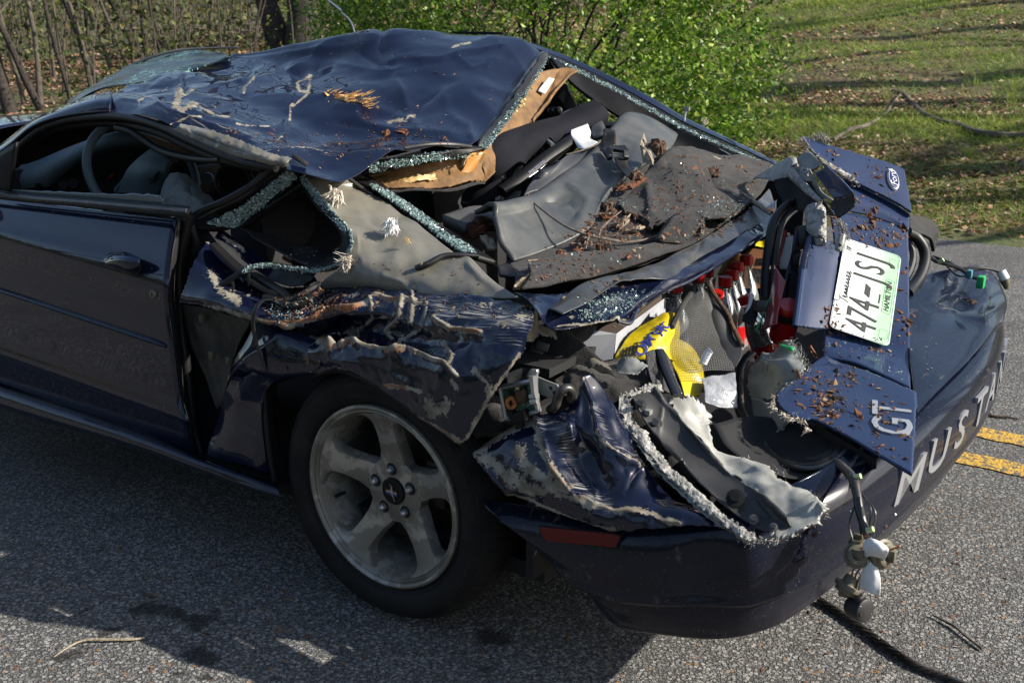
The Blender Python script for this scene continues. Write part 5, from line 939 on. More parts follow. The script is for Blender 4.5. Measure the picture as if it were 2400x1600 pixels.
bfp = patch('boot_front_panel', [P('F', 's', (590, 1280, -.12), (780, 1290, -.17), (980, 1270, -.24), (1200, 1200, -.33), (1450, 1160, -.43), (1700, 1090, -.57), (1950, 930, -.82), (2200, 760, -1.08), (2380, 640, -1.3)), P('F', 's', (690, 1330, -.09), (820, 1400, -.12), (1000, 1360, -.19), (1220, 1280, -.28), (1450, 1230, -.38), (1700, 1160, -.5), (1950, 1020, -.72), (2200, 850, -.98), (2380, 740, -1.2)), P('F', 's', (800, 1460, -.075), (880, 1500, -.10), (1050, 1440, -.16), (1250, 1390, -.24), (1430, 1320, -.33), (1680, 1210, -.47), (1950, 1060, -.68), (2200, 900, -.93), (2380, 790, -1.14)), P('F', 's', (860, 1515, -.07), (950, 1510, -.095), (1150, 1470, -.165), (1290, 1450, -.22), (1390, 1440, -.28), (1600, 1270, -.44), (1900, 1110, -.63), (2200, 930, -.9), (2400, 800, -1.12))],
    M_paint, CAR, (44, 120), dent=[(.006, 9, 3)], scrs=[('F', [(1000, 1400), (1400, 1260), (1700, 1180)], 40, .45)], chips=[('F', [(860, 1515), (1150, 1470), (1390, 1450)], 6, .9), ('F', [(980, 1440), (1180, 1400)], 14, .5)], crease=[('F', [(1290, 1450), (1420, 1330), (1700, 1190)], .012, 10), ('F', [(1000, 1350), (1300, 1290)], .010, 22)], jag=.003, thick=.002)
mb = MB(); mb.tube(P('F', 's', (1300, 1460, -.23), (1385, 1470, -.26), (1445, 1370, -.32), (1600, 1265, -.44), (1800, 1180, -.56), (2100, 1000, -.8), (2330, 850, -1.05)), .005, 7, smooth=50); mb.build('panel_lip', M_paint, bfp)
# ---- crumpled rear quarter: upper flap, main crumple, front dog-leg
E_ = 'E'
patch('quarter_upper_flap', [P(E_, 's', (250, 625, -.09), (430, 755, -.11), (620, 870, -.14), (830, 945, -.15), (1040, 925, -.14)), P(E_, 's', (140, 800, -.01), (310, 860, -.03), (510, 960, -.05), (730, 1030, -.07), (980, 1010, -.09)), P(E_, 's', (75, 980, .025), (250, 1000, .03), (460, 1060, .03), (690, 1120, .02), (930, 1110, -.01)), P(E_, 's', (60, 1040, .02), (240, 1068, .032), (450, 1130, .036), (680, 1195, .036), (900, 1205, .02))],
    M_paint, CAR, (60, 90), dent=[(.003, 11, 2)], ridge=[(.010, 9)], scr=.3, scrs=[(E_, [(200, 800), (500, 1000), (700, 1080)], 60, .62)], chips=[(E_, [(270, 850), (300, 920), (330, 960)], 20, .9), (E_, [(380, 990), (460, 1050)], 26, .95), (E_, [(240, 1065), (450, 1130), (690, 1195), (900, 1190)], 12, 1.), (E_, [(540, 1000), (560, 960)], 8, .8), (E_, [(250, 630), (270, 660)], 6, .9)], rust=[(E_, [(680, 1180), (900, 1190)], 12, .9)], crease=[(E_, [(240, 1060), (450, 1125), (690, 1190), (900, 1190)], .008, 8)], jag=.003)
# black rubber and rails folded into the flap
mb = MB(); mb.tube(P(E_, 's', (290, 650, -.06), (420, 780, -.06), (560, 900, -.06), (700, 980, -.06), (810, 1040, -.045)), .014, 8, smooth=30, flat=.6); mb.build('folded_rail', M_black, CAR)
mb = MB(); mb.tube(P(E_, 's', (330, 640, -.08), (480, 780, -.08), (620, 880, -.08), (760, 970, -.07), (815, 1035, -.045), (900, 990, -.05), (1020, 920, -.09)), .012, 8, smooth=40, flat=.7); mb.build('folded_rail', M_trim, CAR)
mb = MB(); mb.tube(P(E_, 's', (640, 1010, -.02), (720, 1030, -.02), (810, 1068, -.01), (900, 1040, -.02), (1030, 950, -.06)), .010, 8, smooth=30); mb.build('folded_rail', M_rubber, CAR)
patch('folded_inner_panel', [P(E_, 's', (330, 560, -.16), (480, 640, -.17), (640, 740, -.18), (800, 810, -.18), (980, 860, -.16)), P(E_, 's', (300, 600, -.11), (450, 700, -.12), (600, 820, -.13), (780, 920, -.13), (1000, 900, -.12))], M_paint, CAR, (16, 40), dent=[(.008, 16, 3)], scr=.4, chips=[(E_, [(370, 600), (500, 700)], 14, .8)])
patch('folded_inner_panel', [P(E_, 's', (700, 815, -.12), (820, 830, -.12), (1000, 850, -.12)), P(E_, 's', (650, 880, -.10), (820, 930, -.10), (960, 900, -.10))], M_trim, CAR, (12, 24), dent=[(.006, 20, 2)])
mb = MB(); mb.tube(P(E_, 's', (690, 1020, 0), (620, 1030, .03), (575, 1090, .05), (560, 1180, .055), (575, 1290, .055), (610, 1400, .055), (655, 1510, .05)), [.004, .007, .008, .008, .008, .007, .004], 7, smooth=40, flat=.4); mb.build('hanging_strap', M_rubber, CAR)
qm = patch('quarter_panel', [P(E_, 's', (980, 935, -.14), (1250, 942, -.125), (1500, 952, -.115), (1750, 978, -.11), (2080, 1000, -.11), (2400, 1050, -.12), (2475, 1065, -.115)), P(E_, 's', (880, 1060, -.05), (1180, 1060, -.06), (1450, 1040, -.07), (1700, 1080, -.06), (2050, 1100, -.06), (2350, 1110, -.07), (2465, 1125, -.07)), P(E_, 's', (760, 1190, .02), (1050, 1150, -.01), (1390, 1110, -.04), (1650, 1180, -.03), (2000, 1210, -.02), (2330, 1200, -.03), (2450, 1210, -.04)), P(E_, 's', (780, 1290, .0), (1010, 1280, -.05), (1280, 1240, -.06), (1590, 1290, -.03), (1950, 1320, .0), (2300, 1300, -.01), (2425, 1310, -.02)), P(E_, 's', (830, 1390, .03), (1080, 1345, .015), (1300, 1360, .02), (1560, 1390, .035), (1900, 1440, .035), (2250, 1420, .015), (2380, 1410, .0)), P('S', 's', (690, 850, .035), (800, 840, .035), (880, 860, .04), (970, 890, .05), (1080, 900, .05), (1150, 890, .03), (1195, 862, .01)), P('S', 's', (735, 880, .03), (800, 864, .04), (905, 916, .045), (975, 968, .05), (1035, 1005, .055), (1075, 1035, .05), (1095, 1030, .045))],
    M_paint, CAR, (170, 210), dent=[(.006, 12, 2), (.0016, 34, 2)], ridge=[(.014, 8), (.004, 20)], seed=9, jag=.0025, jagn=40, scr=.2,
    crease=[(E_, [(690, 1190), (830, 1200), (1080, 1120), (1380, 1020)], .022, 11), (E_, [(1090, 1330), (1250, 1350), (1500, 1385), (1700, 1410), (1870, 1440), (1960, 1550)], .022, 10), (E_, [(1380, 1000), (1390, 1150), (1260, 1240), (1250, 1340)], .014, 8), (E_, [(1580, 1040), (1560, 1150), (1480, 1250), (1510, 1300)], .014, 8), (E_, [(1640, 980), (1650, 1060), (1740, 1050)], .012, 8), (E_, [(1740, 1080), (1700, 1220), (1560, 1330), (1540, 1380)], .013, 8), (E_, [(1640, 1080), (1620, 1200)], .01, 8), (E_, [(1790, 1140), (1900, 1210), (2100, 1240)], .013, 9), (E_, [(1850, 1310), (1910, 1380), (1900, 1440)], .012, 7), (E_, [(1400, 970), (1550, 1030), (1650, 1040)], .014, 10), (E_, [(1140, 1180), (1200, 1280)], -.03, 30), (E_, [(1420, 1180), (1440, 1300)], -.016, 20), (E_, [(1900, 1300), (2100, 1290)], -.012, 30), (E_, [(1100, 1240), (1130, 1340)], -.02, 14), (E_, [(820, 1330), (950, 1360), (1080, 1300)], .016, 22)],
    chips=[(E_, [(690, 1190), (830, 1200), (1080, 1120), (1380, 1025)], 12, 1.), (E_, [(860, 1340), (960, 1330), (1060, 1330)], 26, 1.), (E_, [(1090, 1335), (1250, 1350), (1500, 1385), (1700, 1410), (1870, 1440), (1960, 1550)], 9, 1.), (E_, [(1380, 1000), (1390, 1150), (1330, 1200), (1260, 1240), (1250, 1340)], 9, .95), (E_, [(1400, 970), (1550, 1030), (1660, 1040)], 15, 1.), (E_, [(1580, 1040), (1560, 1150), (1480, 1250), (1510, 1300)], 11, 1.), (E_, [(1640, 980), (1650, 1060), (1740, 1050)], 9, 1.), (E_, [(1740, 1080), (1700, 1220), (1560, 1330), (1540, 1380)], 7, 1.), (E_, [(1640, 1080), (1630, 1180)], 13, 1.), (E_, [(1790, 1140), (1900, 1215), (2110, 1245)], 13, 1.), (E_, [(1850, 1300), (1910, 1380), (1900, 1440)], 12, .95), (E_, [(1410, 1150), (1480, 1140)], 9, .9), (E_, [(1170, 1260), (1200, 1310)], 10, .85), ('I', [(560, 95), (720, 200), (900, 330), (1080, 430), (1220, 500), (1390, 605)], 15, 1.), ('I', [(880, 190), (1000, 220), (1110, 250)], 12, .9), ('I', [(1160, 330), (1210, 390), (1290, 330)], 30, .95), ('I', [(1330, 190), (1365, 240)], 12, .9), ('I', [(1480, 110), (1560, 190), (1570, 240)], 20, .9), ('I', [(1790, 0), (1650, 180), (1560, 290), (1500, 400), (1440, 540), (1400, 610)], 11, 1.), (E_, [(2250, 1180), (2420, 1120)], 40, .55), (E_, [(2100, 1060), (2300, 1080)], 36, .5), (E_, [(1060, 1040), (1100, 1000), (1150, 970)], 8, .85), (E_, [(1180, 990), (1250, 980)], 16, .75)],
    rust=[(E_, [(720, 1200), (1080, 1130), (1300, 1060)], 14, .9), (E_, [(1090, 1345), (1500, 1400), (1700, 1420)], 14, .75), (E_, [(860, 1340), (1060, 1330)], 30, .55), (E_, [(1400, 980), (1560, 1040)], 18, .7), (E_, [(1900, 1215), (2100, 1245)], 14, .7), ('I', [(560, 95), (900, 330), (1220, 500), (1390, 605)], 16, .6), (E_, [(1580, 1080), (1500, 1200)], 16, .5), ('I', [(880, 190), (1000, 220)], 12, .9)],
    scrs=[(E_, [(1800, 1060), (2400, 1180)], 75, .9), (E_, [(2000, 1200), (2350, 1300)], 70, .7), (E_, [(1500, 1150), (1900, 1350)], 60, .5), (E_, [(1150, 1000), (1700, 1060)], 40, .6), ('I', [(800, 120), (1200, 300), (1500, 250)], 60, .5)])
patch('quarter_under_edge', [P('S', 's', (735, 880, .03), (800, 865, .038), (905, 917, .043), (975, 969, .048), (1035, 1006, .053), (1080, 1042, .05)), P('S', 's', (735, 885, -.05), (800, 880, -.05), (905, 930, -.05), (975, 980, -.05), (1035, 1020, -.04), (1090, 1050, .0))], M_dark, CAR, (6, 40))
patch('quarter_dog_leg', [P('D', 's', (1725, 715, -.01), (1860, 755, .005), (2010, 800, .0), (2170, 880, .0)), P('D', 's', (1640, 880, .02), (1790, 900, .035), (1990, 920, .03), (2190, 990, .03)), P('D', 's', (1570, 1010, .03), (1680, 1060, .055), (1860, 1080, .05), (2140, 1070, .035)), P('D', 's', (1560, 1130, .015), (1650, 1165, .035), (1760, 1175, .035), (1850, 1165, .03)), P('D', 's', (1500, 1330, .0), (1590, 1330, .012), (1700, 1330, .015), (1780, 1330, .015)), P('D', 's', (1430, 1560, .015), (1550, 1580, .03), (1700, 1600, .03), (1800, 1600, .02)), P('D', 's', (1410, 1650, .02), (1550, 1690, .03), (1720, 1740, .03), (1830, 1780, .01))], M_paint, CAR, (80, 70), dent=[(.003, 8, 2)], ridge=[(.014, 6)], crease=[('D', [(1570, 1130), (1700, 1000), (1900, 850)], .012, 14), ('D', [(1620, 1160), (1720, 1090), (1830, 1130)], -.01, 18)], seed=12, chips=[('D', [(1545, 985), (1555, 1030)], 5, .9), ('D', [(1490, 1330), (1500, 1260)], 4, .8), ('D', [(2130, 1070), (2190, 1085)], 8, .8)])
patch('wheel_arch_liner', [P('S', 's', (610, 905, -.02), (720, 870, -.06), (860, 860, -.06), (1000, 930, -.06), (1120, 1050, -.06), (1200, 1150, -.06)), P('S', 's', (600, 905, -.32), (720, 850, -.35), (860, 820, -.35), (1000, 880, -.35), (1120, 1000, -.35), (1220, 1100, -.35))], M_dark, CAR, (8, 24), thick=.01)
patch('wheel_arch_front', [P('S', 's', (612, 900, .0), (640, 880, -.3)), P('S', 's', (622, 1040, .015), (650, 1000, -.3)), P('S', 's', (640, 1140, .0), (680, 1110, -.3))], M_dark, CAR, (10, 6), thick=.01)
# ---- left rear wheel
WC = np.array([0, 0, .322])
def wheel():
    root = MB().lathe([(.150, -.215), (.20, -.215), (.222, -.205), (.226, -.19)], WC, (0, 1, 0), 72)
    # barrel + lip of the rim is the part itself
    root = MB()
    root.lathe([(.222, -.21), (.205, -.18), (.196, -.10), (.198, -.045), (.205, -.03), (.2085, -.012), (.2125, -.004), (.217, -.006), (.2185, -.002), (.2235, .002), (.229, .0), (.231, -.006), (.229, -.016)], WC, (0, 1, 0), 96)
    # the lathe caps its ends; leave the inside open
    root.F = [f for f in root.F if len(f) == 4]; root.I = [0]*len(root.F)
    rim = root.build('wheel', M_rim, CAR)
    ty = MB(); ty.lathe([(.222, -.008), (.2315, -.010), (.238, -.004), (.246, .003), (.262, .008), (.280, .009), (.2945, .004), (.3035, -.004), (.309, -.012), (.3125, -.020), (.3195, -.034), (.3228, -.05), (.3232, -.075), (.3225, -.0765), (.314, -.077), (.314, -.083), (.3225, -.0835), (.3238, -.11), (.323, -.1385), (.314, -.139), (.314, -.145), (.323, -.1455), (.3228, -.18), (.312, -.205), (.295, -.218), (.26, -.222), (.225, -.215)], WC, (0, 1, 0), 128)
    ty.F = [f for f in ty.F if len(f) == 4]; ty.I = [0]*len(ty.F)
    for rr in (.2425, .2905, .2985):
        t = np.linspace(0, 2*np.pi, 97); h = {.2425: .0015, .2905: .0062, .2985: .0015}[rr]; ty.tube(WC+np.stack([rr*np.cos(t), 0*t+h, rr*np.sin(t)], -1), .0011, 5, cap=False)
    tyre = ty.build('tyre', M_tyre, rim)
    # tread: shoulder grooves
    tg = MB()
    for k in range(72):
        a = 2*np.pi*k/72; pts = [WC+np.array([r*math.cos(a+s), y, r*math.sin(a+s)]) for r, y, s in ((.3085, -.0125, 0), (.3165, -.028, .012), (.3245, -.05, .03), (.3250, -.072, .055))]; tg.tube(pts, .0022, 4, cap=False)
    o = tg.build('tread_grooves', M_dark, rim, smooth=False)
    # raised sidewall lettering
    tl = MB()
    for s, mid, size in (('245/45ZR17', 84, .013), ('M+S RADIAL', -20, .010), ('TTOMA', 118, .026)):
        for k, ch in enumerate(s):
            if ch == ' ': continue
            rr = .281 if size > .02 else .2655; pitch = size*.78/rr; a = math.radians(mid)+pitch*(k-(len(s)-1)/2)
            # seen from the left side the letters run clockwise: x forward is to the viewer's left
            ca, sa = math.cos(a), math.sin(a); o_ = WC+np.array([-rr*math.cos(math.pi-a), .0092, rr*sa]); o_ = WC+np.array([rr*ca, .0088, rr*sa]); upv = np.array([ca, 0, sa]); xv = np.array([sa, 0, -ca]) if False else np.cross(upv, [0, 1., 0])
            fr_ = np.stack([xv, upv, np.array([0, 1., 0])], 1); a2 = math.radians(mid)-0
            tl.add(*put(text(ch, size, .0006, 0, .8), WC+np.array([rr*math.cos(math.radians(mid)+pitch*((len(s)-1)/2-k)), .0085, rr*math.sin(math.radians(mid)+pitch*((len(s)-1)/2-k))]), None or letter_frame(math.radians(mid)+pitch*((len(s)-1)/2-k))))
    tl.build('sidewall_lettering', M_tyre, rim, smooth=False)
    # spokes
    def face_y(r): return np.interp(r, [0, .06, .10, .15, .19, .21], [-.052, -.052, -.050, -.036, -.022, -.012])
    for k in range(5):
        a0 = math.radians(90+72*k-3); rs = np.linspace(.055, .2075, 22); ms = MB(); V = []
        hw = np.interp(rs, [.055, .075, .09, .11, .135, .16, .178, .19, .20, .2075], [.046, .046, .040, .034, .0315, .0315, .034, .041, .056, .085])
        for r, wdt in zip(rs, hw):
            t = np.array([-1.04, -1.0, -.9, -.55, 0, .55, .9, 1., 1.04]); dz = np.array([-.034, -.010, -.0025, 0, .0008, 0, -.0025, -.010, -.034])
            ang = a0+t*wdt/r if r > .07 else a0+t*min(wdt/r, .65)
            rr = np.full(9, r); V.append(np.stack([rr*np.cos(ang), face_y(r)+dz, rr*np.sin(ang)], -1))
        F = [tuple(f) for f in gridfaces(22, 9)]; ms.add(np.concatenate(V)+WC, F); ms.build('spoke', M_rim, rim)
    hub = MB(); hub.lathe([(.082, -.085), (.082, -.055), (.076, -.0515), (.036, -.0512), (.0355, -.053)], WC, (0, 1, 0), 60); hub.build('hub', M_rim, rim)
    cap = MB(); cap.lathe([(.0335, -.053), (.0335, -.047), (.031, -.0445), (.0, -.0435)], WC, (0, 1, 0), 40); cap.build('centre_cap', M_black, rim)
    # running horse over three bars
    em = MB(); y = -.0425; X = lambda a, b: WC+np.array([-a, y, b])
    tl_ = .3
    rot = lambda a, b: (a*math.cos(tl_)+b*math.sin(tl_), -a*math.sin(tl_)+b*math.cos(tl_))
    for s0, mi in ((-.0052, 1), (0, 0), (.0052, 2)):
        em.slab([X(-.017, s0-.0024), X(.017, s0-.0024), X(.017, s0+.0024), X(-.017, s0+.0024)][::-1], (0, 1, 0), .0006, mi)
    em.build('emblem_bars', [M_silver, M_blueink, M_redd], rim, smooth=False)
    em = MB(); hp = [(-.002, .021), (.001, .017), (.0045, .016), (.004, .008), (.0065, 0), (.0055, -.006), (.0085, -.012), (.0105, -.021), (.009, -.022), (.006, -.013), (.0025, -.008), (-.001, -.003), (-.003, .004), (-.001, .009), (.001, .014), (-.003, .0195)]
    em.slab([X(*p)+[0, .0008, 0] for p in hp][::-1], (0, 1, 0), .0012); em.build('horse_emblem', M_silver, rim, smooth=False)
    for k in range(5):
        a = math.radians(90+72*k+33-36); c = WC+np.array([.0572*math.cos(a), 0, .0572*math.sin(a)])
        MB().lathe([(.0185, -.0495), (.0172, -.0498), (.0165, -.051)], c, (0, 1, 0), 26).build('lug_rim', M_rim, rim)
        MB().lathe([(.0160, -.0493), (.0, -.0492)], c, (0, 1, 0), 24).build('lug_shade_disc', M_dark, rim)  # flat dark disc stands in for the shade in the nut's recess
        MB().lathe([(.0098, -.0500), (.0098, -.0415), (.0078, -.038), (.0055, -.0345), (.0, -.0335)], c, (0, 1, 0), 6).build('lug_nut', M_silver, rim)
    MB().lathe([(.017, -.13), (.14, -.13), (.142, -.15), (.05, -.15)], WC, (0, 1, 0), 48).build('brake_disc', M_brake, rim)
    MB().box(WC+[-.09, -.13, .02], (.06, .07, .12)).build('brake_caliper', M_brake, rim, bevel=.01)
    MB().lathe([(.20, -.17), (.0, -.172)], WC, (0, 1, 0), 40).build('inner_wheel', M_dark, rim)
    va = math.radians(200); vc = WC+np.array([.183*math.cos(math.radians(-17)), -.052, .183*math.sin(math.radians(-17))]); MB().tube([vc+[-.004, -.01, 0], vc+[.0, .008, -.001], vc+[.002, .018, -.002]], .0048, 8).build('valve_stem', M_black, rim)
def letter_frame(a):
    upv = np.array([math.cos(a), 0, math.sin(a)]); xv = np.array([math.sin(a), 0, -math.cos(a)])
    # viewer looks along -y with x to the left, so reading direction follows decreasing angle
    return np.stack([-np.cross([0, 1., 0], upv)*-1, upv, np.array([0, 1., 0])], 1)
wheel()
# ---- rear bumper: loft round the tail
path = [(-.30, .030), (-.45, .034), (-.60, .034), (-.74, .022), (-.85, -.012), (-.93, -.065), (-.985, -.14), (-1.03, -.27), (-1.066, -.45), (-1.09, -.65), (-1.105, -.9), (-1.10, -1.15), (-1.075, -1.38), (-1.03, -1.56), (-.95, -1.69), (-.82, -1.77), (-.6, -1.81), (-.4, -1.81)]
k = len(path); pa = np.array(path); tg_ = np.gradient(pa, axis=0); tg_ /= np.linalg.norm(tg_, axis=1, keepdims=True); out = np.stack([tg_[:, 1], -tg_[:, 0]], -1); out *= np.sign((out*(pa-np.array([-.5, -.9]))).sum(1))[:, None]
top = np.interp(np.arange(k), [0, 2, 4, 6, 7, 9, 12, 14, k-1], [.40, .44, .49, .535, .55, .585, .605, .61, .62]); bot = np.interp(np.arange(k), [0, 1, 2, 4, 6, 8, 11, 14, k-1], [.375, .245, .205, .225, .255, .31, .335, .30, .3])
fx = np.array([.0, .045, .10, .15]+[0]*(k-4)); 
prof = []
for f_, inset in ((-.04, .30), (-.02, .10), (0, .028), (.06, .004), (.16, -.010), (.34, -.016), (.52, -.010), (.62, -.012), (.66, .012), (.80, .02), (.93, .03), (1.0, .045), (1.02, .12)):
    z = top+(bot-top)*f_
    ins = np.where(np.arange(k) < 11, np.minimum(inset, np.where(np.arange(k) < 4, .03, .055)), inset) if f_ <= 0 else inset
    xy = pa-out*np.asarray(ins)[..., None] if np.ndim(ins) else pa-out*ins
    prof.append(np.concatenate([xy, z[:, None]], 1))
prof = np.array(prof); lowm = np.linspace(0, 1, 13)
# the front edge slants back towards the ground
for i in range(13): prof[i, :4, 0] -= np.array([1.0, .6, .25, 0])*(np.clip((i-2)/9, 0, 1)**1.0)*np.array([.26, .26, .2, 0])
def bumper_fold(G, N):
    q_ = proj(G.reshape(-1, 3)); d = np.exp(-(np.hypot((q_[:, 0]-1640)/70, (q_[:, 1]-1320)/85))**2)*-.02+np.exp(-(np.hypot((q_[:, 0]-1750)/45, (q_[:, 1]-1300)/110))**2)*.012
    return G+N*d.reshape(G.shape[:2])[..., None]
bumper = patch('rear_bumper', prof, M_bumper, CAR, (90, 220), thick=.004, fold=bumper_fold, dent=[(.003, 4, 2)], scrs=[('M', [(880, 480), (830, 640), (800, 760), (720, 920)], 62, .55), ('M', [(960, 560), (900, 760), (800, 960)], 40, .45), ('M', [(60, 1185), (350, 1245), (620, 1245)], 22, .75), ('J', [(850, 1370), (915, 1392)], 5, .9), ('K', [(1590, 380), (1640, 430), (1640, 560)], 8, .6), ('K', [(1690, 280), (1690, 540)], 6, .8), ('G', [(2100, 1500), (2200, 1250)], 20, .5), ('M', [(300, 1060), (480, 1100)], 16, .45)])
# side marker
sm_ = P('J', 's', (553, 957, .0445), (1005, 1003, .0425), (1040, 1015, .0415), (1012, 1082, .0465), (605, 1045, .0475), (578, 1030, .047)); mb = MB(); mb.slab(sm_, (0, 1, 0), .004); mb.build('side_marker', M_redd, bumper, smooth=False, bevel=.002)
sm2 = P('J', 's', (548, 950, .0435), (1006, 996, .0415), (1050, 1012, .0405), (1018, 1092, .0455), (602, 1053, .0465), (570, 1034, .046)); mb = MB(); mb.slab(sm2, (0, 1, 0), .0025); mb.build('marker_bezel', M_black, bumper, smooth=False)
# raised name across the tail
for ch, y in zip('MUSTANG', np.linspace(-.44, -1.36, 7)):
    i = np.interp(y, pa[::-1, 1], np.arange(k)[::-1]); xy = np.array([np.interp(i, np.arange(k), pa[:, 0]), np.interp(i, np.arange(k), pa[:, 1])]); on = np.array([np.interp(i, np.arange(k), out[:, 0]), np.interp(i, np.arange(k), out[:, 1]), 0.]); on /= np.linalg.norm(on)
    z0 = np.interp(i, np.arange(k), top); z1 = np.interp(i, np.arange(k), bot); zc = z0+(z1-z0)*.33; xv = np.cross([0, 0, 1.], on)
    mb = MB(); mb.add(*put(text(ch, .112, .004, .2, 1.6, .0012), np.array([xy[0], xy[1], zc])+on*.0185, np.stack([xv, [0, 0, 1.], on], 1))); mb.build('raised_letter', simple('letter_silver', (.20, .205, .215), .4) if 'letter_silver' not in MATS else MATS['letter_silver'], bumper, smooth=False)
# deck of the tail, right part: step and shelf
deck = patch('bumper_deck', [P('G', 'h', (1480, 1060, .70), (1600, 1030, .70), (1700, 990, .70), (1850, 960, .70), (1960, 940, .69), (2080, 960, .67)), P('G', 'h', (1490, 1200, .68), (1580, 1160, .68), (1720, 1110, .68), (1860, 1010, .68), (2000, 985, .67), (2120, 1010, .65)), P('G', 'h', (1500, 1330, .66), (1620, 1270, .66), (1720, 1220, .655), (1860, 1250, .63), (2040, 1180, .63), (2170, 1100, .62)), P('G', 'h', (1530, 1500, .64), (1680, 1440, .635), (1840, 1380, .63), (1980, 1330, .625), (2090, 1260, .625), (2200, 1200, .605)), P('G', 'h', (1570, 1800, .61), (1720, 1720, .61), (1850, 1620, .61), (1980, 1500, .61), (2080, 1400, .61), (2170, 1330, .60)), P('K', 'h', (1590, 380, .60), (1700, 260, .605), (1830, 130, .605), (1940, 20, .605), (2040, -110, .605), (2130, -240, .59))], M_bumper, bumper, (60, 60), thick=.004, crease=[('G', [(1720, 1190), (1830, 1080), (1850, 1010)], .012, 12), ('G', [(1720, 1200), (1880, 1290), (2040, 1310)], .012, 10), ('G', [(2040, 1310), (2080, 1200), (2060, 1100)], .006, 10)])
# ---- crumpled sheet behind the wheel
J = 'J'
tailq = patch('tail_quarter', [P(J, 's', (152, 528, .03), (340, 398, .0), (510, 322, -.03), (735, 232, -.05), (832, 48, -.09), (960, 165, -.12), (1060, 320, -.13)), P(J, 's', (165, 555, .05), (370, 470, .035), (560, 420, .01), (745, 370, -.01), (850, 290, -.05), (985, 330, -.07), (1100, 430, -.10)), P(J, 's', (215, 620, .058), (420, 590, .05), (620, 560, .03), (790, 560, -.015), (920, 520, -.01), (1050, 530, -.04), (1190, 590, -.07)), P(J, 's', (300, 700, .06), (500, 715, .058), (700, 740, .05), (880, 770, .02), (1040, 740, .0), (1190, 740, -.02), (1370, 780, -.05)), P(J, 's', (345, 735, .058), (600, 800, .055), (830, 880, .052), (1000, 900, .045), (1240, 870, .02), (1440, 880, .0), (1640, 930, -.03)), P(J, 's', (350, 752, .05), (600, 842, .05), (850, 945, .05), (1000, 985, .048), (1260, 965, .03), (1450, 958, .015), (1690, 978, -.02))],
    M_paint, CAR, (110, 150), dent=[(.004, 10, 2), (.001, 30, 2)], ridge=[(.012, 8), (.005, 20)], seed=14, jag=.003, jagn=30, scr=.15,
    crease=[(J, [(540, 330), (620, 620), (740, 760), (980, 870), (1250, 910), (1400, 945)], .014, 12), (J, [(770, 300), (830, 520)], -.02, 20), (J, [(740, 330), (800, 600), (900, 800)], .010, 12), (J, [(830, 60), (900, 380), (1000, 560), (1130, 620)], .014, 14), (J, [(1060, 760), (1150, 640)], -.012, 10), (J, [(840, 530), (900, 640), (1050, 640)], -.01, 24), (J, [(160, 540), (240, 640), (350, 740)], .008, 8)],
    chips=[(J, [(155, 540), (340, 400), (520, 330)], 16, 1.), (J, [(200, 560), (330, 640), (440, 700), (560, 740)], 32, .85), (J, [(420, 500), (480, 600), (620, 700), (700, 730)], 36, .9), (J, [(520, 340), (560, 500), (640, 640), (700, 720)], 18, .9), (J, [(740, 230), (790, 130), (830, 60)], 9, 1.), (J, [(700, 760), (830, 820), (1000, 870), (1250, 890), (1400, 950)], 13, 1.), (J, [(350, 745), (600, 835), (850, 945), (1000, 980)], 8, 1.), (J, [(900, 400), (960, 500), (1110, 600), (1140, 620)], 9, .9), (J, [(580, 660), (600, 710)], 10, 1.)],
    rust=[(J, [(560, 480), (640, 660), (980, 860)], 12, .65), (J, [(1000, 880), (1250, 895)], 10, .5)], scrs=[(J, [(560, 340), (700, 400), (760, 700), (950, 860)], 80, .85), (J, [(860, 200), (980, 420), (1080, 560)], 50, .75), (J, [(1100, 700), (1300, 850)], 50, .5)])
patch('tail_quarter_fold', [P(J, 's', (152, 528, .03), (230, 470, .01), (330, 405, -.01), (420, 355, -.03)), P(J, 's', (250, 470, -.06), (330, 400, -.08), (400, 350, -.09), (460, 320, -.1))], M_primer, CAR, (10, 24), dent=[(.004, 20, 2)])
patch('inner_wing', [P(J, 's', (-80, 470, -.03), (150, 420, -.06), (300, 330, -.08), (450, 300, -.1)), P(J, 's', (60, 500, -.05), (180, 460, -.08), (330, 390, -.1), (470, 340, -.12)), P(J, 's', (0, 600, -.12), (150, 600, -.14), (350, 560, -.15), (500, 500, -.15))], M_primer, CAR, (16, 24), dent=[(.006, 14, 2)])
patch('foam_block', [P(J, 's', (170, 280, -.05), (220, 190, -.08), (290, 190, -.09), (330, 260, -.09)), P(J, 's', (150, 380, -.03), (230, 300, -.04), (310, 290, -.05), (370, 340, -.08)), P(J, 's', (180, 410, -.05), (240, 390, -.05), (310, 370, -.06), (385, 350, -.1))], M_felt, CAR, (24, 24), dent=[(.004, 30, 2)], thick=.01)
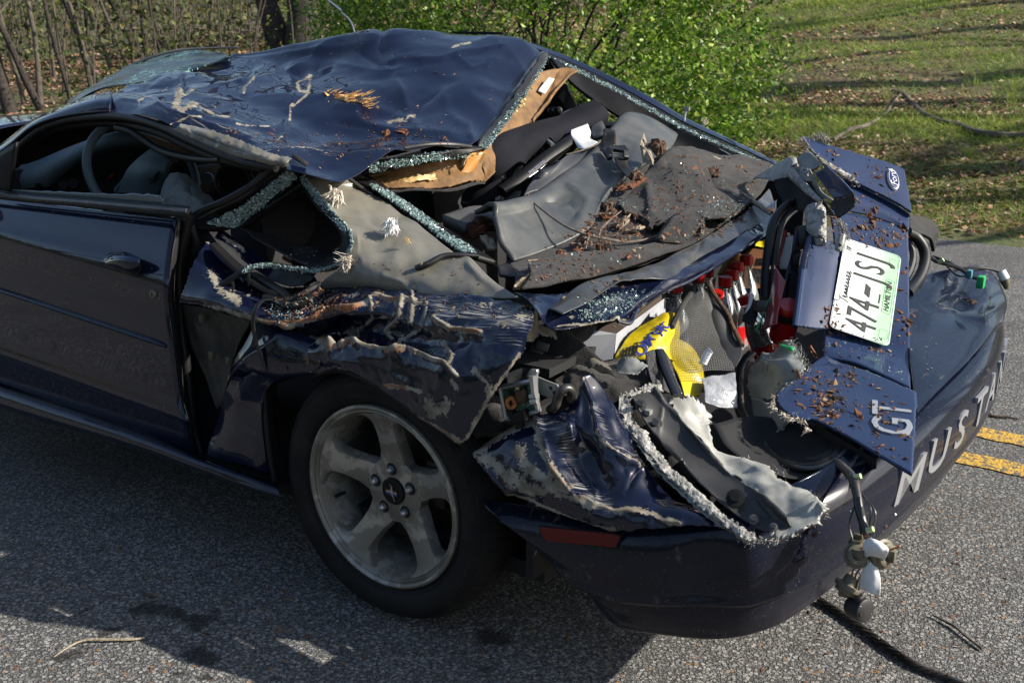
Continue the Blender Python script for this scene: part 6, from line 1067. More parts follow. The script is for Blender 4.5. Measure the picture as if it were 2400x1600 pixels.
# dark backing behind quarter and lamp: inner boot side
patch('boot_side_liner', [P('S', 's', (1180, 800, -.19), (1300, 760, -.22), (1420, 850, -.25)), P('S', 's', (1180, 960, -.17), (1350, 960, -.2), (1500, 960, -.25)), P('S', 's', (1250, 1100, -.14), (1450, 1120, -.17), (1650, 1160, -.2))], M_felt, CAR, (16, 20), dent=[(.01, 9, 3)])
patch('boot_floor_liner', [P('S', 'h', (1240, 860, .52), (1500, 760, .52), (1760, 700, .52), (2000, 600, .52)), P('S', 'h', (1300, 1000, .50), (1560, 950, .50), (1800, 880, .50), (2100, 760, .50)), P('S', 'h', (1450, 1150, .42), (1700, 1120, .42), (1950, 1050, .45), (2200, 900, .45))], M_dark, CAR, (12, 20), dent=[(.01, 6, 2)])
patch('crushed_liner', [P(J, 's', (640, 60, -.15), (760, -20, -.2), (900, -20, -.25), (1050, -60, -.3), (1250, -40, -.3)), P(J, 's', (680, 160, -.13), (800, 80, -.17), (930, 90, -.21), (1060, 60, -.25), (1270, 60, -.26)), P(J, 's', (900, 220, -.15), (980, 220, -.18), (1050, 200, -.2), (1150, 180, -.22), (1300, 160, -.24))], M_felt, CAR, (30, 40), dent=[(.014, 16, 3)], seed=21)
# ---- tail-lamp housing: dark tray with a frayed fibreglass edge
lamp = patch('tail_lamp_tray', [P(J, 's', (1100, 190, -.16), (1130, 240, -.15), (1160, 310, -.14), (1280, 470, -.115), (1480, 685, -.08), (1640, 835, -.05), (1850, 965, -.02), (1960, 1002, -.01)), P(J, 's', (1170, 160, -.185), (1230, 240, -.175), (1290, 330, -.165), (1400, 480, -.145), (1570, 670, -.105), (1740, 800, -.07), (1940, 920, -.035), (2030, 985, -.02)), P(J, 's', (1250, 140, -.21), (1310, 210, -.20), (1400, 320, -.19), (1530, 470, -.165), (1700, 660, -.13), (1870, 760, -.09), (2000, 870, -.05), (2075, 965, -.03))], M_trim, CAR, (40, 110), thick=.004, dent=[(.002, 14, 2)],
    crease=[(J, [(1100, 195), (1150, 300), (1280, 470), (1480, 685), (1640, 835), (1850, 965)], .012, 7), (J, [(1250, 140), (1400, 320), (1530, 470), (1700, 660), (1870, 760), (2075, 960)], .012, 8), (J, [(1640, 560), (1760, 700), (1850, 740)], .008, 10), (J, [(1860, 800), (1950, 910), (1850, 930), (1770, 870), (1860, 800)], -.006, 9), (J, [(1300, 250), (1270, 450)], .004, 6)])
for a, b, r_ in ((1163, 228, .009), (1252, 343, .010), (1730, 790, .013), (1960, 965, .006), (1840, 918, .007)):
    o_ = at(J, a, b, 's', np.interp(b, [228, 343, 790, 965], [-.155, -.15, -.06, -.012])); nn = np.array([-.25, .75, .6]); mb = MB(); mb.lathe([(r_*1.4, 0), (r_*1.4, .002), (r_*.7, .003), (r_*.7, .014), (0, .014)], o_, nn, 12); mb.build('tray_bolt', M_trimshine if r_ < .012 else M_black, lamp)
mb = MB(); o_ = at(J, 1208, 270, 's', -.15); mb.box(o_, (.012, .014, .01)); mb.build('tray_clip', M_greyplast, lamp)
fr1 = [(1035, 180, -.15), (1040, 280, -.13), (1130, 425, -.10), (1270, 610, -.07), (1480, 805, -.03), (1640, 935, .0), (1790, 1040, .03), (1830, 1050, .03)]
fr2 = [(1105, 180, -.16), (1110, 290, -.14), (1200, 430, -.11), (1320, 590, -.085), (1525, 785, -.045), (1675, 905, -.012), (1820, 1010, .015), (1850, 1020, .02)]
ribbon('frayed_edge', J, 's', fr1, fr2, M_fray, lamp, (24, 200), dent=[(.004, 22, 3), (.001, 110, 2)], ridge=[(.006, 28), (.004, 60)], jag=.008, jagn=80, thick=.006)
ribbon('frayed_edge', J, 's', [(1035, 185, -.15), (1100, 150, -.17), (1200, 115, -.2), (1265, 95, -.22)], [(1060, 215, -.15), (1120, 185, -.17), (1220, 145, -.2), (1290, 150, -.22)], M_fray, lamp, (14, 80), dent=[(.004, 25, 3), (.0016, 110, 2)], jag=.006, jagn=50, thick=.006)
fringe('torn_fibres', P(J, 's', *[(a+20, b+20, v+.004) for a, b, v in fr1]), lamp, M_fray, 170, .006, .8, .0003, (.2, .5, .2), .004)
fringe('torn_fibres', P(J, 's', (1760, 1030, .03), (1850, 1040, .03), (1950, 1045, .02), (2040, 1035, .01)), lamp, M_fray, 80, .010, .7, .0004, (0, .6, -.3), .004)
ribbon('tray_outer_flange', J, 's', [(1030, 180, -.14), (1035, 300, -.12), (1120, 440, -.09), (1260, 630, -.06), (1470, 830, -.02), (1650, 970, .01)], [(1045, 190, -.15), (1048, 290, -.13), (1140, 430, -.10), (1280, 615, -.07), (1490, 810, -.03), (1660, 950, .0)], M_greyplast, lamp, (6, 60), jag=.002)
# pale torn boot-corner panel behind the tray
pale = patch('torn_boot_corner', [P(J, 's', (1320, 190, -.24), (1400, 185, -.26), (1480, 195, -.28), (1560, 300, -.29)), P(J, 's', (1400, 330, -.215), (1450, 340, -.23), (1520, 380, -.25), (1570, 370, -.27)), P(J, 's', (1530, 480, -.19), (1560, 490, -.20), (1590, 510, -.21), (1620, 520, -.22)), P(J, 's', (1680, 630, -.16), (1740, 620, -.175), (1820, 590, -.19), (1890, 600, -.20)), P(J, 's', (1800, 720, -.13), (1880, 700, -.14), (1960, 680, -.155), (2010, 690, -.16)), P(J, 's', (1900, 790, -.10), (2000, 780, -.11), (2100, 770, -.12), (2190, 770, -.13)), P(J, 's', (1990, 900, -.06), (2080, 890, -.07), (2190, 880, -.08), (2280, 870, -.09)), P(J, 's', (1950, 1010, -.01), (2020, 1045, .0), (2120, 1000, -.02), (2230, 950, -.05))], M_fibre, CAR, (110, 40), dent=[(.007, 14, 3)], jag=.008, jagn=40, thick=.004, seed=17, crease=[(J, [(2170, 880), (2230, 840), (2270, 900)], .014, 12), (J, [(1870, 640), (1990, 660), (2020, 720)], .012, 12)])
for ln, n_, L_ in (([(1700, 560, -.2), (1800, 550, -.2), (1880, 600, -.2)], 160, .016), ([(1880, 640, -.2), (1960, 640, -.2), (2030, 620, -.19), (2020, 690, -.17), (2050, 750, -.15)], 420, .024), ([(2120, 760, -.13), (2210, 780, -.12), (2270, 850, -.10), (2280, 900, -.08), (2220, 960, -.05), (2100, 1015, -.02), (2000, 1050, .0)], 700, .016), ([(1330, 190, -.24), (1480, 195, -.28), (1560, 310, -.28), (1590, 340, -.27)], 260, .014)):
    fringe('torn_fibres', P(J, 's', *ln), pale, M_fray, n_//4, L_*.55, .8, .0003, (-.2, .4, .5), .003)
# ---- circuit module in a cast frame
T_ = lambda a, b, d=0.: at('W', a, b, 's', -.015+d)
X0 = T_(330, 530); X1 = T_(1090, 360); X2 = T_(470, 1300); xv = (X1-X0); W_ = np.linalg.norm(xv); xv /= W_; yv = X2-X0; H_ = np.linalg.norm(yv); yv /= H_; nv = np.cross(xv, yv); nv = nv/np.linalg.norm(nv); nv = nv if nv@(CAM-X0) > 0 else -nv; FRM = np.stack([xv, yv, nv], 1)
Wp = lambda a, b, h=0.: T_(a, b)+nv*h
mb = MB(); mb.slab([Wp(330, 530), Wp(1110, 360), Wp(1290, 1150), Wp(470, 1310)], nv, .003); ecu = mb.build('circuit_module', M_pcb, CAR, smooth=False)
mb = MB(); mb.tube([Wp(*p, .006) for p in ((1080, 1190), (1310, 1120), (1180, 380), (1100, 340), (330, 500), (290, 540), (440, 1290), (480, 1330), (560, 1310))], .0055, 6); mb.tube([Wp(1150, 200, .004), Wp(1180, 420, .006), Wp(1220, 700, .008), Wp(1300, 1100, .006)], [.011, .009, .008, .006], 6); mb.build('cast_frame', M_silver, ecu)
for a, b in ((1190, 730), (1210, 870)): MB().tube([Wp(a-80, b+10, .008), Wp(a+90, b-10, .008)], .008, 10).build('frame_collar', M_silver, ecu)
mb = MB(); t = np.linspace(0, 2*np.pi, 41); cc = Wp(600, 905, .009); mb.tube(cc+np.outer(np.cos(t), xv)*.0105+np.outer(np.sin(t), yv)*.0105, .0052, 8, cap=False); mb.build('coil', M_copper, ecu)
mb = MB(); mb.box(Wp(870, 740, .008), (.027, .027, .014), FRM); mb.build('capacitor', M_bark, ecu, bevel=.004)
mb = MB(); mb.box(Wp(585, 660, .005), (.013, .013, .004), FRM); mb.box(Wp(905, 540, .005), (.013, .011, .006), FRM); mb.build('chip', M_black, ecu, smooth=False)
mb = MB(); mb.box(Wp(745, 540, .005), (.009, .006, .004), FRM); mb.build('capacitor_small', M_foam, ecu, smooth=False)
mb = MB(); mb.slab([Wp(650, 1180, .004), Wp(1010, 1040, .004), Wp(1080, 1330, .004), Wp(720, 1430, .004)], nv, .018); mb.box(Wp(620, 1200, .008), (.012, .022, .014), FRM); mb.box(Wp(820, 1480, .008), (.02, .016, .012), FRM); mb.build('module_plug', M_black, ecu, smooth=False, bevel=.002)
mb = MB()
for k_ in range(46): mb.box(Wp(RNG.uniform(400, 1060), RNG.uniform(560, 1200)-60, .0038), (.0016, .0024, .0016), FRM)
mb.build('solder_parts', M_silver, ecu, smooth=False)['kind'] = 'stuff'
mb = MB(); mb.slab([T_(1240, 240, -.02), T_(1350, 290, -.02), T_(1760, 450, -.02), T_(1840, 600, -.02), T_(1790, 760, -.02), T_(1680, 820, -.02), T_(1560, 800, -.02), T_(1290, 690, -.02)], nv, .003); br_ = mb.build('mounting_bracket', M_greyplast, CAR, smooth=False)
for a, b in ((1600, 540), (1690, 660)): MB().lathe([(.0045, .0034), (0, .0036)], T_(a, b, -.02)+nv*.0, nv, 12).build('bracket_hole_disc', M_dark, br_)  # flat dark disc laid on the bracket for the shade of a hole
mb = MB(); mb.slab([T_(1000, 180, -.012), T_(1090, 30, -.012), T_(1270, 40, -.012), T_(1290, 130, -.012), T_(1210, 330, -.012), T_(1010, 330, -.012)], nv, .01); mb.lathe([(.008, .010), (.0075, .014), (.0, .0145)], T_(1118, 240, -.012), nv, 14, 1); mb.build('bracket_arm', [M_silver, M_socket], br_, bevel=.003)
mb = MB(); mb.tube([T_(1560, 1120, -.03), T_(1700, 1000, -.02), T_(1760, 800, -.02), T_(1860, 620, -.02), T_(2000, 560, -.03), T_(2110, 640, -.04), T_(2100, 850, -.05)], .010, 10, smooth=90); co_ = mb.V[0]
mb.V[0] = co_; mb.build('corrugated_hose', M_wire, CAR)
patch('module_backplate', [P('W', 's', (360, 200, -.08), (700, 60, -.1), (1060, 0, -.12)), P('W', 's', (430, 460, -.075), (700, 380, -.09), (1010, 260, -.1))], M_trim, CAR, (10, 14), thick=.004)
mb = MB()
for a, b in ((140, 980), (220, 940)): mb.box(at('T', a, b, 's', -.16), (.03, .02, .022), frame(RT+UP*-.3, n=-VD))
mb.build('broken_plug', M_trim, CAR, bevel=.003)
# torn pale metal flaps inside the quarter tear
patch('torn_inner_flap', [P('H', 's', (575, 840, -.2), (640, 810, -.21), (760, 850, -.22), (860, 820, -.23), (1010, 790, -.24)), P('H', 's', (600, 880, -.19), (680, 850, -.2), (770, 890, -.2), (870, 860, -.22), (960, 800, -.23))], M_primer, CAR, (14, 40), dent=[(.006, 24, 3)], jag=.005)
patch('torn_inner_flap', [P('H', 's', (830, 840, -.22), (940, 790, -.23), (1060, 850, -.24)), P('H', 's', (820, 910, -.2), (930, 890, -.21), (1040, 880, -.22)), P('H', 's', (900, 935, -.19), (980, 935, -.2), (1020, 900, -.21))], M_greyplast, CAR, (18, 24), dent=[(.006, 22, 3)], jag=.004)
patch('quarter_inner_edge', [P('T', 's', (-20, 330, -.10), (60, 260, -.11), (110, 290, -.12)), P('T', 's', (-40, 600, -.08), (30, 620, -.10), (150, 720, -.13)), P('T', 's', (-60, 850, -.07), (60, 860, -.10), (100, 800, -.13))], M_primer, CAR, (20, 16), dent=[(.005, 20, 2)])
patch('boot_bracing', [P('T', 's', (0, 560, -.14), (200, 560, -.17), (440, 680, -.2)), P('T', 's', (150, 700, -.14), (300, 780, -.17), (470, 830, -.19))], M_primer, CAR, (12, 16), dent=[(.008, 18, 3)], jag=.006)
# ---- boot lid, torn and flipped up on the tail
Lp = lambda c, *pts: np.array([at(c, a, b, 'l', h) for a, b, h in pts])
# middle band with the number plate recess
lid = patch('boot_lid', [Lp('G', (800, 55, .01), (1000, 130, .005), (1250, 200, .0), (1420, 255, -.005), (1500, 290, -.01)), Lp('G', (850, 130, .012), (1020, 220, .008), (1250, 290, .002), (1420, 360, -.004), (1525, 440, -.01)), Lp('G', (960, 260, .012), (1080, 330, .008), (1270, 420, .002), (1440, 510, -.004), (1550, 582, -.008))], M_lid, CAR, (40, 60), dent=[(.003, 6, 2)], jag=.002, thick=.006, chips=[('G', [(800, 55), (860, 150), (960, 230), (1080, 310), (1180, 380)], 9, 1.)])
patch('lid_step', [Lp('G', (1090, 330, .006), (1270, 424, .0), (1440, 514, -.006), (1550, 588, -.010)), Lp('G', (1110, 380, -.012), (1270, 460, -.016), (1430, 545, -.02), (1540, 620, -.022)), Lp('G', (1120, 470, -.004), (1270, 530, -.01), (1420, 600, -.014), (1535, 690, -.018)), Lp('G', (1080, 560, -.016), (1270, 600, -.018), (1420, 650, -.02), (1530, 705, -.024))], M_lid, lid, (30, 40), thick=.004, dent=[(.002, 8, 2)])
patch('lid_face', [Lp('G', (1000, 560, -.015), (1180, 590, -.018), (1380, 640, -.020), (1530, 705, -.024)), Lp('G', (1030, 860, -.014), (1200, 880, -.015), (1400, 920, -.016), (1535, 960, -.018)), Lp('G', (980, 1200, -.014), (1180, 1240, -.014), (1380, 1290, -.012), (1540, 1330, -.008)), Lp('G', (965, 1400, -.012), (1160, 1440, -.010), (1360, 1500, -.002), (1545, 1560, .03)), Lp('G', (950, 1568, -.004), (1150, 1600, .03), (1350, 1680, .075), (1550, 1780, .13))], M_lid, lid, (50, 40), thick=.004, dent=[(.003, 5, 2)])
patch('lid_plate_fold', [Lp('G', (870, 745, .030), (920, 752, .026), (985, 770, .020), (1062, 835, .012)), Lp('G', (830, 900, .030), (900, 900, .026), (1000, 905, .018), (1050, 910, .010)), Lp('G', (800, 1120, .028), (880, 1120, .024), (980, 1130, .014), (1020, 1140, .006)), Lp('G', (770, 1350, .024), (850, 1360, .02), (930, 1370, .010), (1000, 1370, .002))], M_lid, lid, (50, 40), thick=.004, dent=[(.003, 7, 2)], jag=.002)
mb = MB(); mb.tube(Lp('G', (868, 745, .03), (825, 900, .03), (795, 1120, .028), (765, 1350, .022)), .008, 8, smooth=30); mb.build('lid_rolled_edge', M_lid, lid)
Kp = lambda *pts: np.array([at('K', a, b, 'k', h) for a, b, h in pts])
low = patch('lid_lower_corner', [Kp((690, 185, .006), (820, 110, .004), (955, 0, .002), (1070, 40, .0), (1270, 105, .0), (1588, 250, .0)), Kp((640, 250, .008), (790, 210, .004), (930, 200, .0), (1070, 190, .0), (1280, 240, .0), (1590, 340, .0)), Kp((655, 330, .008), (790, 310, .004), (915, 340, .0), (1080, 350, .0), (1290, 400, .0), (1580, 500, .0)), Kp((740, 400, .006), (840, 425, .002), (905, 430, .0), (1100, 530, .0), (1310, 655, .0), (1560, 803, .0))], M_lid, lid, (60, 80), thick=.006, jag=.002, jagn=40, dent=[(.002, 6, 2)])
fringe('torn_fibres', Kp((680, 190, .01), (640, 250, .01), (620, 300, .01), (650, 360, .01), (730, 405, .01), (830, 430, .01), (860, 500, .0)), lid, M_ltgrey, 420, .011, .8, .0005, (.5, .3, -.2), .003)
fringe('torn_fibres', Kp((700, 190, .01), (760, 150, .01), (820, 80, .01)), lid, M_ltgrey, 200, .009, .8, .0004, (.3, .2, .4), .002)
fringe('torn_fibres', Lp('G', (790, 70, .012), (850, 130, .014), (960, 240, .014), (1080, 320, .01), (1190, 380, .008)), lid, M_fray, 500, .010, .8, .0004, (.4, .5, .2), .004)
ribbon('frayed_edge', 'G', 'l', [(940, 230, .012), (1000, 275, .012), (1080, 320, .012), (1180, 380, .01)], [(1000, 240, .014), (1060, 280, .014), (1130, 310, .013), (1190, 355, .011)], M_fray, lid, (10, 40), dent=[(.006, 50, 3)], jag=.006, jagn=20)
fringe('torn_fibres', Lp('G', (880, 90, .01), (930, 70, .01), (980, 100, .01)), lid, M_fray, 220, .018, .8, .0005, (.1, -.1, .9), .006)
mb = MB(); mb.slab(Kp((910, 445, -.012), (1320, 690, -.012), (1330, 675, -.03), (1210, 720, -.05), (960, 560, -.05)), KN, -.02); mb.build('lid_inner_frame', M_dark, lid, smooth=False)
# oval badge
oc = np.mean(Lp('G', (1425, 350, .0)), 0); a1 = Lp('G', (1412, 290, .0), (1440, 430, .0)); ov = a1[0]-a1[1]; ol = np.linalg.norm(ov)/2; ox = ov/np.linalg.norm(ov); on_ = LIDN-ox*(LIDN@ox); on_ /= np.linalg.norm(on_); oy = np.cross(on_, ox); th = np.linspace(0, 2*np.pi, 48, endpoint=False)
oc = (a1[0]+a1[1])/2; ell = lambda k_, h: oc+np.outer(np.cos(th), ox)*ol*k_+np.outer(np.sin(th), oy)*ol*k_*.42*(1+.02)+on_*h
mb = MB(); mb.slab(ell(1, .0), on_, .009); mb.build('oval_badge_rim', M_white, lid, smooth=False, bevel=.002)
mb = MB(); mb.slab(ell(.90, .009), on_, .0012); mb.build('oval_badge', simple('badge_blue', (.01, .02, .12), .2, coat=.6), lid, smooth=False)
mb = MB(); t2 = np.linspace(0, 2*np.pi, 49); mb.tube(oc+np.outer(np.cos(t2), ox)*ol*.82+np.outer(np.sin(t2), oy)*ol*.82*.42+on_*.0105, .0008, 4, cap=False); mb.add(*put(text('Ford', ol*.72, .0006, .35, 1.05), oc+on_*.0108, np.stack([ox, oy, on_], 1))); mb.build('oval_badge_lettering', M_white, lid, smooth=False)
# GT badge
gc = at('K', 1438, 440, 'k', 0); gx_ = at('K', 1432, 290, 'k', 0)-at('K', 1440, 590, 'k', 0); gl_ = np.linalg.norm(gx_); gx_ /= gl_; gy_ = np.cross(KN, gx_); GF = np.stack([gx_, gy_, KN], 1)
mb = MB(); mb.add(*put(text('GT', gl_*.56, .0015, .12, 1.0, .0035), gc+KN*.004, GF)); mb.build('gt_badge_back', M_black, lid, smooth=False)
mb = MB(); mb.add(*put(text('GT', gl_*.56, .0025, .12, 1.0, .0005), gc+KN*.008, GF)); mb.build('gt_badge', M_ember, lid, smooth=False)
# number plate
PTL, PTR, PBR, PBL = [np.array(v) for v in ((-.722, -1.040, .861), (-.862, -1.100, .823), (-.911, -.850, .640), (-.775, -.790, .678))]
# the corners above are rounded; take them afresh from the plane
PTL, PTR, PBR, PBL = Lp('S', (1979, 557, .012), (2114, 603, .012), (2082, 811, .012), (1944, 768, .012))
pc = (PTL+PTR+PBR+PBL)/4; pxv = (PTL-PBL)+(PTR-PBR); pxv /= np.linalg.norm(pxv); pyv = np.cross(LIDN, pxv); PF = np.stack([pxv, pyv, LIDN], 1)
def plate_outline(w_, h_, r_, n_=6):
    o_ = []
    for cx, cy, a0 in ((w_/2-r_, h_/2-r_, 0), (-w_/2+r_, h_/2-r_, 90), (-w_/2+r_, -h_/2+r_, 180), (w_/2-r_, -h_/2+r_, 270)):
        for a in np.linspace(a0, a0+90, n_): o_.append((cx+r_*math.cos(R(a)), cy+r_*math.sin(R(a))))
    return o_
PW = np.linalg.norm(PTL-PBL)*.5+np.linalg.norm(PTR-PBR)*.5; PH = np.linalg.norm(PTL-PTR)*.5+np.linalg.norm(PBL-PBR)*.5
ol_ = plate_outline(PW, PH, .014); V = np.concatenate([np.array([pc+PF@np.array([a, b, .0015]) for a, b in ol_]), np.array([pc+PF@np.array([a, b, -.0005]) for a, b in ol_])]); kk = len(ol_)
F = [tuple(range(kk)), tuple(range(2*kk-1, kk-1, -1))]+[(i, kk+i, kk+(i+1) % kk, (i+1) % kk) for i in range(kk)]
uvp = np.array([(a+PW/2, b+PH/2) for a, b in ol_]*2); link('number_plate', tomesh('number_plate', V, F, M_plate, False, None, uvp), lid)
mb = MB(); r3 = plate_outline(PW-.006, PH-.006, .012); mb.tube([pc+PF@np.array([a, b, .0015]) for a, b in r3+r3[:1]], .0013, 5, cap=False); mb.build('plate_rim', M_white, lid)
sx_, sy_ = PW/.305, PH/.152
def ptxt(mb, s, x, y, size, sx=1, sh=0, ex=.0006, bold=0): mb.add(*put(text(s, size, ex, sh, sx, bold), pc+PF@np.array([x*sx_, y*sy_, .002]), PF))
mb = MB()
for ch, x in zip('474', (-.118, -.083, -.048)): ptxt(mb, ch, x, -.004, .112, .56, 0, .0012, .0)
for ch, x in zip('JSJ', (.043, .078, .113)): ptxt(mb, ch, x, -.004, .112, .56, 0, .0012, .0)
mb.slab([pc+PF@np.array([a, b, .0018]) for a, b in ((-.021, -.010), (.012, -.010), (.022, .004), (-.012, .004))], LIDN, .0008)
mb.build('plate_number', M_blackink, lid, smooth=False)
mb = MB(); ptxt(mb, 'HAMILTON', .004, -.056, .020, .95, .15); ptxt(mb, 'l', .12, .06, .016); ptxt(mb, '17', .118, .060, .020, .8, .2)
for k_ in range(22): mb.slab([pc+PF@np.array([a, b, .0016]) for a, b in ((.002-.03+k_*.0014, -.0372), (.0028-.03+k_*.0014, -.0372), (.0028-.03+k_*.0014, -.0332), (.002-.03+k_*.0014, -.0332))], LIDN, .0004)
# flowing state name
cur = []; x0 = -.058
def stroke(pts, r_=.0009): mb.tube([pc+PF@np.array([a*sx_, b*sy_, .0022]) for a, b in catmull(pts, max(8, len(pts)*5))], r_, 5)
stroke([(-.064, .066), (-.052, .062), (-.034, .066)]); stroke([(-.049, .064), (-.053, .050), (-.058, .040)])
xx = -.046
for L_ in 'ennessee':
    w_ = .0115
    if L_ == 'e': stroke([(xx, .047), (xx+.005, .050), (xx+.006, .055), (xx+.003, .056), (xx+.001, .051), (xx+.003, .045), (xx+.007, .045), (xx+w_, .049)])
    elif L_ == 'n': stroke([(xx, .047), (xx+.003, .054), (xx+.002, .045), (xx+.005, .053), (xx+.007, .054), (xx+.007, .046), (xx+w_, .049)])
    else: stroke([(xx, .047), (xx+.004, .055), (xx+.006, .049), (xx+.003, .045), (xx+w_, .049)])
    xx += w_
mb.build('plate_small_lettering', M_blackink, lid, smooth=False)['kind'] = 'stuff'
mb = MB(); ln_ = plate_outline(.11, .022, .002, 2); mb.tube([pc+PF@np.array([.004+a, -.056+b, .0016]) for a, b in ln_+ln_[:1]], .0005, 4, cap=False); ln_ = plate_outline(.026, .022, .002, 2)
for a0, b0 in ((.118, .060), (.118, -.058), (-.118, -.058)): mb.tube([pc+PF@np.array([a0+a, b0+b, .0016]) for a, b in ln_+ln_[:1]], .0004, 4, cap=False)
mb.build('plate_boxes', M_trim, lid, smooth=False)['kind'] = 'stuff'
mb = MB(); mb.slab([pc+PF@np.array([a, b, .003]) for a, b in ((-.062, .066), (.085, .066), (.085, .077), (-.062, .077))], LIDN, .0012); mb.build('plate_clip_bar', M_white, lid, smooth=False)
# ---- tangle of torn lid structure above the plate
patch('torn_lid_flap', [P('G', 's', (480, 350, -1.32), (600, 280, -1.3), (740, 210, -1.28), (780, 240, -1.25)), P('G', 's', (540, 350, -1.27), (640, 310, -1.25), (740, 260, -1.22), (800, 280, -1.2)), P('G', 's', (620, 360, -1.24), (680, 345, -1.22), (750, 330, -1.19), (860, 330, -1.15))], M_fibre, lid, (24, 30), dent=[(.006, 18, 3)], jag=.006, thick=.004)
patch('torn_lid_flap', [P('G', 's', (740, 240, -1.22), (800, 260, -1.18), (860, 290, -1.14)), P('G', 's', (740, 300, -1.2), (810, 330, -1.16), (860, 330, -1.12)), P('G', 's', (760, 330, -1.17), (830, 360, -1.13), (900, 360, -1.1))], M_fray, lid, (20, 20), dent=[(.008, 30, 3)], jag=.006, thick=.004)
patch('torn_lid_flap', [P('G', 's', (780, 210, -1.3), (850, 165, -1.3), (930, 210, -1.26)), P('G', 's', (800, 280, -1.26), (870, 300, -1.22), (940, 260, -1.2))], M_greyplast, lid, (10, 12), thick=.004)
patch('torn_lid_box', [P('G', 's', (905, 310, -1.12), (960, 280, -1.1), (995, 265, -1.08)), P('G', 's', (970, 400, -1.06), (1060, 380, -1.02), (1100, 365, -1.0)), P('G', 's', (1035, 485, -1.0), (1120, 470, -.98), (1165, 435, -.96))], M_lid, lid, (20, 20), thick=.005)
patch('torn_lid_box', [P('G', 's', (1035, 485, -1.0), (1120, 470, -.98), (1165, 438, -.96)), P('G', 's', (1010, 530, -1.0), (1110, 540, -.97), (1182, 490, -.95)), P('G', 's', (1060, 620, -.95), (1090, 600, -.95), (1170, 540, -.94))], M_felt, lid, (20, 20), thick=.004, jag=.003)
patch('torn_lid_box', [P('G', 's', (860, 270, -1.14), (900, 330, -1.1)), P('G', 's', (900, 400, -1.1), (950, 430, -1.05)), P('G', 's', (960, 480, -1.05), (1030, 490, -1.0))], M_greyplast, lid, (16, 8), thick=.004, jag=.003)
patch('lid_shadow_sheet', [P('G', 's', (630, 360, -1.22), (760, 330, -1.2), (900, 330, -1.14)), P('G', 's', (640, 420, -1.2), (800, 460, -1.14), (960, 480, -1.06)), P('G', 's', (700, 540, -1.15), (850, 580, -1.08), (1040, 600, -1.0))], M_dark, lid, (14, 16), dent=[(.01, 14, 3)])  # dark sheet takes the place of the shade among the torn parts
mb = MB(); mb.tube(P('G', 's', (740, 310, -1.17), (800, 370, -1.13), (870, 440, -1.08), (940, 500, -1.03)), [.014, .012, .010, .006], 8, smooth=20); mb.build('frayed_rod', M_fray, lid)
mb = MB(); mb.tube(P('G', 's', (900, 565, -1.02), (910, 640, -.98), (920, 700, -.96), (940, 790, -.93)), [.028, .026, .022, .014], 9, smooth=26); fs = mb.build('frayed_stump', M_fray, lid)
patch('frayed_stump_face', [P('G', 's', (850, 600, -1.0), (900, 560, -1.0), (965, 570, -.98)), P('G', 's', (850, 680, -.97), (910, 660, -.95), (960, 660, -.95)), P('G', 's', (900, 740, -.94), (930, 740, -.92), (960, 780, -.92))], M_fibre, lid, (24, 20), dent=[(.008, 30, 3)], jag=.005, thick=.006)
fringe('torn_fibres', P('G', 's', (860, 590, -.99), (920, 555, -.98), (970, 580, -.96), (960, 780, -.9), (1010, 820, -.88), (1060, 830, -.87)), lid, M_fray, 360, .010, .8, .0004, (-.2, .4, .5), .005)
mb = MB(); mb.box(at('G', 835, 745, 's', -.98), (.05, .06, .05), frame(RT, n=-VD)); mb.build('latch_block', M_trim, lid, bevel=.008)
mb = MB(); mb.tube(P('G', 's', (1085, 735, -.9), (1070, 800, -.88), (1055, 830, -.87)), [.012, .012, .008], 9); mb.build('latch_pin', M_greyplast, lid)
fringe('torn_fibres', P('G', 's', (1060, 630, -.94), (1090, 690, -.92), (1110, 740, -.9)), lid, M_fray, 240, .02, .6, .0005, (-.3, .2, -.4), .004)
# ---- black weatherstrip loops of the boot opening
mb = MB(); mb.tube(P('G', 's', (560, 1160, -.86), (565, 1000, -.90), (585, 820, -.96), (610, 680, -1.02), (650, 590, -1.07), (720, 520, -1.12), (800, 500, -1.16), (870, 560, -1.14)), .013, 10, smooth=60, flat=.8); mb.build('boot_weatherstrip', M_rubber, CAR)
mb = MB(); mb.tube(P('G', 's', (610, 1150, -.87), (618, 1000, -.91), (640, 820, -.97), (665, 690, -1.03), (700, 620, -1.08), (760, 560, -1.12), (830, 540, -1.16)), .008, 8, smooth=60); mb.build('boot_weatherstrip', M_trim, CAR)
wsl = P('K', 's', (470, -40, -.62), (400, 40, -.60), (375, 150, -.56), (385, 330, -.50), (430, 430, -.45), (520, 560, -.39), (620, 670, -.33), (740, 735, -.29), (880, 745, -.28), (1000, 700, -.30), (1060, 650, -.33), (1085, 620, -.36))
MB().tube(wsl, .0125, 10, smooth=80, flat=.8).build('boot_weatherstrip', M_rubber, CAR)
MB().tube(wsl+np.array([-.012, .01, .006]), .0055, 8, smooth=80).build('boot_weatherstrip', M_trimshine, CAR)
MB().tube(P('K', 's', (690, 690, -.33), (800, 700, -.33), (930, 680, -.33), (1010, 640, -.35)), .008, 8, smooth=30).build('boot_weatherstrip', M_trim, CAR)
rw = P('G', 's', (1530, 710, -1.42), (1590, 745, -1.45), (1640, 820, -1.45), (1650, 900, -1.42), (1620, 1000, -1.36), (1560, 1090, -1.28), (1530, 1130, -1.22))
MB().tube(rw, .016, 10, smooth=40).build('boot_weatherstrip', M_rubber, CAR); MB().tube(rw+np.array([.03, .015, .0]), .010, 8, smooth=40).build('boot_weatherstrip', M_trim, CAR)
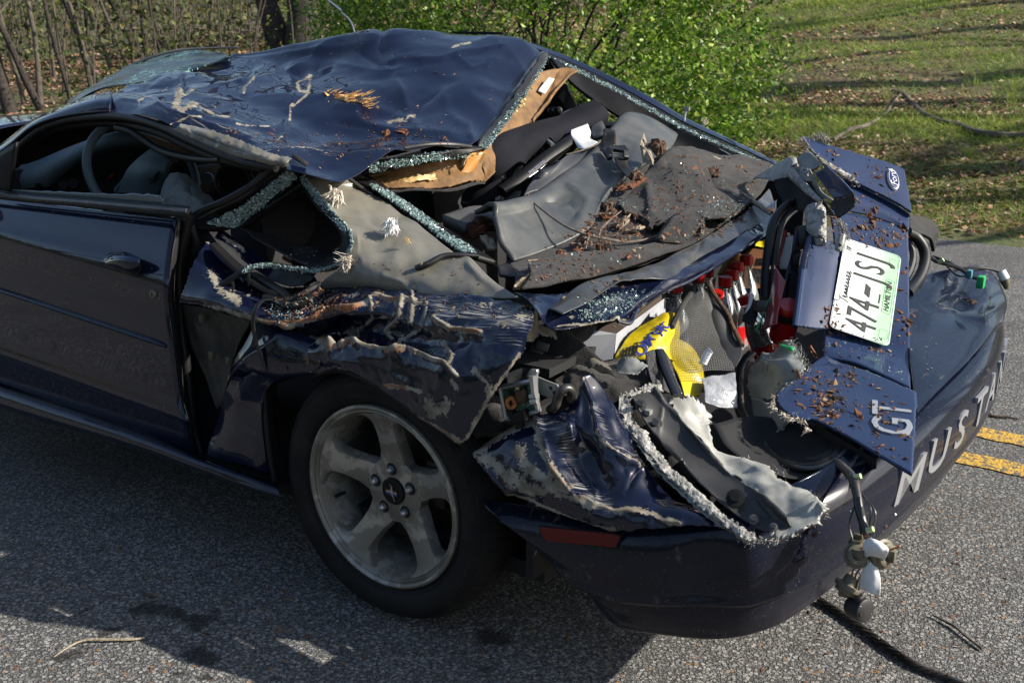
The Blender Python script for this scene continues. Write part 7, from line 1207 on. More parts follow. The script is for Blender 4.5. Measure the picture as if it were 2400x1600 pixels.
patch('far_lamp_remnant', [P('G', 's', (1530, 595, -1.5), (1600, 600, -1.55), (1670, 640, -1.6), (1700, 690, -1.62)), P('G', 's', (1530, 650, -1.47), (1600, 670, -1.52), (1660, 700, -1.57), (1710, 730, -1.6)), P('G', 's', (1540, 700, -1.45), (1620, 720, -1.5), (1680, 760, -1.55), (1690, 840, -1.58))], M_dark, CAR, (24, 24), dent=[(.008, 12, 3)], thick=.01)
fringe('torn_fibres', P('G', 's', (1660, 650, -1.6), (1705, 700, -1.6), (1690, 780, -1.58)), CAR, M_fray, 240, .012, .8, .0006, (-.4, .2, -.2), .005)
patch('far_lamp_edge', [P('G', 's', (1660, 640, -1.58), (1690, 660, -1.6), (1712, 720, -1.62)), P('G', 's', (1650, 690, -1.56), (1680, 720, -1.58), (1705, 745, -1.6))], M_fibre, CAR, (10, 14), dent=[(.005, 24, 2)], jag=.004)
patch('boot_inner_floor', [P('K', 's', (200, 450, -.30), (500, 400, -.42), (800, 440, -.42), (1100, 520, -.42)), P('K', 's', (300, 600, -.24), (600, 620, -.36), (900, 620, -.36), (1200, 640, -.36)), P('K', 's', (500, 760, -.2), (800, 830, -.24), (1000, 800, -.26), (1250, 720, -.3))], M_dark, CAR, (14, 20), dent=[(.008, 9, 3)])
patch('boot_corner_liner', [P('K', 's', (470, 260, -.5), (560, 290, -.46), (720, 440, -.40)), P('K', 's', (500, 420, -.45), (600, 460, -.42), (680, 480, -.40)), P('K', 's', (550, 525, -.4), (620, 510, -.4), (700, 470, -.4))], M_greyplast, CAR, (16, 16), dent=[(.004, 14, 2)], thick=.004)
patch('boot_corner_shell', [P('K', 's', (540, 20, -.62), (620, -20, -.6), (720, -110, -.6), (790, -60, -.56)), P('K', 's', (480, 90, -.58), (600, 60, -.52), (720, 30, -.5), (825, 60, -.5)), P('K', 's', (460, 180, -.54), (580, 150, -.5), (700, 130, -.47), (800, 110, -.47)), P('K', 's', (480, 290, -.5), (560, 290, -.47), (620, 270, -.46), (660, 190, -.46))], M_greyplast, CAR, (40, 40), dent=[(.008, 12, 3)], jag=.006, jagn=30, thick=.004, crease=[('K', [(500, 100), (600, 40), (580, -20)], .012, 16), ('K', [(600, 50), (740, 30)], .01, 16)])
fringe('torn_fibres', P('K', 's', (490, 60, -.56), (560, 20, -.58), (600, 60, -.52), (640, -20, -.58), (720, -110, -.58), (800, 0, -.54), (825, 80, -.5)), CAR, M_fray, 600, .016, .8, .0005, (-.2, .5, .4), .006)
patch('green_clip', [P('K', 's', (660, -95, -.56), (760, -70, -.54)), P('K', 's', (670, -75, -.55), (755, -45, -.53))], M_green, CAR, (4, 6), thick=.004)
# red lens fragment standing in the opening
patch('red_lens_fragment', [P('U', 's', (1700, 570, -.86), (1770, 680, -.84), (1840, 780, -.82)), P('U', 's', (1640, 850, -.83), (1720, 900, -.81), (1800, 950, -.8)), P('U', 's', (1560, 1250, -.79), (1650, 1240, -.77), (1740, 1220, -.76)), P('U', 's', (1500, 1540, -.76), (1600, 1480, -.74), (1710, 1440, -.73))], M_redclear, CAR, (30, 14), thick=.004)
for pts_, m_ in (((( 2010, 0, -.93), (1930, 400, -.9), (1870, 650, -.87), (1780, 1080, -.82)), M_paint), (((1840, 0, -.95), (1780, 300, -.92), (1720, 560, -.88)), M_redd)):
    MB().tube(P('U', 's', *pts_), .005, 6, smooth=20).build('lens_edge', m_, CAR)
patch('clear_lens', [P('U', 's', (1850, 120, -.93), (1960, 80, -.92)), P('U', 's', (1790, 400, -.9), (1920, 380, -.89)), P('U', 's', (1740, 590, -.88), (1860, 600, -.87))], M_greyplast, CAR, (12, 8), thick=.003)
MB().box(at('U', 1470, 1160, 's', -.80), (.035, .03, .04), frame(RT, n=-VD)).build('lamp_plug', M_trim, CAR, bevel=.004)
mb = MB(); mb.tube(P('U', 's', (1320, 990, -.86), (1290, 1150, -.83), (1230, 1300, -.8), (1180, 1400, -.78)), [.007, .006, .006, .003], 6, smooth=14); mb.build('broken_edge', M_white, CAR)
patch('broken_lamp_back', [P('U', 's', (1300, 1010, -.86), (1380, 1080, -.84), (1400, 1300, -.8)), P('U', 's', (1180, 1400, -.78), (1280, 1450, -.76), (1350, 1500, -.75))], M_dark, CAR, (12, 12), dent=[(.006, 18, 2)])
mb = MB(); mb.tube(P('U', 's', (1440, 1260, -.79), (1480, 1330, -.78), (1440, 1420, -.77), (1380, 1540, -.75)), .002, 5, smooth=16); mb.tube(P('U', 's', (1600, 1040, -.8), (1540, 1140, -.79), (1480, 1300, -.78)), .002, 5, smooth=14); mb.build('lamp_wires', M_green, CAR)
# ---- hanging wiring harness with bulb sockets
K_ = 'M'
mb = MB(); mb.tube(P(K_, 's', (1040, 60, -.30), (1100, 110, -.24), (1160, 180, -.19), (1185, 280, -.16), (1205, 400, -.135), (1240, 520, -.12), (1265, 590, -.115)), [.009, .009, .010, .009, .0085, .008, .007], 9, smooth=60); harn = mb.build('wiring_harness', M_wire, CAR)
mb = MB()
for pts_ in (((1190, 300, -.15), (1150, 420, -.13), (1135, 500, -.13), (1160, 600, -.12)), ((1220, 290, -.15), (1280, 380, -.13), (1270, 500, -.12), (1280, 570, -.115)), ((1225, 285, -.15), (1310, 400, -.13), (1300, 500, -.12), (1300, 570, -.115)), ((1290, 690, -.1), (1200, 760, -.1), (1160, 800, -.1), (1150, 850, -.1)), ((1290, 700, -.1), (1220, 770, -.1), (1180, 830, -.1), (1175, 870, -.1)), ((1285, 710, -.1), (1240, 790, -.1), (1200, 860, -.1), (1180, 930, -.1), (1185, 970, -.1)), ((1280, 715, -.1), (1260, 790, -.1), (1215, 860, -.1), (1190, 970, -.1)), ((1205, 500, -.13), (1215, 560, -.12))): mb.tube(P(K_, 's', *pts_), .0017, 6, smooth=20)
mb.build('loose_wires', M_wire, harn)
for a, b, d in ((1190, 165, -.185), (1275, 525, -.11)): MB().tube([at(K_, a-22, b+4, 's', d), at(K_, a+22, b-6, 's', d)], .0055, 8).build('wire_clip', M_lime, harn)
def sock(a, b, d, ax_, s=1.):
    o_ = at(K_, a, b, 's', d); mb = MB(); mb.lathe([(.0, -.022*s), (.013*s, -.022*s), (.014*s, -.006*s), (.024*s, -.005*s), (.025*s, .003*s), (.020*s, .004*s), (.019*s, .012*s), (.010*s, .013*s), (.009*s, .004*s), (0, .004*s)], o_, ax_, 22); mb.box(o_+np.array(ax_)/np.linalg.norm(ax_)*.012*s, (.02*s, .006*s, .02*s)); mb.build('bulb_socket', M_socket, harn, bevel=.001)
sock(1185, 700, -.10, (-.3, .7, .5)); sock(1360, 690, -.12, (-.8, .4, .2), 1.15); sock(1120, 910, -.10, (.3, .35, -.9), 1.0); sock(1200, 610, -.13, (.2, .2, .9), .8)
o_ = at(K_, 1205, 1060, 's', -.10); mb = MB(); mb.lathe([(0, -.02), (.021, -.02), (.023, -.01), (.023, .014), (.019, .016), (0, .016)], o_, (-.75, .35, .1), 20); mb.tube([at(K_, 1190, 975, 's', -.1), at(K_, 1205, 1020, 's', -.1)], .010, 10); mb.build('lamp_holder', M_trim, harn)
patch('paper_tag', [P(K_, 's', (1250, 590, -.10), (1290, 590, -.095), (1390, 655, -.095)), P(K_, 's', (1235, 640, -.095), (1310, 640, -.085), (1400, 670, -.09)), P(K_, 's', (1240, 710, -.10), (1300, 700, -.09), (1370, 740, -.10))], M_paper, harn, (20, 20), dent=[(.006, 26, 3)], thick=.0008)
patch('paper_tag', [P(K_, 's', (1265, 720, -.10), (1300, 740, -.10), (1320, 760, -.10)), P(K_, 's', (1210, 830, -.095), (1290, 850, -.09), (1345, 860, -.095)), P(K_, 's', (1200, 920, -.09), (1270, 950, -.085), (1343, 978, -.09))], M_paper, harn, (20, 20), dent=[(.003, 26, 3)], thick=.0008)
mb = MB(); mb.tube(P(K_, 's', (1415, 662, -.12), (1478, 634, -.12)), .002, 5); mb.build('bare_wire', M_copper, harn)
# torn harness across the right end of the tail
mb = MB()
for i, pts_ in enumerate((((1670, 860, -1.52), (1720, 905, -1.52), (1790, 925, -1.52), (1870, 950, -1.53), (1930, 985, -1.53), (1960, 1010, -1.53), (2030, 1030, -1.52)), ((1700, 870, -1.54), (1800, 905, -1.54), (1900, 950, -1.55), (2000, 950, -1.57), (2100, 960, -1.6), (2180, 985, -1.62)), ((1720, 890, -1.54), (1850, 930, -1.55), (1960, 965, -1.58), (2080, 960, -1.6), (2170, 990, -1.62)), ((1790, 930, -1.52), (1850, 990, -1.5), (1900, 1010, -1.5), (1950, 1000, -1.52)))): mb.tube(P('G', 's', *pts_), .003 if i else .006, 6, smooth=24)
h2 = mb.build('torn_harness', M_wire, CAR)
MB().tube(P('G', 's', (1740, 915, -1.5), (1775, 895, -1.5)), .006, 8).build('wire_clip', M_lime, h2); MB().box(at('G', 2030, 1048, 's', -1.5), (.02, .03, .035)).build('wire_clip', M_green, h2, bevel=.003); MB().box(at('G', 1952, 995, 's', -1.51), (.015, .02, .025)).build('wire_clip', simple('teal_plug', (.05, .2, .25), .4), h2, bevel=.003)
MB().tube(P('G', 's', (2165, 975, -1.62), (2195, 1030, -1.62)), .014, 10).build('wire_clip', M_white, h2); MB().tube(P('G', 's', (2185, 1020, -1.63), (2200, 1060, -1.63), (2205, 1095, -1.63)), [.016, .012, .006], 9).build('bulb_socket', M_socket, h2)
# ================================================================== loose things
MB().tube(P('A', 's', (2320, 70, -.95), (2270, 30, -1.0), (2220, -10, -1.05), (2180, -60, -1.1)), [.003, .0028, .0025, .0015], 6, smooth=16).build('aerial', M_silver, CAR)
MB().tube(P('B', 's', (0, 85, -1.15), (40, 120, -1.13), (70, 160, -1.12), (92, 225, -1.1)), [.0022, .0028, .003, .003], 6, smooth=16).build('aerial', M_silver, CAR)
patch('far_roof_strip', [P('B', 's', (760, 218, -1.62), (950, 217, -1.65), (1110, 222, -1.68)), P('B', 's', (770, 232, -1.62), (950, 236, -1.65), (1118, 238, -1.68))], M_black, CAR, (5, 16), thick=.008)
# ---- child car seat
cs = empty('child_seat', at('X', 500, 900, 's', -.95)-[0, 0, .1], 'black cloth infant car seat lying under the hanging brown headliner', 'child seat')
X_ = 'X'
patch('seat_shell', [P(X_, 's', (200, 690, -.86), (420, 560, -.94), (700, 460, -1.05), (1000, 370, -1.16), (1200, 320, -1.25), (1480, 190, -1.36), (1600, 130, -1.42)), P(X_, 's', (150, 800, -.83), (380, 640, -.89), (700, 540, -1.0), (1000, 440, -1.11), (1230, 370, -1.19), (1500, 260, -1.29), (1650, 190, -1.36)), P(X_, 's', (140, 940, -.83), (350, 800, -.86), (640, 640, -.95), (900, 520, -1.05), (1200, 430, -1.15), (1500, 320, -1.26), (1650, 225, -1.34)), P(X_, 's', (220, 1120, -.84), (400, 1000, -.85), (560, 850, -.90), (700, 650, -.98), (1000, 520, -1.08), (1350, 390, -1.22), (1600, 290, -1.34))], M_cloth, cs, (50, 80), thick=.03, dent=[(.004, 7, 2)])
patch('seat_side', [P(X_, 's', (130, 900, -.86), (300, 1000, -.87), (560, 1050, -.9)), P(X_, 's', (180, 1080, -.86), (300, 1100, -.86), (420, 1080, -.88)), P(X_, 's', (-20, 1250, -.82), (150, 1200, -.82), (400, 1190, -.84)), P(X_, 's', (-80, 1400, -.78), (100, 1420, -.78), (330, 1300, -.8))], M_cloth, cs, (24, 20), thick=.02)
patch('seat_inside', [P(X_, 's', (560, 900, -.98), (700, 660, -1.02), (1000, 520, -1.12), (1300, 420, -1.24)), P(X_, 's', (560, 1050, -1.0), (800, 850, -1.05), (1100, 650, -1.12), (1400, 560, -1.2)), P(X_, 's', (500, 1150, -.96), (800, 1000, -1.0), (1100, 800, -1.08), (1350, 650, -1.15))], M_dark, cs, (12, 14), thick=.01)
tt = P(X_, 's', (1130, 330, -1.26), (1170, 240, -1.3), (1280, 180, -1.35), (1430, 170, -1.38), (1500, 190, -1.38)); patch('mesh_pad', [tt, P(X_, 's', (1150, 335, -1.24), (1210, 290, -1.27), (1300, 250, -1.31), (1420, 215, -1.34), (1500, 200, -1.36)), P(X_, 's', (1160, 340, -1.23), (1230, 320, -1.25), (1330, 280, -1.29), (1430, 230, -1.33), (1500, 205, -1.35))], simple('blue_grey_mesh', (.04, .05, .065), .6, bs=1, bscale=240, bdist=.004), cs, (14, 24), thick=.012)
mb = MB(); mb.tube(P(X_, 's', (410, 1190, -.80), (560, 1080, -.84), (760, 930, -.90), (960, 770, -.97), (1150, 640, -1.04), (1320, 520, -1.12)), .024, 10, smooth=40, flat=.8); mb.build('carry_handle', M_black, cs)
patch('handle_label', [P(X_, 's', (712, 962, -.875), (900, 820, -.945), (985, 740, -.975)), P(X_, 's', (748, 1014, -.865), (930, 880, -.93), (1016, 785, -.96))], M_ember, cs, (6, 20), thick=.0008)
mb = MB(); l0 = at(X_, 830, 905, 's', -.902); l1 = at(X_, 910, 842, 's', -.93); lx = (l1-l0)/np.linalg.norm(l1-l0); ln = CAM-l0; ln = ln-lx*(ln@lx); ln /= np.linalg.norm(ln); ly = np.cross(ln, lx)
mb.add(*put(text('Always hold as shown', .0085, .0002), l0+lx*.008+ly*.004+ln*.006, np.stack([lx, ly, ln], 1))); mb.build('label_lettering', M_blueink, cs, smooth=False)
MB().tube(P(X_, 's', (345, 1295, -.79), (410, 1262, -.795)), .009, 8).build('handle_tag', M_silver, cs)
patch('seat_front_strap', [P(X_, 's', (560, 1010, -.88), (620, 900, -.92), (660, 870, -.93)), P(X_, 's', (600, 1000, -.87), (650, 920, -.9), (690, 880, -.92))], M_trim, cs, (8, 6), thick=.006)
for a, b, c_, e in ((870, 570, 930, 670), (740, 650, 830, 760), (990, 540, 1060, 600)): MB().tube(P(X_, 's', (a, b, -1.05), (c_, e, -1.02)), .008, 7).build('harness_strap', M_trim if a < 900 else M_silver, cs)
patch('white_sheet', [P(X_, 's', (1290, 400, -1.12), (1330, 385, -1.13), (1420, 350, -1.16), (1500, 325, -1.18)), P(X_, 's', (1290, 470, -1.10), (1350, 490, -1.10), (1450, 450, -1.13), (1540, 430, -1.16)), P(X_, 's', (1340, 560, -1.08), (1400, 560, -1.08), (1460, 530, -1.10), (1530, 520, -1.12)), P(X_, 's', (1390, 645, -1.06), (1450, 650, -1.05), (1530, 620, -1.06), (1630, 560, -1.08))], M_white, cs, (30, 24), thick=.001, dent=[(.003, 16, 2)])
patch('base_shell', [P(X_, 's', (1540, 400, -1.2), (1620, 340, -1.24), (1660, 325, -1.26), (1700, 420, -1.24)), P(X_, 's', (1540, 450, -1.18), (1600, 470, -1.18), (1660, 440, -1.2), (1700, 430, -1.22)), P(X_, 's', (1560, 540, -1.14), (1620, 540, -1.15), (1680, 500, -1.18), (1700, 440, -1.2))], M_trim, cs, (16, 16), thick=.01)
patch('seat_label', [P(X_, 's', (560, 1180, -.86), (660, 1170, -.88)), P(X_, 's', (380, 1330, -.80), (620, 1330, -.84))], simple('grey_print', (.14, .15, .16), .6, base2=(.05, .08, .12), nscale=80), cs, (8, 8))
# ---- drinks bottles in the boot
def bottle(a, b, d, tilt, label, r=.0135, cap=M_red, h=.26, sc=1.):
    c = at('U', a, b, 's', d); ax = np.array(tilt, float); ax /= np.linalg.norm(ax); L = h*sc
    root = empty('cola_bottle', c-ax*L, label, 'bottle', 'red capped bottles in the boot')
    s = sc
    MB().lathe([(.012*s, -.010*s), (.0158*s, -.009*s), (.016*s, .010*s), (.0135*s, .0125*s), (0, .0125*s)], c, ax, 28).build('cap', cap, root)
    body = [(.0155*s, -.012*s), (.0155*s, -.015*s), (.0125*s, -.017*s), (.0125*s, -.024*s), (.016*s, -.035*s), (.024*s, -.055*s), (.031*s, -.08*s), (.034*s, -.11*s), (.034*s, -L+.02), (.030*s, -L+.004), (0, -L+.002)]
    MB().lathe(body, c, ax, 28).build('bottle_body', M_clear, root)
    MB().lathe([(0, -.062*s), (.0245*s, -.0625*s), (.0300*s, -.082*s), (.0325*s, -.11*s), (.0325*s, -L+.024), (.028*s, -L+.008), (0, -L+.006)], c, ax, 24).build('cola', M_cola, root)
    MB().lathe([(.0346*s, -.118*s), (.0346*s, -.165*s)], c, ax, 24).build('label_band', M_red, root)
bottle(1240, 460, -1.12, (.05, -.05, 1), 'red capped bottle standing upright against the brown carton in the boot', sc=1.25)
bottle(1093, 565, -1.08, (.05, -.05, 1), 'dark red capped bottle beside the one against the brown carton', sc=1.2)
bottle(1010, 690, -1.04, (.06, -.04, 1), 'dark red capped bottle behind the bottle with the scored cap', sc=1.2)
bottle(910, 785, -.98, (.02, .02, 1), 'upright bottle with scored red cap among the boot shopping', sc=1.2)
bottle(790, 1010, -.92, (-.3, .45, .8), 'tilted red capped bottle behind the grey mesh sunshade', sc=1.15)
bottle(1215, 1070, -.92, (.35, .1, .75), 'tilted red capped bottle beside the broken lamp back', sc=1.1)
bottle(510, 725, -1.0, (.02, -.02, 1), 'shaded red capped bottle under the bent boot panel', sc=1.2)
bottle(640, 635, -1.05, (.02, -.02, 1), 'red capped bottle deepest under the bent boot panel', sc=1.2)
bottle(150, 870, -.84, (.02, .05, 1), 'red capped bottle between the white carton and the mesh sunshade', sc=1.25)
# brown carton with white print behind the bottles
mb = MB(); a_ = P('U', 's', (1000, 560, -1.22), (1330, 270, -1.28), (1720, 330, -1.3), (1700, 560, -1.28), (1480, 880, -1.2), (1230, 900, -1.18)); mb.slab(a_, VD, .02); mb.build('brown_carton', simple('brown_carton', (.22, .09, .03), .8, base2=(.16, .06, .02), nscale=40), meta(empty('crisp_carton', a_[0]-[0, 0, .1], 'brown mesh printed carton behind the red capped bottles', 'carton'), None), smooth=False)
ct = [o for o in bpy.data.objects if o.name == 'crisp_carton'][0]
for q_ in (((1380, 430), (1490, 425), (1480, 540), (1345, 550)), ((1330, 580), (1480, 590), (1475, 830), (1310, 800))): mb = MB(); mb.slab(P('U', 's', *[(a, b, -1.165) for a, b in q_]), -VD, .001); mb.build('white_print', simple('white_hatch', (.55, .53, .5), .8, base2=(.1, .09, .08), nscale=120) if 'white_hatch' not in MATS else MATS['white_hatch'], ct, smooth=False)
mb = MB(); mb.tube(P('U', 's', (860, 700, -1.12), (960, 560, -1.14), (1060, 430, -1.16), (1130, 390, -1.18)), [.02, .024, .026, .015], 8, smooth=14, flat=.5); meta(mb.build('paper_roll', simple('orange_paper', (.5, .22, .05), .6), None), 'curled orange paper wrapper behind the bottles in the boot', 'wrapper')
patch_o = patch('yellow_packet', [P('U', 's', (1380, 200, -1.28), (1460, 160, -1.3), (1530, 110, -1.3)), P('U', 's', (1360, 250, -1.26), (1450, 250, -1.27), (1520, 260, -1.27))], M_yellow, None, (10, 12), dent=[(.01, 30, 2)]); meta(patch_o, 'small crumpled yellow packet by the boot weatherstrip', 'packet')
mb = MB(); mb.slab(P('U', 's', (1210, 890, -.99), (1290, 890, -.99), (1280, 980, -.99)), -VD, .004); meta(mb.build('blue_packet', simple('blue_card', (.02, .16, .42), .5), None, smooth=False), 'small blue card corner beside the tilted bottle', 'packet')
# drink can and dark packets behind the lid fold
cc = at('U', 1880, 1230, 's', -.80); mb = MB(); mb.lathe([(0, -.09), (.03, -.09), (.033, -.08), (.033, .01), (.028, .02), (0, .02)], cc, (-.25, .3, .9), 24); mb.lathe([(.0332, -.018), (.0336, -.012), (.0336, .0), (.0332, .004)], cc, (-.25, .3, .9), 24, 1); meta(mb.build('drink_can', [M_red, M_blackink], None), 'red and black can wedged under the torn boot lid', 'can')
patch_o = patch('dark_packet', [P('U', 's', (1960, 420, -.95), (2080, 300, -.95)), P('U', 's', (1900, 800, -.9), (2010, 780, -.9)), P('U', 's', (1860, 1050, -.86), (1980, 1080, -.86))], M_black, None, (16, 10), dent=[(.008, 22, 3)]); meta(patch_o, 'crumpled black packet under the torn boot lid', 'packet')
patch_o = patch('foil_packet', [P('U', 's', (1720, 60, -1.05), (1800, 20, -1.06), (1900, 60, -1.06)), P('U', 's', (1740, 180, -1.04), (1830, 120, -1.05), (1920, 140, -1.04)), P('U', 's', (1730, 270, -1.03), (1800, 260, -1.03), (1880, 260, -1.02))], simple('gold_foil', (.42, .24, .06), .35, .4, base2=(.3, .3, .28), nscale=60), None, (16, 16), dent=[(.008, 26, 3)]); meta(patch_o, 'crinkled gold foil packet behind the red lens fragment', 'packet')
# ---- white carton of packs
bx_ = empty('white_carton', at('T', 800, 1180, 's', -.30)-[0, 0, .05], 'white printed carton under the bent boot panel', 'carton')
mb = MB(); f1 = P('T', 's', (460, 800, -.27), (1130, 670, -.33), (1460, 725, -.34), (1400, 1150, -.32), (1100, 1190, -.30), (380, 1130, -.25)); mb.slab(f1, VD, .004); mb.build('carton_front', M_box, bx_, smooth=False)
mb = MB(); f2 = P('T', 's', (1460, 725, -.34), (2281, 120, -.78), (2281, 420, -.76), (1640, 860, -.42), (1420, 1130, -.33)); mb.slab(f2, VD, .004); mb.build('carton_side', M_box, bx_, smooth=False)
mb = MB(); f3 = P('T', 's', (1130, 690, -.345), (1460, 745, -.35), (2281, 140, -.80), (2281, -60, -.82), (1300, 560, -.42)); mb.slab(f3, VD, .004); mb.build('carton_inside', M_boxin, bx_, smooth=False)
o0 = at('T', 970, 1085, 's', -.292); fx_ = at('T', 1200, 1140, 's', -.296)-at('T', 740, 1030, 's', -.285); fx_ /= np.linalg.norm(fx_); fn = -VD-fx_*(-VD@fx_); fn /= np.linalg.norm(fn); fy_ = np.cross(fn, fx_)
mb = MB(); sc_ = np.linalg.norm(at('T', 1230, 1140, 's', -.296)-at('T', 730, 1030, 's', -.285)); mb.add(*put(text('resealable', sc_/4.6, .0003), o0+fn*.006, np.stack([fx_, fy_, fn], 1))); mb.build('carton_lettering', M_blackink, bx_, smooth=False)
o1 = at('T', 770, 1145, 's', -.286); mb = MB(); mb.add(*put(text('ER 6 PACK', sc_/4.6, .0003, 0, 1, .0012), o1+fn*.006, np.stack([fx_, fy_, fn], 1))); mb.build('carton_lettering', M_blackink, bx_, smooth=False)
patch_o = patch('grey_rag', [P('T', 's', (560, 560, -.24), (800, 520, -.26), (1120, 600, -.3)), P('T', 's', (560, 900, -.22), (760, 800, -.25), (960, 820, -.28)), P('T', 's', (560, 1100, -.21), (620, 1040, -.22), (700, 1000, -.24))], M_felt, CAR, (20, 20), dent=[(.008, 14, 2)])
# ---- yellow sack
ys = empty('yellow_sack', at('H', 1200, 800, 's', -.45)-[0, 0, .1], 'bright yellow plastic sack with blue lettering under the mesh sunshade', 'sack')
sack = patch('sack_film', [P('H', 's', (1000, 560, -.44), (1130, 490, -.5), (1220, 450, -.55), (1285, 450, -.6)), P('H', 's', (900, 650, -.38), (1080, 560, -.43), (1210, 500, -.48), (1300, 520, -.55)), P('H', 's', (850, 730, -.35), (1020, 660, -.38), (1200, 590, -.42), (1310, 620, -.5)), P('H', 's', (810, 790, -.33), (980, 770, -.35), (1150, 720, -.39), (1300, 740, -.46)), P('H', 's', (800, 815, -.33), (1000, 810, -.35), (1180, 790, -.38), (1290, 830, -.43))], M_yellow, ys, (40, 50), dent=[(.005, 12, 3)], thick=.003)
patch('sack_film', [P('H', 's', (1240, 620, -.46), (1400, 700, -.5), (1480, 850, -.5)), P('H', 's', (1240, 800, -.42), (1400, 860, -.45), (1490, 950, -.46)), P('H', 's', (1300, 950, -.39), (1400, 980, -.42), (1480, 1040, -.43)), P('H', 's', (1340, 1100, -.36), (1410, 1110, -.38), (1465, 1100, -.40))], M_yellow, ys, (30, 30), dent=[(.006, 12, 3)], thick=.003)
def on_sack(V, c, sx_, sy_): return V
def sack_text(s, a, b, a2, b2, d, size, m_):
    o_ = at('H', a, b, 's', d); e_ = at('H', a2, b2, 's', d-.06); x_ = e_-o_; L_ = np.linalg.norm(x_); x_ /= L_; n_ = CAM-o_; n_ /= np.linalg.norm(n_); n_ = n_-x_*(n_@x_); n_ /= np.linalg.norm(n_); mb = MB(); mb.add(*put(text(s, size, .0004, 0, 1, .001), (o_+e_)/2+n_*.010, np.stack([x_, np.cross(n_, x_), n_], 1))); o = mb.build('sack_lettering', m_, ys, smooth=False); w_ = o.modifiers.new('wrap', 'SHRINKWRAP'); w_.target = sack; w_.wrap_mode = 'ABOVE_SURFACE'; w_.offset = .0028
sp_ = patch('sack_panel', [P('H', 's', (960, 700, -.385), (1060, 590, -.425), (1160, 500, -.48)), P('H', 's', (1000, 770, -.365), (1100, 640, -.405), (1200, 530, -.455)), P('H', 's', (1060, 730, -.365), (1130, 640, -.40), (1190, 560, -.44))], M_white, ys, (16, 24), thick=.0005, dent=[(.002, 12, 2)])
w_ = sp_.modifiers.new('wrap', 'SHRINKWRAP'); w_.target = sack; w_.wrap_mode = 'ABOVE_SURFACE'; w_.offset = .0012
sack_text('OMNI', 1010, 735, 1130, 570, -.36, .042, M_blueink); sack_text('HC', 1150, 610, 1225, 500, -.40, .05, M_blueink)
for k_ in range(5): sack_text('Warning keep film away', 845+k_*22, 790-k_*2, 905+k_*22, 690-k_*2, -.33, .008, M_blackink)
# ---- grey mesh sunshade
sh = empty('mesh_sunshade', at('H', 1500, 930, 's', -.5)-[0, 0, .05], 'crumpled grey mesh sunshade with white tag over the yellow sack', 'sunshade')
patch('mesh_panel', [P('H', 's', (1390, 310, -.66), (1460, 270, -.70), (1535, 235, -.74), (1600, 330, -.72)), P('H', 's', (1290, 470, -.52), (1400, 450, -.57), (1500, 430, -.63), (1580, 480, -.66)), P('H', 's', (1240, 640, -.44), (1370, 640, -.47), (1500, 640, -.54), (1640, 680, -.6)), P('H', 's', (1245, 780, -.41), (1360, 800, -.41), (1520, 790, -.46), (1720, 820, -.53)), P('H', 's', (1300, 870, -.40), (1400, 920, -.38), (1540, 900, -.42), (1740, 900, -.48))], M_mesh, sh, (60, 60), thick=0, dent=[(.008, 8, 3)])
patch('dark_panel', [P('H', 's', (1500, 330, -.74), (1560, 340, -.73), (1620, 350, -.73)), P('H', 's', (1510, 430, -.68), (1600, 450, -.68), (1680, 470, -.70)), P('H', 's', (1570, 640, -.61), (1660, 640, -.62), (1760, 640, -.65)), P('H', 's', (1600, 800, -.53), (1700, 790, -.55), (1800, 760, -.58)), P('H', 's', (1640, 880, -.5), (1730, 880, -.51), (1750, 870, -.52))], M_trim, sh, (30, 24), thick=.002, dent=[(.004, 10, 2)])
MB().tube(P('H', 's', (1395, 295, -.66), (1330, 390, -.57), (1260, 530, -.47), (1250, 560, -.46)), .007, 8, smooth=20).build('shade_edge', M_trim, sh)
MB().tube(P('H', 's', (1540, 235, -.73), (1600, 330, -.71), (1690, 460, -.69), (1720, 540, -.67), (1800, 700, -.6)), .006, 8, smooth=20).build('shade_edge', M_bark, sh)
tg1 = P('H', 's', (1490, 845, -.405), (1530, 760, -.425), (1555, 735, -.43)); MB().tube(tg1, [.010, .011, .010], 10, smooth=12, flat=.35).build('shade_tag', M_white, sh)
mb = MB(); o_ = at('H', 1522, 785, 's', -.40); e_ = at('H', 1550, 735, 's', -.41)-at('H', 1495, 840, 's', -.39); e_ /= np.linalg.norm(e_); n_ = -VD-e_*(-VD@e_); n_ /= np.linalg.norm(n_); mb.add(*put(text('moen', .013, .0003), o_+n_*.004, np.stack([e_, np.cross(n_, e_), n_], 1))); mb.build('tag_lettering', M_blackink, sh, smooth=False)
# black mesh bag and strap, white plastic bag
bg_ = patch('black_mesh_bag', [P('H', 's', (1040, 770, -.30), (1100, 740, -.32), (1180, 740, -.35), (1230, 800, -.36)), P('H', 's', (1060, 900, -.27), (1120, 880, -.29), (1200, 880, -.31), (1260, 900, -.33)), P('H', 's', (1110, 1040, -.24), (1170, 1050, -.26), (1250, 1080, -.28), (1330, 1090, -.30))], simple('black_net', (.02, .02, .022), .4, bs=1, bscale=260, bdist=.005, coat=.3), None, (30, 24), dent=[(.006, 14, 2)], thick=.003); meta(bg_, 'glossy black net bag beside the yellow sack', 'bag')
st_ = MB().tube(P('H', 's', (1150, 735, -.33), (1190, 860, -.30), (1240, 980, -.27), (1290, 1090, -.24)), .012, 8, smooth=20, flat=.5).build('dark_strap', simple('glossy_black', (.012, .012, .014), .15, coat=.5), None); meta(st_, 'glossy black strap lying across the net bag', 'strap')
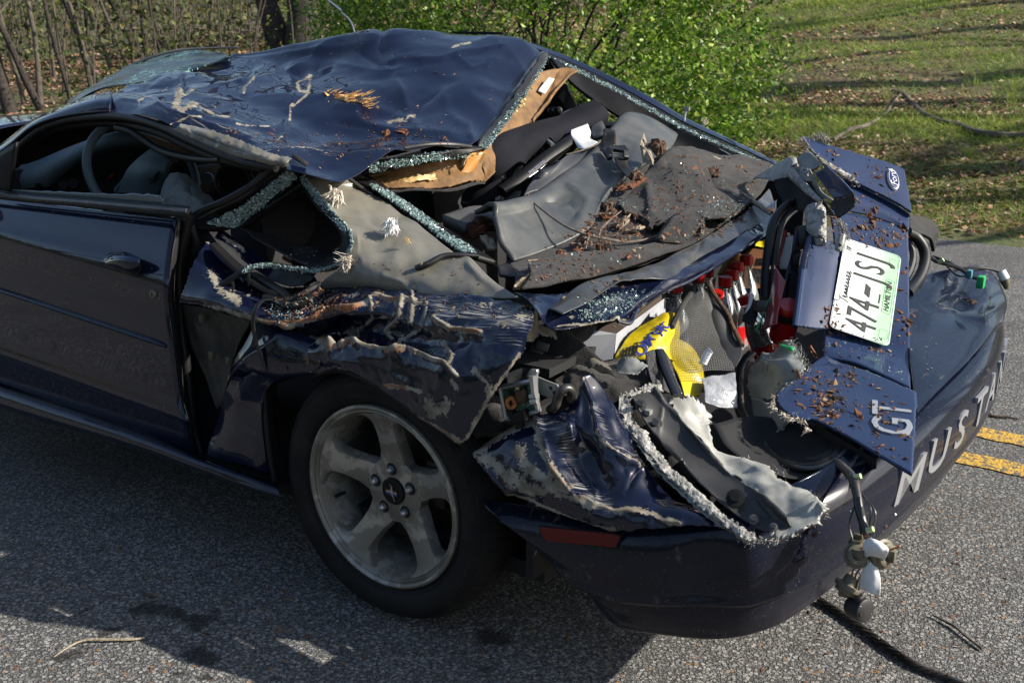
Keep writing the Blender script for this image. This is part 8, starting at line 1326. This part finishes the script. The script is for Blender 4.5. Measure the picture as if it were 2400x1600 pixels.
wb = patch('clear_bag', [P('H', 's', (1480, 950, -.42), (1600, 925, -.45), (1745, 910, -.5)), P('H', 's', (1500, 1020, -.39), (1620, 1020, -.42), (1745, 1010, -.46)), P('H', 's', (1510, 1140, -.35), (1620, 1180, -.37), (1750, 1190, -.42))], simple('crumpled_poly', (.30, .31, .33), .3, base2=(.18, .19, .21), nscale=30, bs=.8, bscale=50, bdist=.006, coat=.4), None, (30, 30), dent=[(.008, 16, 3)]); meta(wb, 'crumpled translucent plastic bag below the mesh sunshade', 'bag')
wb = patch('crumpled_sheet', [P('T', 's', (520, 1240, -.22), (750, 1220, -.25), (930, 1250, -.27)), P('T', 's', (620, 1380, -.2), (800, 1400, -.22), (900, 1420, -.23)), P('T', 's', (700, 1480, -.18), (820, 1500, -.19), (860, 1500, -.2))], MATS['crumpled_poly'], None, (20, 20), dent=[(.006, 20, 3)]); meta(wb, 'crumpled grey plastic sheet below the white carton', 'sheet')
# ---- bark, splinters, twigs
def chunk(name, pts, thick, mat, label, cat='bark', group=None, rough=.25, n=9, lift=.003, seed=0):
    """an irregular flake with ragged rim: outline in 3D, faces the sky/camera"""
    p = np.asarray(pts, float); c = p.mean(0); nn = np.cross(p[1]-p[0], p[2]-p[0]); nn = np.zeros(3)
    for i in range(len(p)): nn = nn+np.cross(p[i]-c, p[(i+1) % len(p)]-c)
    nn /= max(np.linalg.norm(nn), 1e-9); nn = nn if nn@(CAM-c) > 0 else -nn
    rng = np.random.default_rng(seed+len(name)); o_ = []
    for i in range(len(p)):
        a, b = p[i], p[(i+1) % len(p)]
        for t in np.linspace(0, 1, 5)[:-1]: o_.append(a+(b-a)*t+(c-a)*rng.uniform(-.10, .16)+nn*rng.normal(0, thick*.12))
    o_ = np.array(o_); k_ = len(o_); r2 = c+(o_-c)*.62+nn*thick*(.9+rng.normal(0, rough, (k_, 1))); r1 = o_+nn*thick*.45; r0 = c+(o_-c)*.92-nn*thick*.15
    V = np.concatenate([r0, r1, r2, [c+nn*thick*(1+rng.normal(0, .2))], [c-nn*thick*.15]]); F = []
    for i in range(k_):
        j = (i+1) % k_; F += [(i, j, k_+j, k_+i), (k_+i, k_+j, 2*k_+j, 2*k_+i), (2*k_+i, 2*k_+j, 3*k_), (j, i, 3*k_+1)]
    o = link(name, tomesh(name, V+nn*lift, F, mat, False), None); return meta(o, label, cat, group)
def pc_(c, *pts): return P(c, 's', *pts)
# splintered fresh wood on the roof
sp = empty('wood_splinter', at('A', 2190, 740, 's', -.72), 'orange splintered chunk of fresh wood lying on the crushed roof', 'wood')
rng = np.random.default_rng(4)
base_ = pc_('S', (705, 245, -.735), (745, 232, -.75), (800, 232, -.76), (840, 232, -.77), (848, 262, -.745), (800, 270, -.72), (740, 258, -.715))
o = chunk('splinter_body', base_, .016, M_wood, None, None, rough=.6, lift=.012); o.parent = sp; o.location = Vector(o.location)-sp.location
for kk_ in ('category', 'label'):
    if kk_ in o: del o[kk_]
mb = MB()
for i in range(260):
    t = rng.uniform(0, 1); a = at('S', 700+150*t+rng.normal(0, 6), 250+rng.uniform(-18, 24)*min(1, t*3+.2), 's', -.735); b = a+np.array([-.03, -.022, .004])*rng.uniform(.3, 1.3)+rng.normal(0, .006, 3)+[0, 0, .008]; a = a+[0, 0, .012]; b = b+[0, 0, .012]; mb.tube([a, (a+b)/2+rng.normal(0, .002, 3), b], [.0022, .0018, .0003], 4)
mb.build('splinter_fibres', M_wood, sp, smooth=False)
# named larger bark pieces
NP = [('F', [(1445, 262, -1.06), (1480, 190, -1.12), (1510, 270, -1.08), (1550, 380, -1.02), (1540, 405, -1.0), (1475, 400, -1.02)], .008, M_palewood, 'pale bark flake leaning on the grey seat beside the belt buckle'),
      ('F', [(1500, 270, -1.06), (1530, 232, -1.09), (1600, 245, -1.11), (1640, 280, -1.11), (1620, 330, -1.08), (1560, 350, -1.05)], .016, M_bark, 'square brown bark chunk on the seat beside the pale flake'),
      ('F', [(245, 890, -.44), (310, 800, -.47), (400, 785, -.5), (435, 820, -.5), (400, 870, -.47), (320, 910, -.45)], .025, M_bark2, 'red brown bark chunk on the cushion at the seat end'),
      ('F', [(1190, 700, -.77), (1225, 645, -.80), (1268, 670, -.80), (1260, 720, -.78), (1215, 735, -.76)], .018, M_bark, 'brown bark block against the grey seat back'),
      ('F', [(1370, 490, -.90), (1430, 455, -.93), (1485, 475, -.93), (1470, 510, -.91), (1400, 520, -.89)], .016, M_bark, 'brown bark piece beside the belt slot'),
      ('F', [(1285, 565, -.86), (1350, 550, -.87), (1500, 490, -.94), (1505, 505, -.93), (1400, 570, -.87), (1310, 590, -.85)], .010, M_bark2, 'long red bark strip between seat and felt hump'),
      ('F', [(1750, 470, -1.06), (1830, 425, -1.12), (1850, 430, -1.12), (1800, 480, -1.06), (1770, 485, -1.04)], .010, M_bark2, 'orange bark sliver on top of the felt hump'),
      ('F', [(1690, 435, -1.06), (1755, 390, -1.12), (1745, 420, -1.1), (1715, 450, -1.06)], .009, M_bark, 'small bark sliver beside the felt slot'),
      ('F', [(1915, 445, -1.2), (1950, 415, -1.24), (1990, 440, -1.24), (1980, 490, -1.2), (1930, 480, -1.18)], .014, M_bark, 'bark lump in the fold of the felt hump'),
      ('F', [(2075, 425, -1.4), (2130, 410, -1.45), (2170, 430, -1.45), (2120, 440, -1.4)], .008, M_bark, 'flat bark flake at the far end of the shelf'),
      ('F', [(1910, 338, -1.42), (1960, 350, -1.42), (2005, 370, -1.42), (1960, 368, -1.4)], .005, M_palewood, 'thin pale wood strip at the back of the shelf'),
      ('F', [(575, 1230, -.15), (650, 1180, -.2), (740, 1140, -.25), (770, 1170, -.25), (700, 1230, -.2), (610, 1255, -.15)], .018, M_palewood, 'pale rotten wood lump at the left end of the shelf'),
      ('F', [(1280, 830, -.66), (1330, 760, -.7), (1380, 750, -.72), (1370, 800, -.7), (1310, 845, -.66)], .010, M_palewood, 'grey lichen bark chip under the felt hump'),
      ('F', [(1225, 720, -.74), (1270, 712, -.76), (1310, 740, -.76), (1250, 750, -.73)], .010, M_bark, 'dark bark chip below the bark block'),
      ('F', [(1160, 745, -.7), (1230, 735, -.74), (1260, 775, -.72), (1200, 780, -.7)], .010, M_bark2, 'red bark flake at the foot of the seat'),
      ('F', [(1030, 900, -.52), (1090, 900, -.55), (1100, 950, -.53), (1060, 960, -.51)], .008, M_bark2, 'red bark flake beside the twig on the shelf'),
      ('F', [(980, 990, -.45), (1060, 980, -.49), (1080, 1015, -.47), (1000, 1022, -.44)], .010, M_bark2, 'rust coloured bark piece before the black clip'),
      ('F', [(870, 1000, -.40), (920, 985, -.42), (940, 1010, -.42), (900, 1025, -.4)], .010, M_bark2, 'round orange bark knob on the shelf felt'),
      ('F', [(1390, 845, -.66), (1440, 830, -.69), (1490, 832, -.7), (1450, 848, -.67)], .006, M_palewood, 'thin pale chip beneath the felt hump'),
      ('F', [(1340, 1030, -.455), (1380, 1022, -.475), (1397, 1035, -.475), (1360, 1042, -.455)], .004, M_bark2, 'small orange chip on the felt strip'),
      ('F', [(360, 900, -.42), (400, 895, -.44), (470, 940, -.42), (480, 985, -.39), (420, 990, -.38)], .012, M_palewood, 'grey wood lump wedged beside the seat end'),
      ('B', [(275, 905, -.66), (325, 895, -.68), (335, 920, -.67), (290, 945, -.65)], .010, M_bark2, 'dark red bark crumb on the roof near its rear edge'),
      ('A', [(1690, 985, -.33), (1730, 955, -.36), (1790, 995, -.35), (1760, 1010, -.33)], .012, M_bark, 'dark bark crumb on the left roof rail'),
      ('B', [(370, 900, -.68), (420, 880, -.7), (610, 925, -.74), (600, 938, -.73), (440, 930, -.68)], .006, M_bark2, 'long thin dark red bark strip on the roof'),
      ('B', [(310, 1035, -.55), (350, 1020, -.57), (400, 1035, -.58), (350, 1046, -.55)], .006, M_bark2, 'flat red bark flake on the roof trim'),
      ('G', [(860, 1505, -.62), (890, 1500, -.62), (930, 1560, -.58), (900, 1575, -.58)], .010, M_bark2, 'red bark stick on the boot lid below the number plate'),
      ('G', [(1915, 1175, -1.32), (1960, 1180, -1.32), (2005, 1200, -1.3), (1960, 1205, -1.28)], .006, M_bark, 'brown bark sliver on the tail beyond the boot lid'),
      ('K', [(1715, 60, -.92), (1770, 75, -.92), (1840, 70, -.92), (1830, 95, -.9), (1730, 100, -.88)], .008, M_bark2, 'red brown bark strip on the bumper deck'),
      ('K', [(1640, 15, -.96), (1700, 5, -.97), (1690, 40, -.94), (1640, 42, -.93)], .008, M_bark, 'dark bark crumb on the bumper deck beside the strip'),
      ('G', [(440, 665, -1.22), (560, 610, -1.22), (630, 560, -1.22), (640, 600, -1.2), (560, 660, -1.18), (470, 740, -1.16)], .02, M_bark, 'ragged bark slab stuck in the bent boot trim')]
for i, (c, pts_, th_, m_, lb) in enumerate(NP):
    chunk('bark_piece', pc_(c, *pts_), th_, m_, lb, 'bark', 'bark pieces on the wreck', seed=i*13)
# white down-like splinter tufts on the sail panel
def tuft(c, a, b, d, size, label, n_=90, mat=None, seed=0, down=(.1, .3, -.6)):
    rng = np.random.default_rng(seed); o_ = at(c, a, b, 's', d); mb = MB(); t0 = np.linspace(0, 6.28, 9)
    for i in range(n_):
        dd = np.array(down)+rng.normal(0, .3, 3); dd /= np.linalg.norm(dd); s_ = o_+rng.normal(0, size*.22, 3); e_ = s_+dd*size*rng.uniform(.4, 1.1); mb.tube([s_, (s_+e_)/2+rng.normal(0, size*.05, 3), e_], [size*.07, size*.06, size*.012], 4, flat=.3)
    return meta(mb.build('wood_tuft', mat or M_ltgrey, None, smooth=False), label, 'wood tuft')
tuft('E', 1500, 500, -.235, .032, 'white feathery wood tuft alone on the grey rear pillar', 120, M_paper, 1, (.15, .3, -.8))
tuft('E', 1115, 300, -.245, .036, 'shaggy pale wood tuft at the top of the glass crusted gasket', 120, M_ltgrey, 2, (.1, .3, -.8))
tuft('E', 1210, 760, -.125, .032, 'ragged grey wood tuft at the foot of the glass crusted gasket', 120, M_ltgrey, 3, (.2, .3, -.2))
tuft('E', 1620, 605, -.21, .014, 'tiny yellow wood tuft below the feathery one on the pillar', 40, M_foam, 4)
tuft('C', 150, 840, -1.68, .02, 'small tuft of torn foil on the far rear pillar', 40, M_ltgrey, 5, (0, 0, .6))
# black rubber strip lying on the sail panel
o = MB().tube(P('E', 's', (1665, 805, -.155), (1760, 775, -.175), (1860, 725, -.21), (1980, 720, -.24), (2095, 725, -.27)), [.008, .011, .010, .009, .007], 9, smooth=30, flat=.7).build('rubber_strip', M_rubber, None); meta(o, 'black rubber strip lying on the grey rear pillar', 'strip')
patch('black_gusset', [P('E', 's', (1830, 650, -.36), (2000, 720, -.36), (2200, 800, -.33), (2370, 870, -.28)), P('E', 's', (1900, 650, -.40), (2050, 720, -.38), (2250, 810, -.34), (2400, 890, -.26))], M_trim, CAR, (8, 20), thick=.004)
patch('gusset_corner', [P('F', 's', (480, 1100, -.30), (560, 1085, -.33), (690, 1165, -.22)), P('F', 's', (500, 1160, -.27), (580, 1170, -.25), (690, 1168, -.215))], M_trim, CAR, (8, 10), thick=.006)
o = MB().box(at('F', 1205, 970, 's', -.50), (.04, .025, .02), frame(RT, n=-VD)).box(at('F', 1110, 995, 's', -.46), (.03, .02, .02), frame(RT, n=-VD)).build('belt_clip', M_black, CAR, bevel=.004)
MB().box(at('E', 880, 75, 's', -.23), (.045, .012, .014), frame(RT*.8-UP*.5, n=-VD)).build('drip_clip', M_trim, CAR, bevel=.003)
# ---- twigs
def twig(label, name, mat, lines, group=None, cat='twig'):
    mb = MB()
    for pts_, r_ in lines: mb.tube(pts_, r_, 7, smooth=len(pts_)*5)
    return meta(mb.build(name, mat, None), label, cat, group)
twig('thin forked twig lying across the grey seat and shelf felt', 'twig', M_twig, [(P('F', 's', (690, 595, -.60), (720, 645, -.58), (850, 750, -.54), (960, 820, -.52), (1100, 875, -.53), (1250, 905, -.57), (1350, 922, -.6), (1460, 910, -.64), (1560, 880, -.68), (1615, 835, -.71)), [.002, .0022, .003, .003, .0034, .0036, .0034, .003, .0026, .0015]), (P('F', 's', (1170, 880, -.55), (1190, 830, -.57), (1250, 770, -.62), (1325, 710, -.68)), [.003, .0027, .0022, .0015]), (P('F', 's', (1105, 880, -.53), (1085, 950, -.49), (1082, 1018, -.46)), [.0028, .0022, .0016])])
twig('bent twig hooked over the white sheet on the child seat', 'twig', M_twig, [(P('F', 's', (1218, 190, -1.14), (1190, 230, -1.11), (1140, 265, -1.07), (1050, 300, -1.02), (950, 325, -.98)), [.002, .0026, .0026, .0022, .0015])])
twig('pale split stick across the far end of the shelf', 'split_stick', M_palewood, [(P('G', 's', (280, 380, -1.22), (370, 430, -1.2), (460, 490, -1.17), (540, 540, -1.14), (598, 588, -1.11)), [.003, .006, .008, .008, .004])], None, 'stick')
twig('thin pale stick lying along the left shelf edge', 'twig', M_palewood, [(P('F', 's', (690, 1050, -.30), (800, 1040, -.33), (860, 1025, -.36), (970, 1025, -.41)), .0025)])
twig('crooked tan twig on the road at the shadow edge', 'road_twig', M_palewood, [(P('L', 'h', (365, 1390, .004), (430, 1345, .006), (530, 1290, .008), (620, 1272, .009), (760, 1272, .008), (900, 1270, .007), (985, 1260, .005)), [.001, .0018, .0024, .0034, .0034, .0032, .0024])])
twig('short dark stick on the road beside the oil stain', 'road_twig', M_bark, [(P('L', 'h', (955, 940, .005), (1000, 965, .006), (1055, 985, .006)), [.002, .003, .0025])])
twig('bent olive stick on the sunlit road near the cable', 'road_twig', M_twig, [(P('M', 'h', (1700, 1103, .006), (1790, 1150, .007), (1850, 1180, .008), (1930, 1250, .007), (2040, 1335, .006)), [.002, .0032, .0036, .003, .0038])])
twig('thin dark stick on the road beyond the bumper corner', 'road_twig', M_bark, [(P('K', 'h', (2060, 370, .006), (2100, 390, .006), (2200, 398, .006), (2285, 410, .006)), [.003, .005, .004, .003]), (P('K', 'h', (2060, 365, .008), (2100, 378, .008)), .004)])
# twisted black cable on the road
cl = catmull(P('M', 'h', (930, 1000, .010), (1060, 1080, .010), (1150, 1140, .010), (1300, 1250, .010), (1450, 1360, .010), (1600, 1450, .010), (1750, 1510, .010), (1880, 1568, .010), (2100, 1660, .010)), 120)
cb = empty('twisted_cable', cl[60]*[1, 1, 0], 'black twisted cable running across the road from under the bumper', 'cable')
tv = np.gradient(cl, axis=0); tv /= np.linalg.norm(tv, axis=1, keepdims=True); sd_ = np.cross(tv, [0, 0, 1.]); ph = np.linspace(0, 34, 120)
for k_ in range(4):
    a = ph+k_*math.pi/2; MB().tube(cl+sd_*(np.cos(a)*.006)[:, None]+np.outer(np.sin(a)*.005, [0, 0, 1.]), .0042, 7).build('cable_strand', M_wire, cb)
# ---- fallen branches on the grass
def branch(label, c, pts_, r_, extra=()):
    def g(a, b, h):
        p = on_ground(*px(c, a, b)); return p+np.array([0, 0, h])
    mb = MB(); mb.tube([g(*p) for p in pts_], r_, 8, smooth=len(pts_)*5)
    for e, rr in extra: mb.tube([g(*p) for p in e], rr, 6, smooth=len(e)*4)
    return meta(mb.build('fallen_branch', M_twig, None), label, 'branch')
branch('long curved bare branch lying on the grass slope', 'C', [(1425, 632, .03), (1500, 665, .04), (1560, 730, .04), (1650, 810, .04), (1760, 855, .04), (1880, 890, .05), (1970, 930, .05), (2100, 955, .05), (2240, 965, .05), (2400, 960, .05)], [.012, .018, .022, .024, .026, .03, .032, .032, .034, .036])
branch('bent bare branch on the grass behind the torn boot lid', 'C', [(1480, 670, .05), (1420, 740, .04), (1380, 800, .04), (1300, 855, .04), (1230, 890, .04), (1150, 915, .05), (1090, 955, .06), (1020, 1000, .06)], [.008, .014, .016, .016, .02, .022, .02, .02], [([(1160, 915, .05), (1130, 950, .04), (1070, 975, .04)], [.014, .01, .006])])
branch('short dark stick lying among leaves on the verge', 'C', [(1935, 1160, .02), (2000, 1180, .02), (2080, 1188, .02), (2230, 1195, .02)], [.008, .014, .014, .01])
branch('forked stick at the foot of the grass slope', 'C', [(2330, 1110, .03), (2290, 1160, .03), (2220, 1250, .03)], [.02, .018, .01])
# ---- fine debris on the surfaces (nobody could count it)
def debris(name, polys, n_, smin, smax, mat, label, cat, lift=.002, flat=.35, elong=1.9, seed=0, parent=None, pw=2.2, clump=7):
    rng = np.random.default_rng(seed); bs, ns, ss = [], [], []
    deps = bpy.context.evaluated_depsgraph_get()
    for c, poly, share in polys:
        pl_ = np.array([px(c, *p) for p in poly]); m_ = int(n_*share); u = rng.uniform(pl_.min(0), pl_.max(0), (m_*2, 2)); u = u[inpoly(u, pl_)][:m_]
        if clump: u[1::2] = u[0::2][:len(u[1::2])]+rng.normal(0, clump, u[1::2].shape); u[2::3] = u[0::3][:len(u[2::3])]+rng.normal(0, clump*2, u[2::3].shape)
        for a, b in u:
            d = ray(a, b); hit, loc, nr, idx, ob, mt = scene.ray_cast(deps, Vector(CAM), Vector(d))
            if not hit: continue
            q_ = np.array(loc); nn = np.array(nr); nn = nn if nn@d < 0 else -nn
            if nn[2] < .05: continue
            bs.append(q_+nn*lift*.5); ns.append(nn)
    if not bs: return
    bs = np.array(bs); ns = np.array(ns); sz = smin+(smax-smin)*rng.uniform(0, 1, len(bs))**pw
    V, F = shards(bs, ns, sz, flat, elong, rng); o = link(name, tomesh(name, V, F, mat, False), parent); o['kind'] = 'stuff'
    if parent is None: meta(o, label, cat)
    return o
bpy.context.view_layer.update()
LIDPOLY = [('G', [(830, 80), (1480, 290), (1540, 590), (1530, 860), (1100, 730), (1180, 480)], .4), ('G', [(1490, 880), (1540, 900), (1540, 1568), (960, 1568), (990, 1380), (1400, 1500)], .3), ('K', [(680, 200), (950, 0), (1550, 250), (1540, 760), (900, 420)], .4)]
debris('bark_crumbs', LIDPOLY+[('K', [(850, 200), (1150, 80), (1180, 200), (1000, 480), (900, 420)], .5), ('G', [(980, 600), (1500, 700), (1500, 850), (1050, 760)], .3), ('G', [(970, 1200), (1060, 1200), (1060, 1400), (960, 1400)], .12)], 560, .0008, .0085, M_chips, 'bark crumbs scattered over the torn boot lid', 'debris', seed=1, pw=3)
debris('shelf_crumbs', [('F', [(700, 1050), (1400, 560), (1700, 300), (2300, 420), (2150, 680), (1850, 900), (700, 1240)], .7), ('F', [(1130, 740), (1500, 700), (1530, 880), (1100, 980), (960, 1000)], .45), ('F', [(1850, 800), (2150, 700), (2150, 780), (1850, 900)], .2), ('H', [(0, 250), (900, 60), (900, 200), (400, 250)], .1)], 1500, .0006, .006, M_chips, 'bark crumbs and wood dust strewn over the shelf felt', 'debris', seed=2)
debris('shelf_glass', [('F', [(700, 1050), (1400, 560), (1700, 300), (2300, 420), (2150, 680), (1850, 900), (700, 1240)], .5), ('F', [(2000, 600), (2200, 560), (2180, 740), (1850, 880), (1840, 780)], .6), ('H', [(560, 330), (1050, 240), (1100, 290), (800, 480), (500, 500)], .7), ('F', [(1230, 640), (1320, 600), (1380, 680), (1250, 700)], .1)], 800, .0012, .0038, M_crumb, 'glass crumbs sprinkled over the shelf felt and bent panel', 'glass crumbs', seed=3, elong=1.1)
debris('roof_crumbs', [('B', [(0, 780), (480, 780), (760, 960), (400, 1060), (0, 1080)], .6), ('A', [(1500, 860), (2323, 900), (2323, 1090), (1900, 1060)], .3), ('B', [(0, 250), (1200, 320), (900, 960), (0, 760)], .1)], 300, .0008, .005, M_chips, 'bark crumbs on the crushed roof', 'debris', seed=4)
debris('quarter_crumbs', [('E', [(600, 1040), (900, 960), (1200, 960), (1100, 1130), (800, 1180)], .8), ('E', [(1000, 760), (2000, 800), (2300, 1100), (1500, 1380), (1100, 1320)], .35), ('D', [(1750, 1060), (2150, 1080), (1900, 1150)], .1), ('I', [(300, 0), (500, 0), (450, 110), (350, 80)], .1)], 620, .001, .005, M_chips, 'bark crumbs caught in the crumpled rear quarter', 'debris', seed=5)
debris('quarter_glass', [('E', [(640, 1060), (900, 1020), (1050, 1040), (900, 1160), (700, 1150)], .8), ('E', [(700, 640), (1000, 680), (1000, 780), (700, 720)], .1), ('G', [(980, 1380), (1500, 1450), (1500, 1568), (970, 1568)], .25), ('G', [(1100, 580), (1500, 700), (1480, 860), (1120, 700)], .2), ('K', [(1300, 0), (1520, 0), (1500, 180), (1200, 120)], .1), ('K', [(1550, -100), (1900, -100), (1700, 250)], .06)], 420, .0012, .0036, M_crumb, 'glass crumbs caught in the crumpled rear quarter and lid', 'glass crumbs', seed=6, elong=1.1)
debris('road_grit', [('S', [(1850, 1250), (2400, 1150), (2400, 1600), (1500, 1600), (1870, 1500)], .5), ('S', [(0, 1000), (600, 1180), (900, 1450), (900, 1600), (0, 1600)], .5)], 420, .0012, .006, M_chips, 'bark crumbs and grit scattered on the road', 'debris', seed=7, pw=3)
debris('road_glass', [('S', [(1950, 1150), (2400, 1100), (2400, 1600), (1900, 1600)], .5), ('S', [(200, 1150), (900, 1350), (900, 1550), (200, 1500)], .5)], 130, .0012, .0034, M_crumb, 'glass crumbs scattered on the road', 'glass crumbs', seed=8, elong=1.1)
o = chunk('dead_leaf', [on_ground(*p)+[0, 0, .004] for p in ((978, 1572), (990, 1556), (993, 1572), (984, 1586))], .004, M_wood, 'single orange dead leaf on the road below the wheel', 'leaf')
bpy.context.view_layer.update()
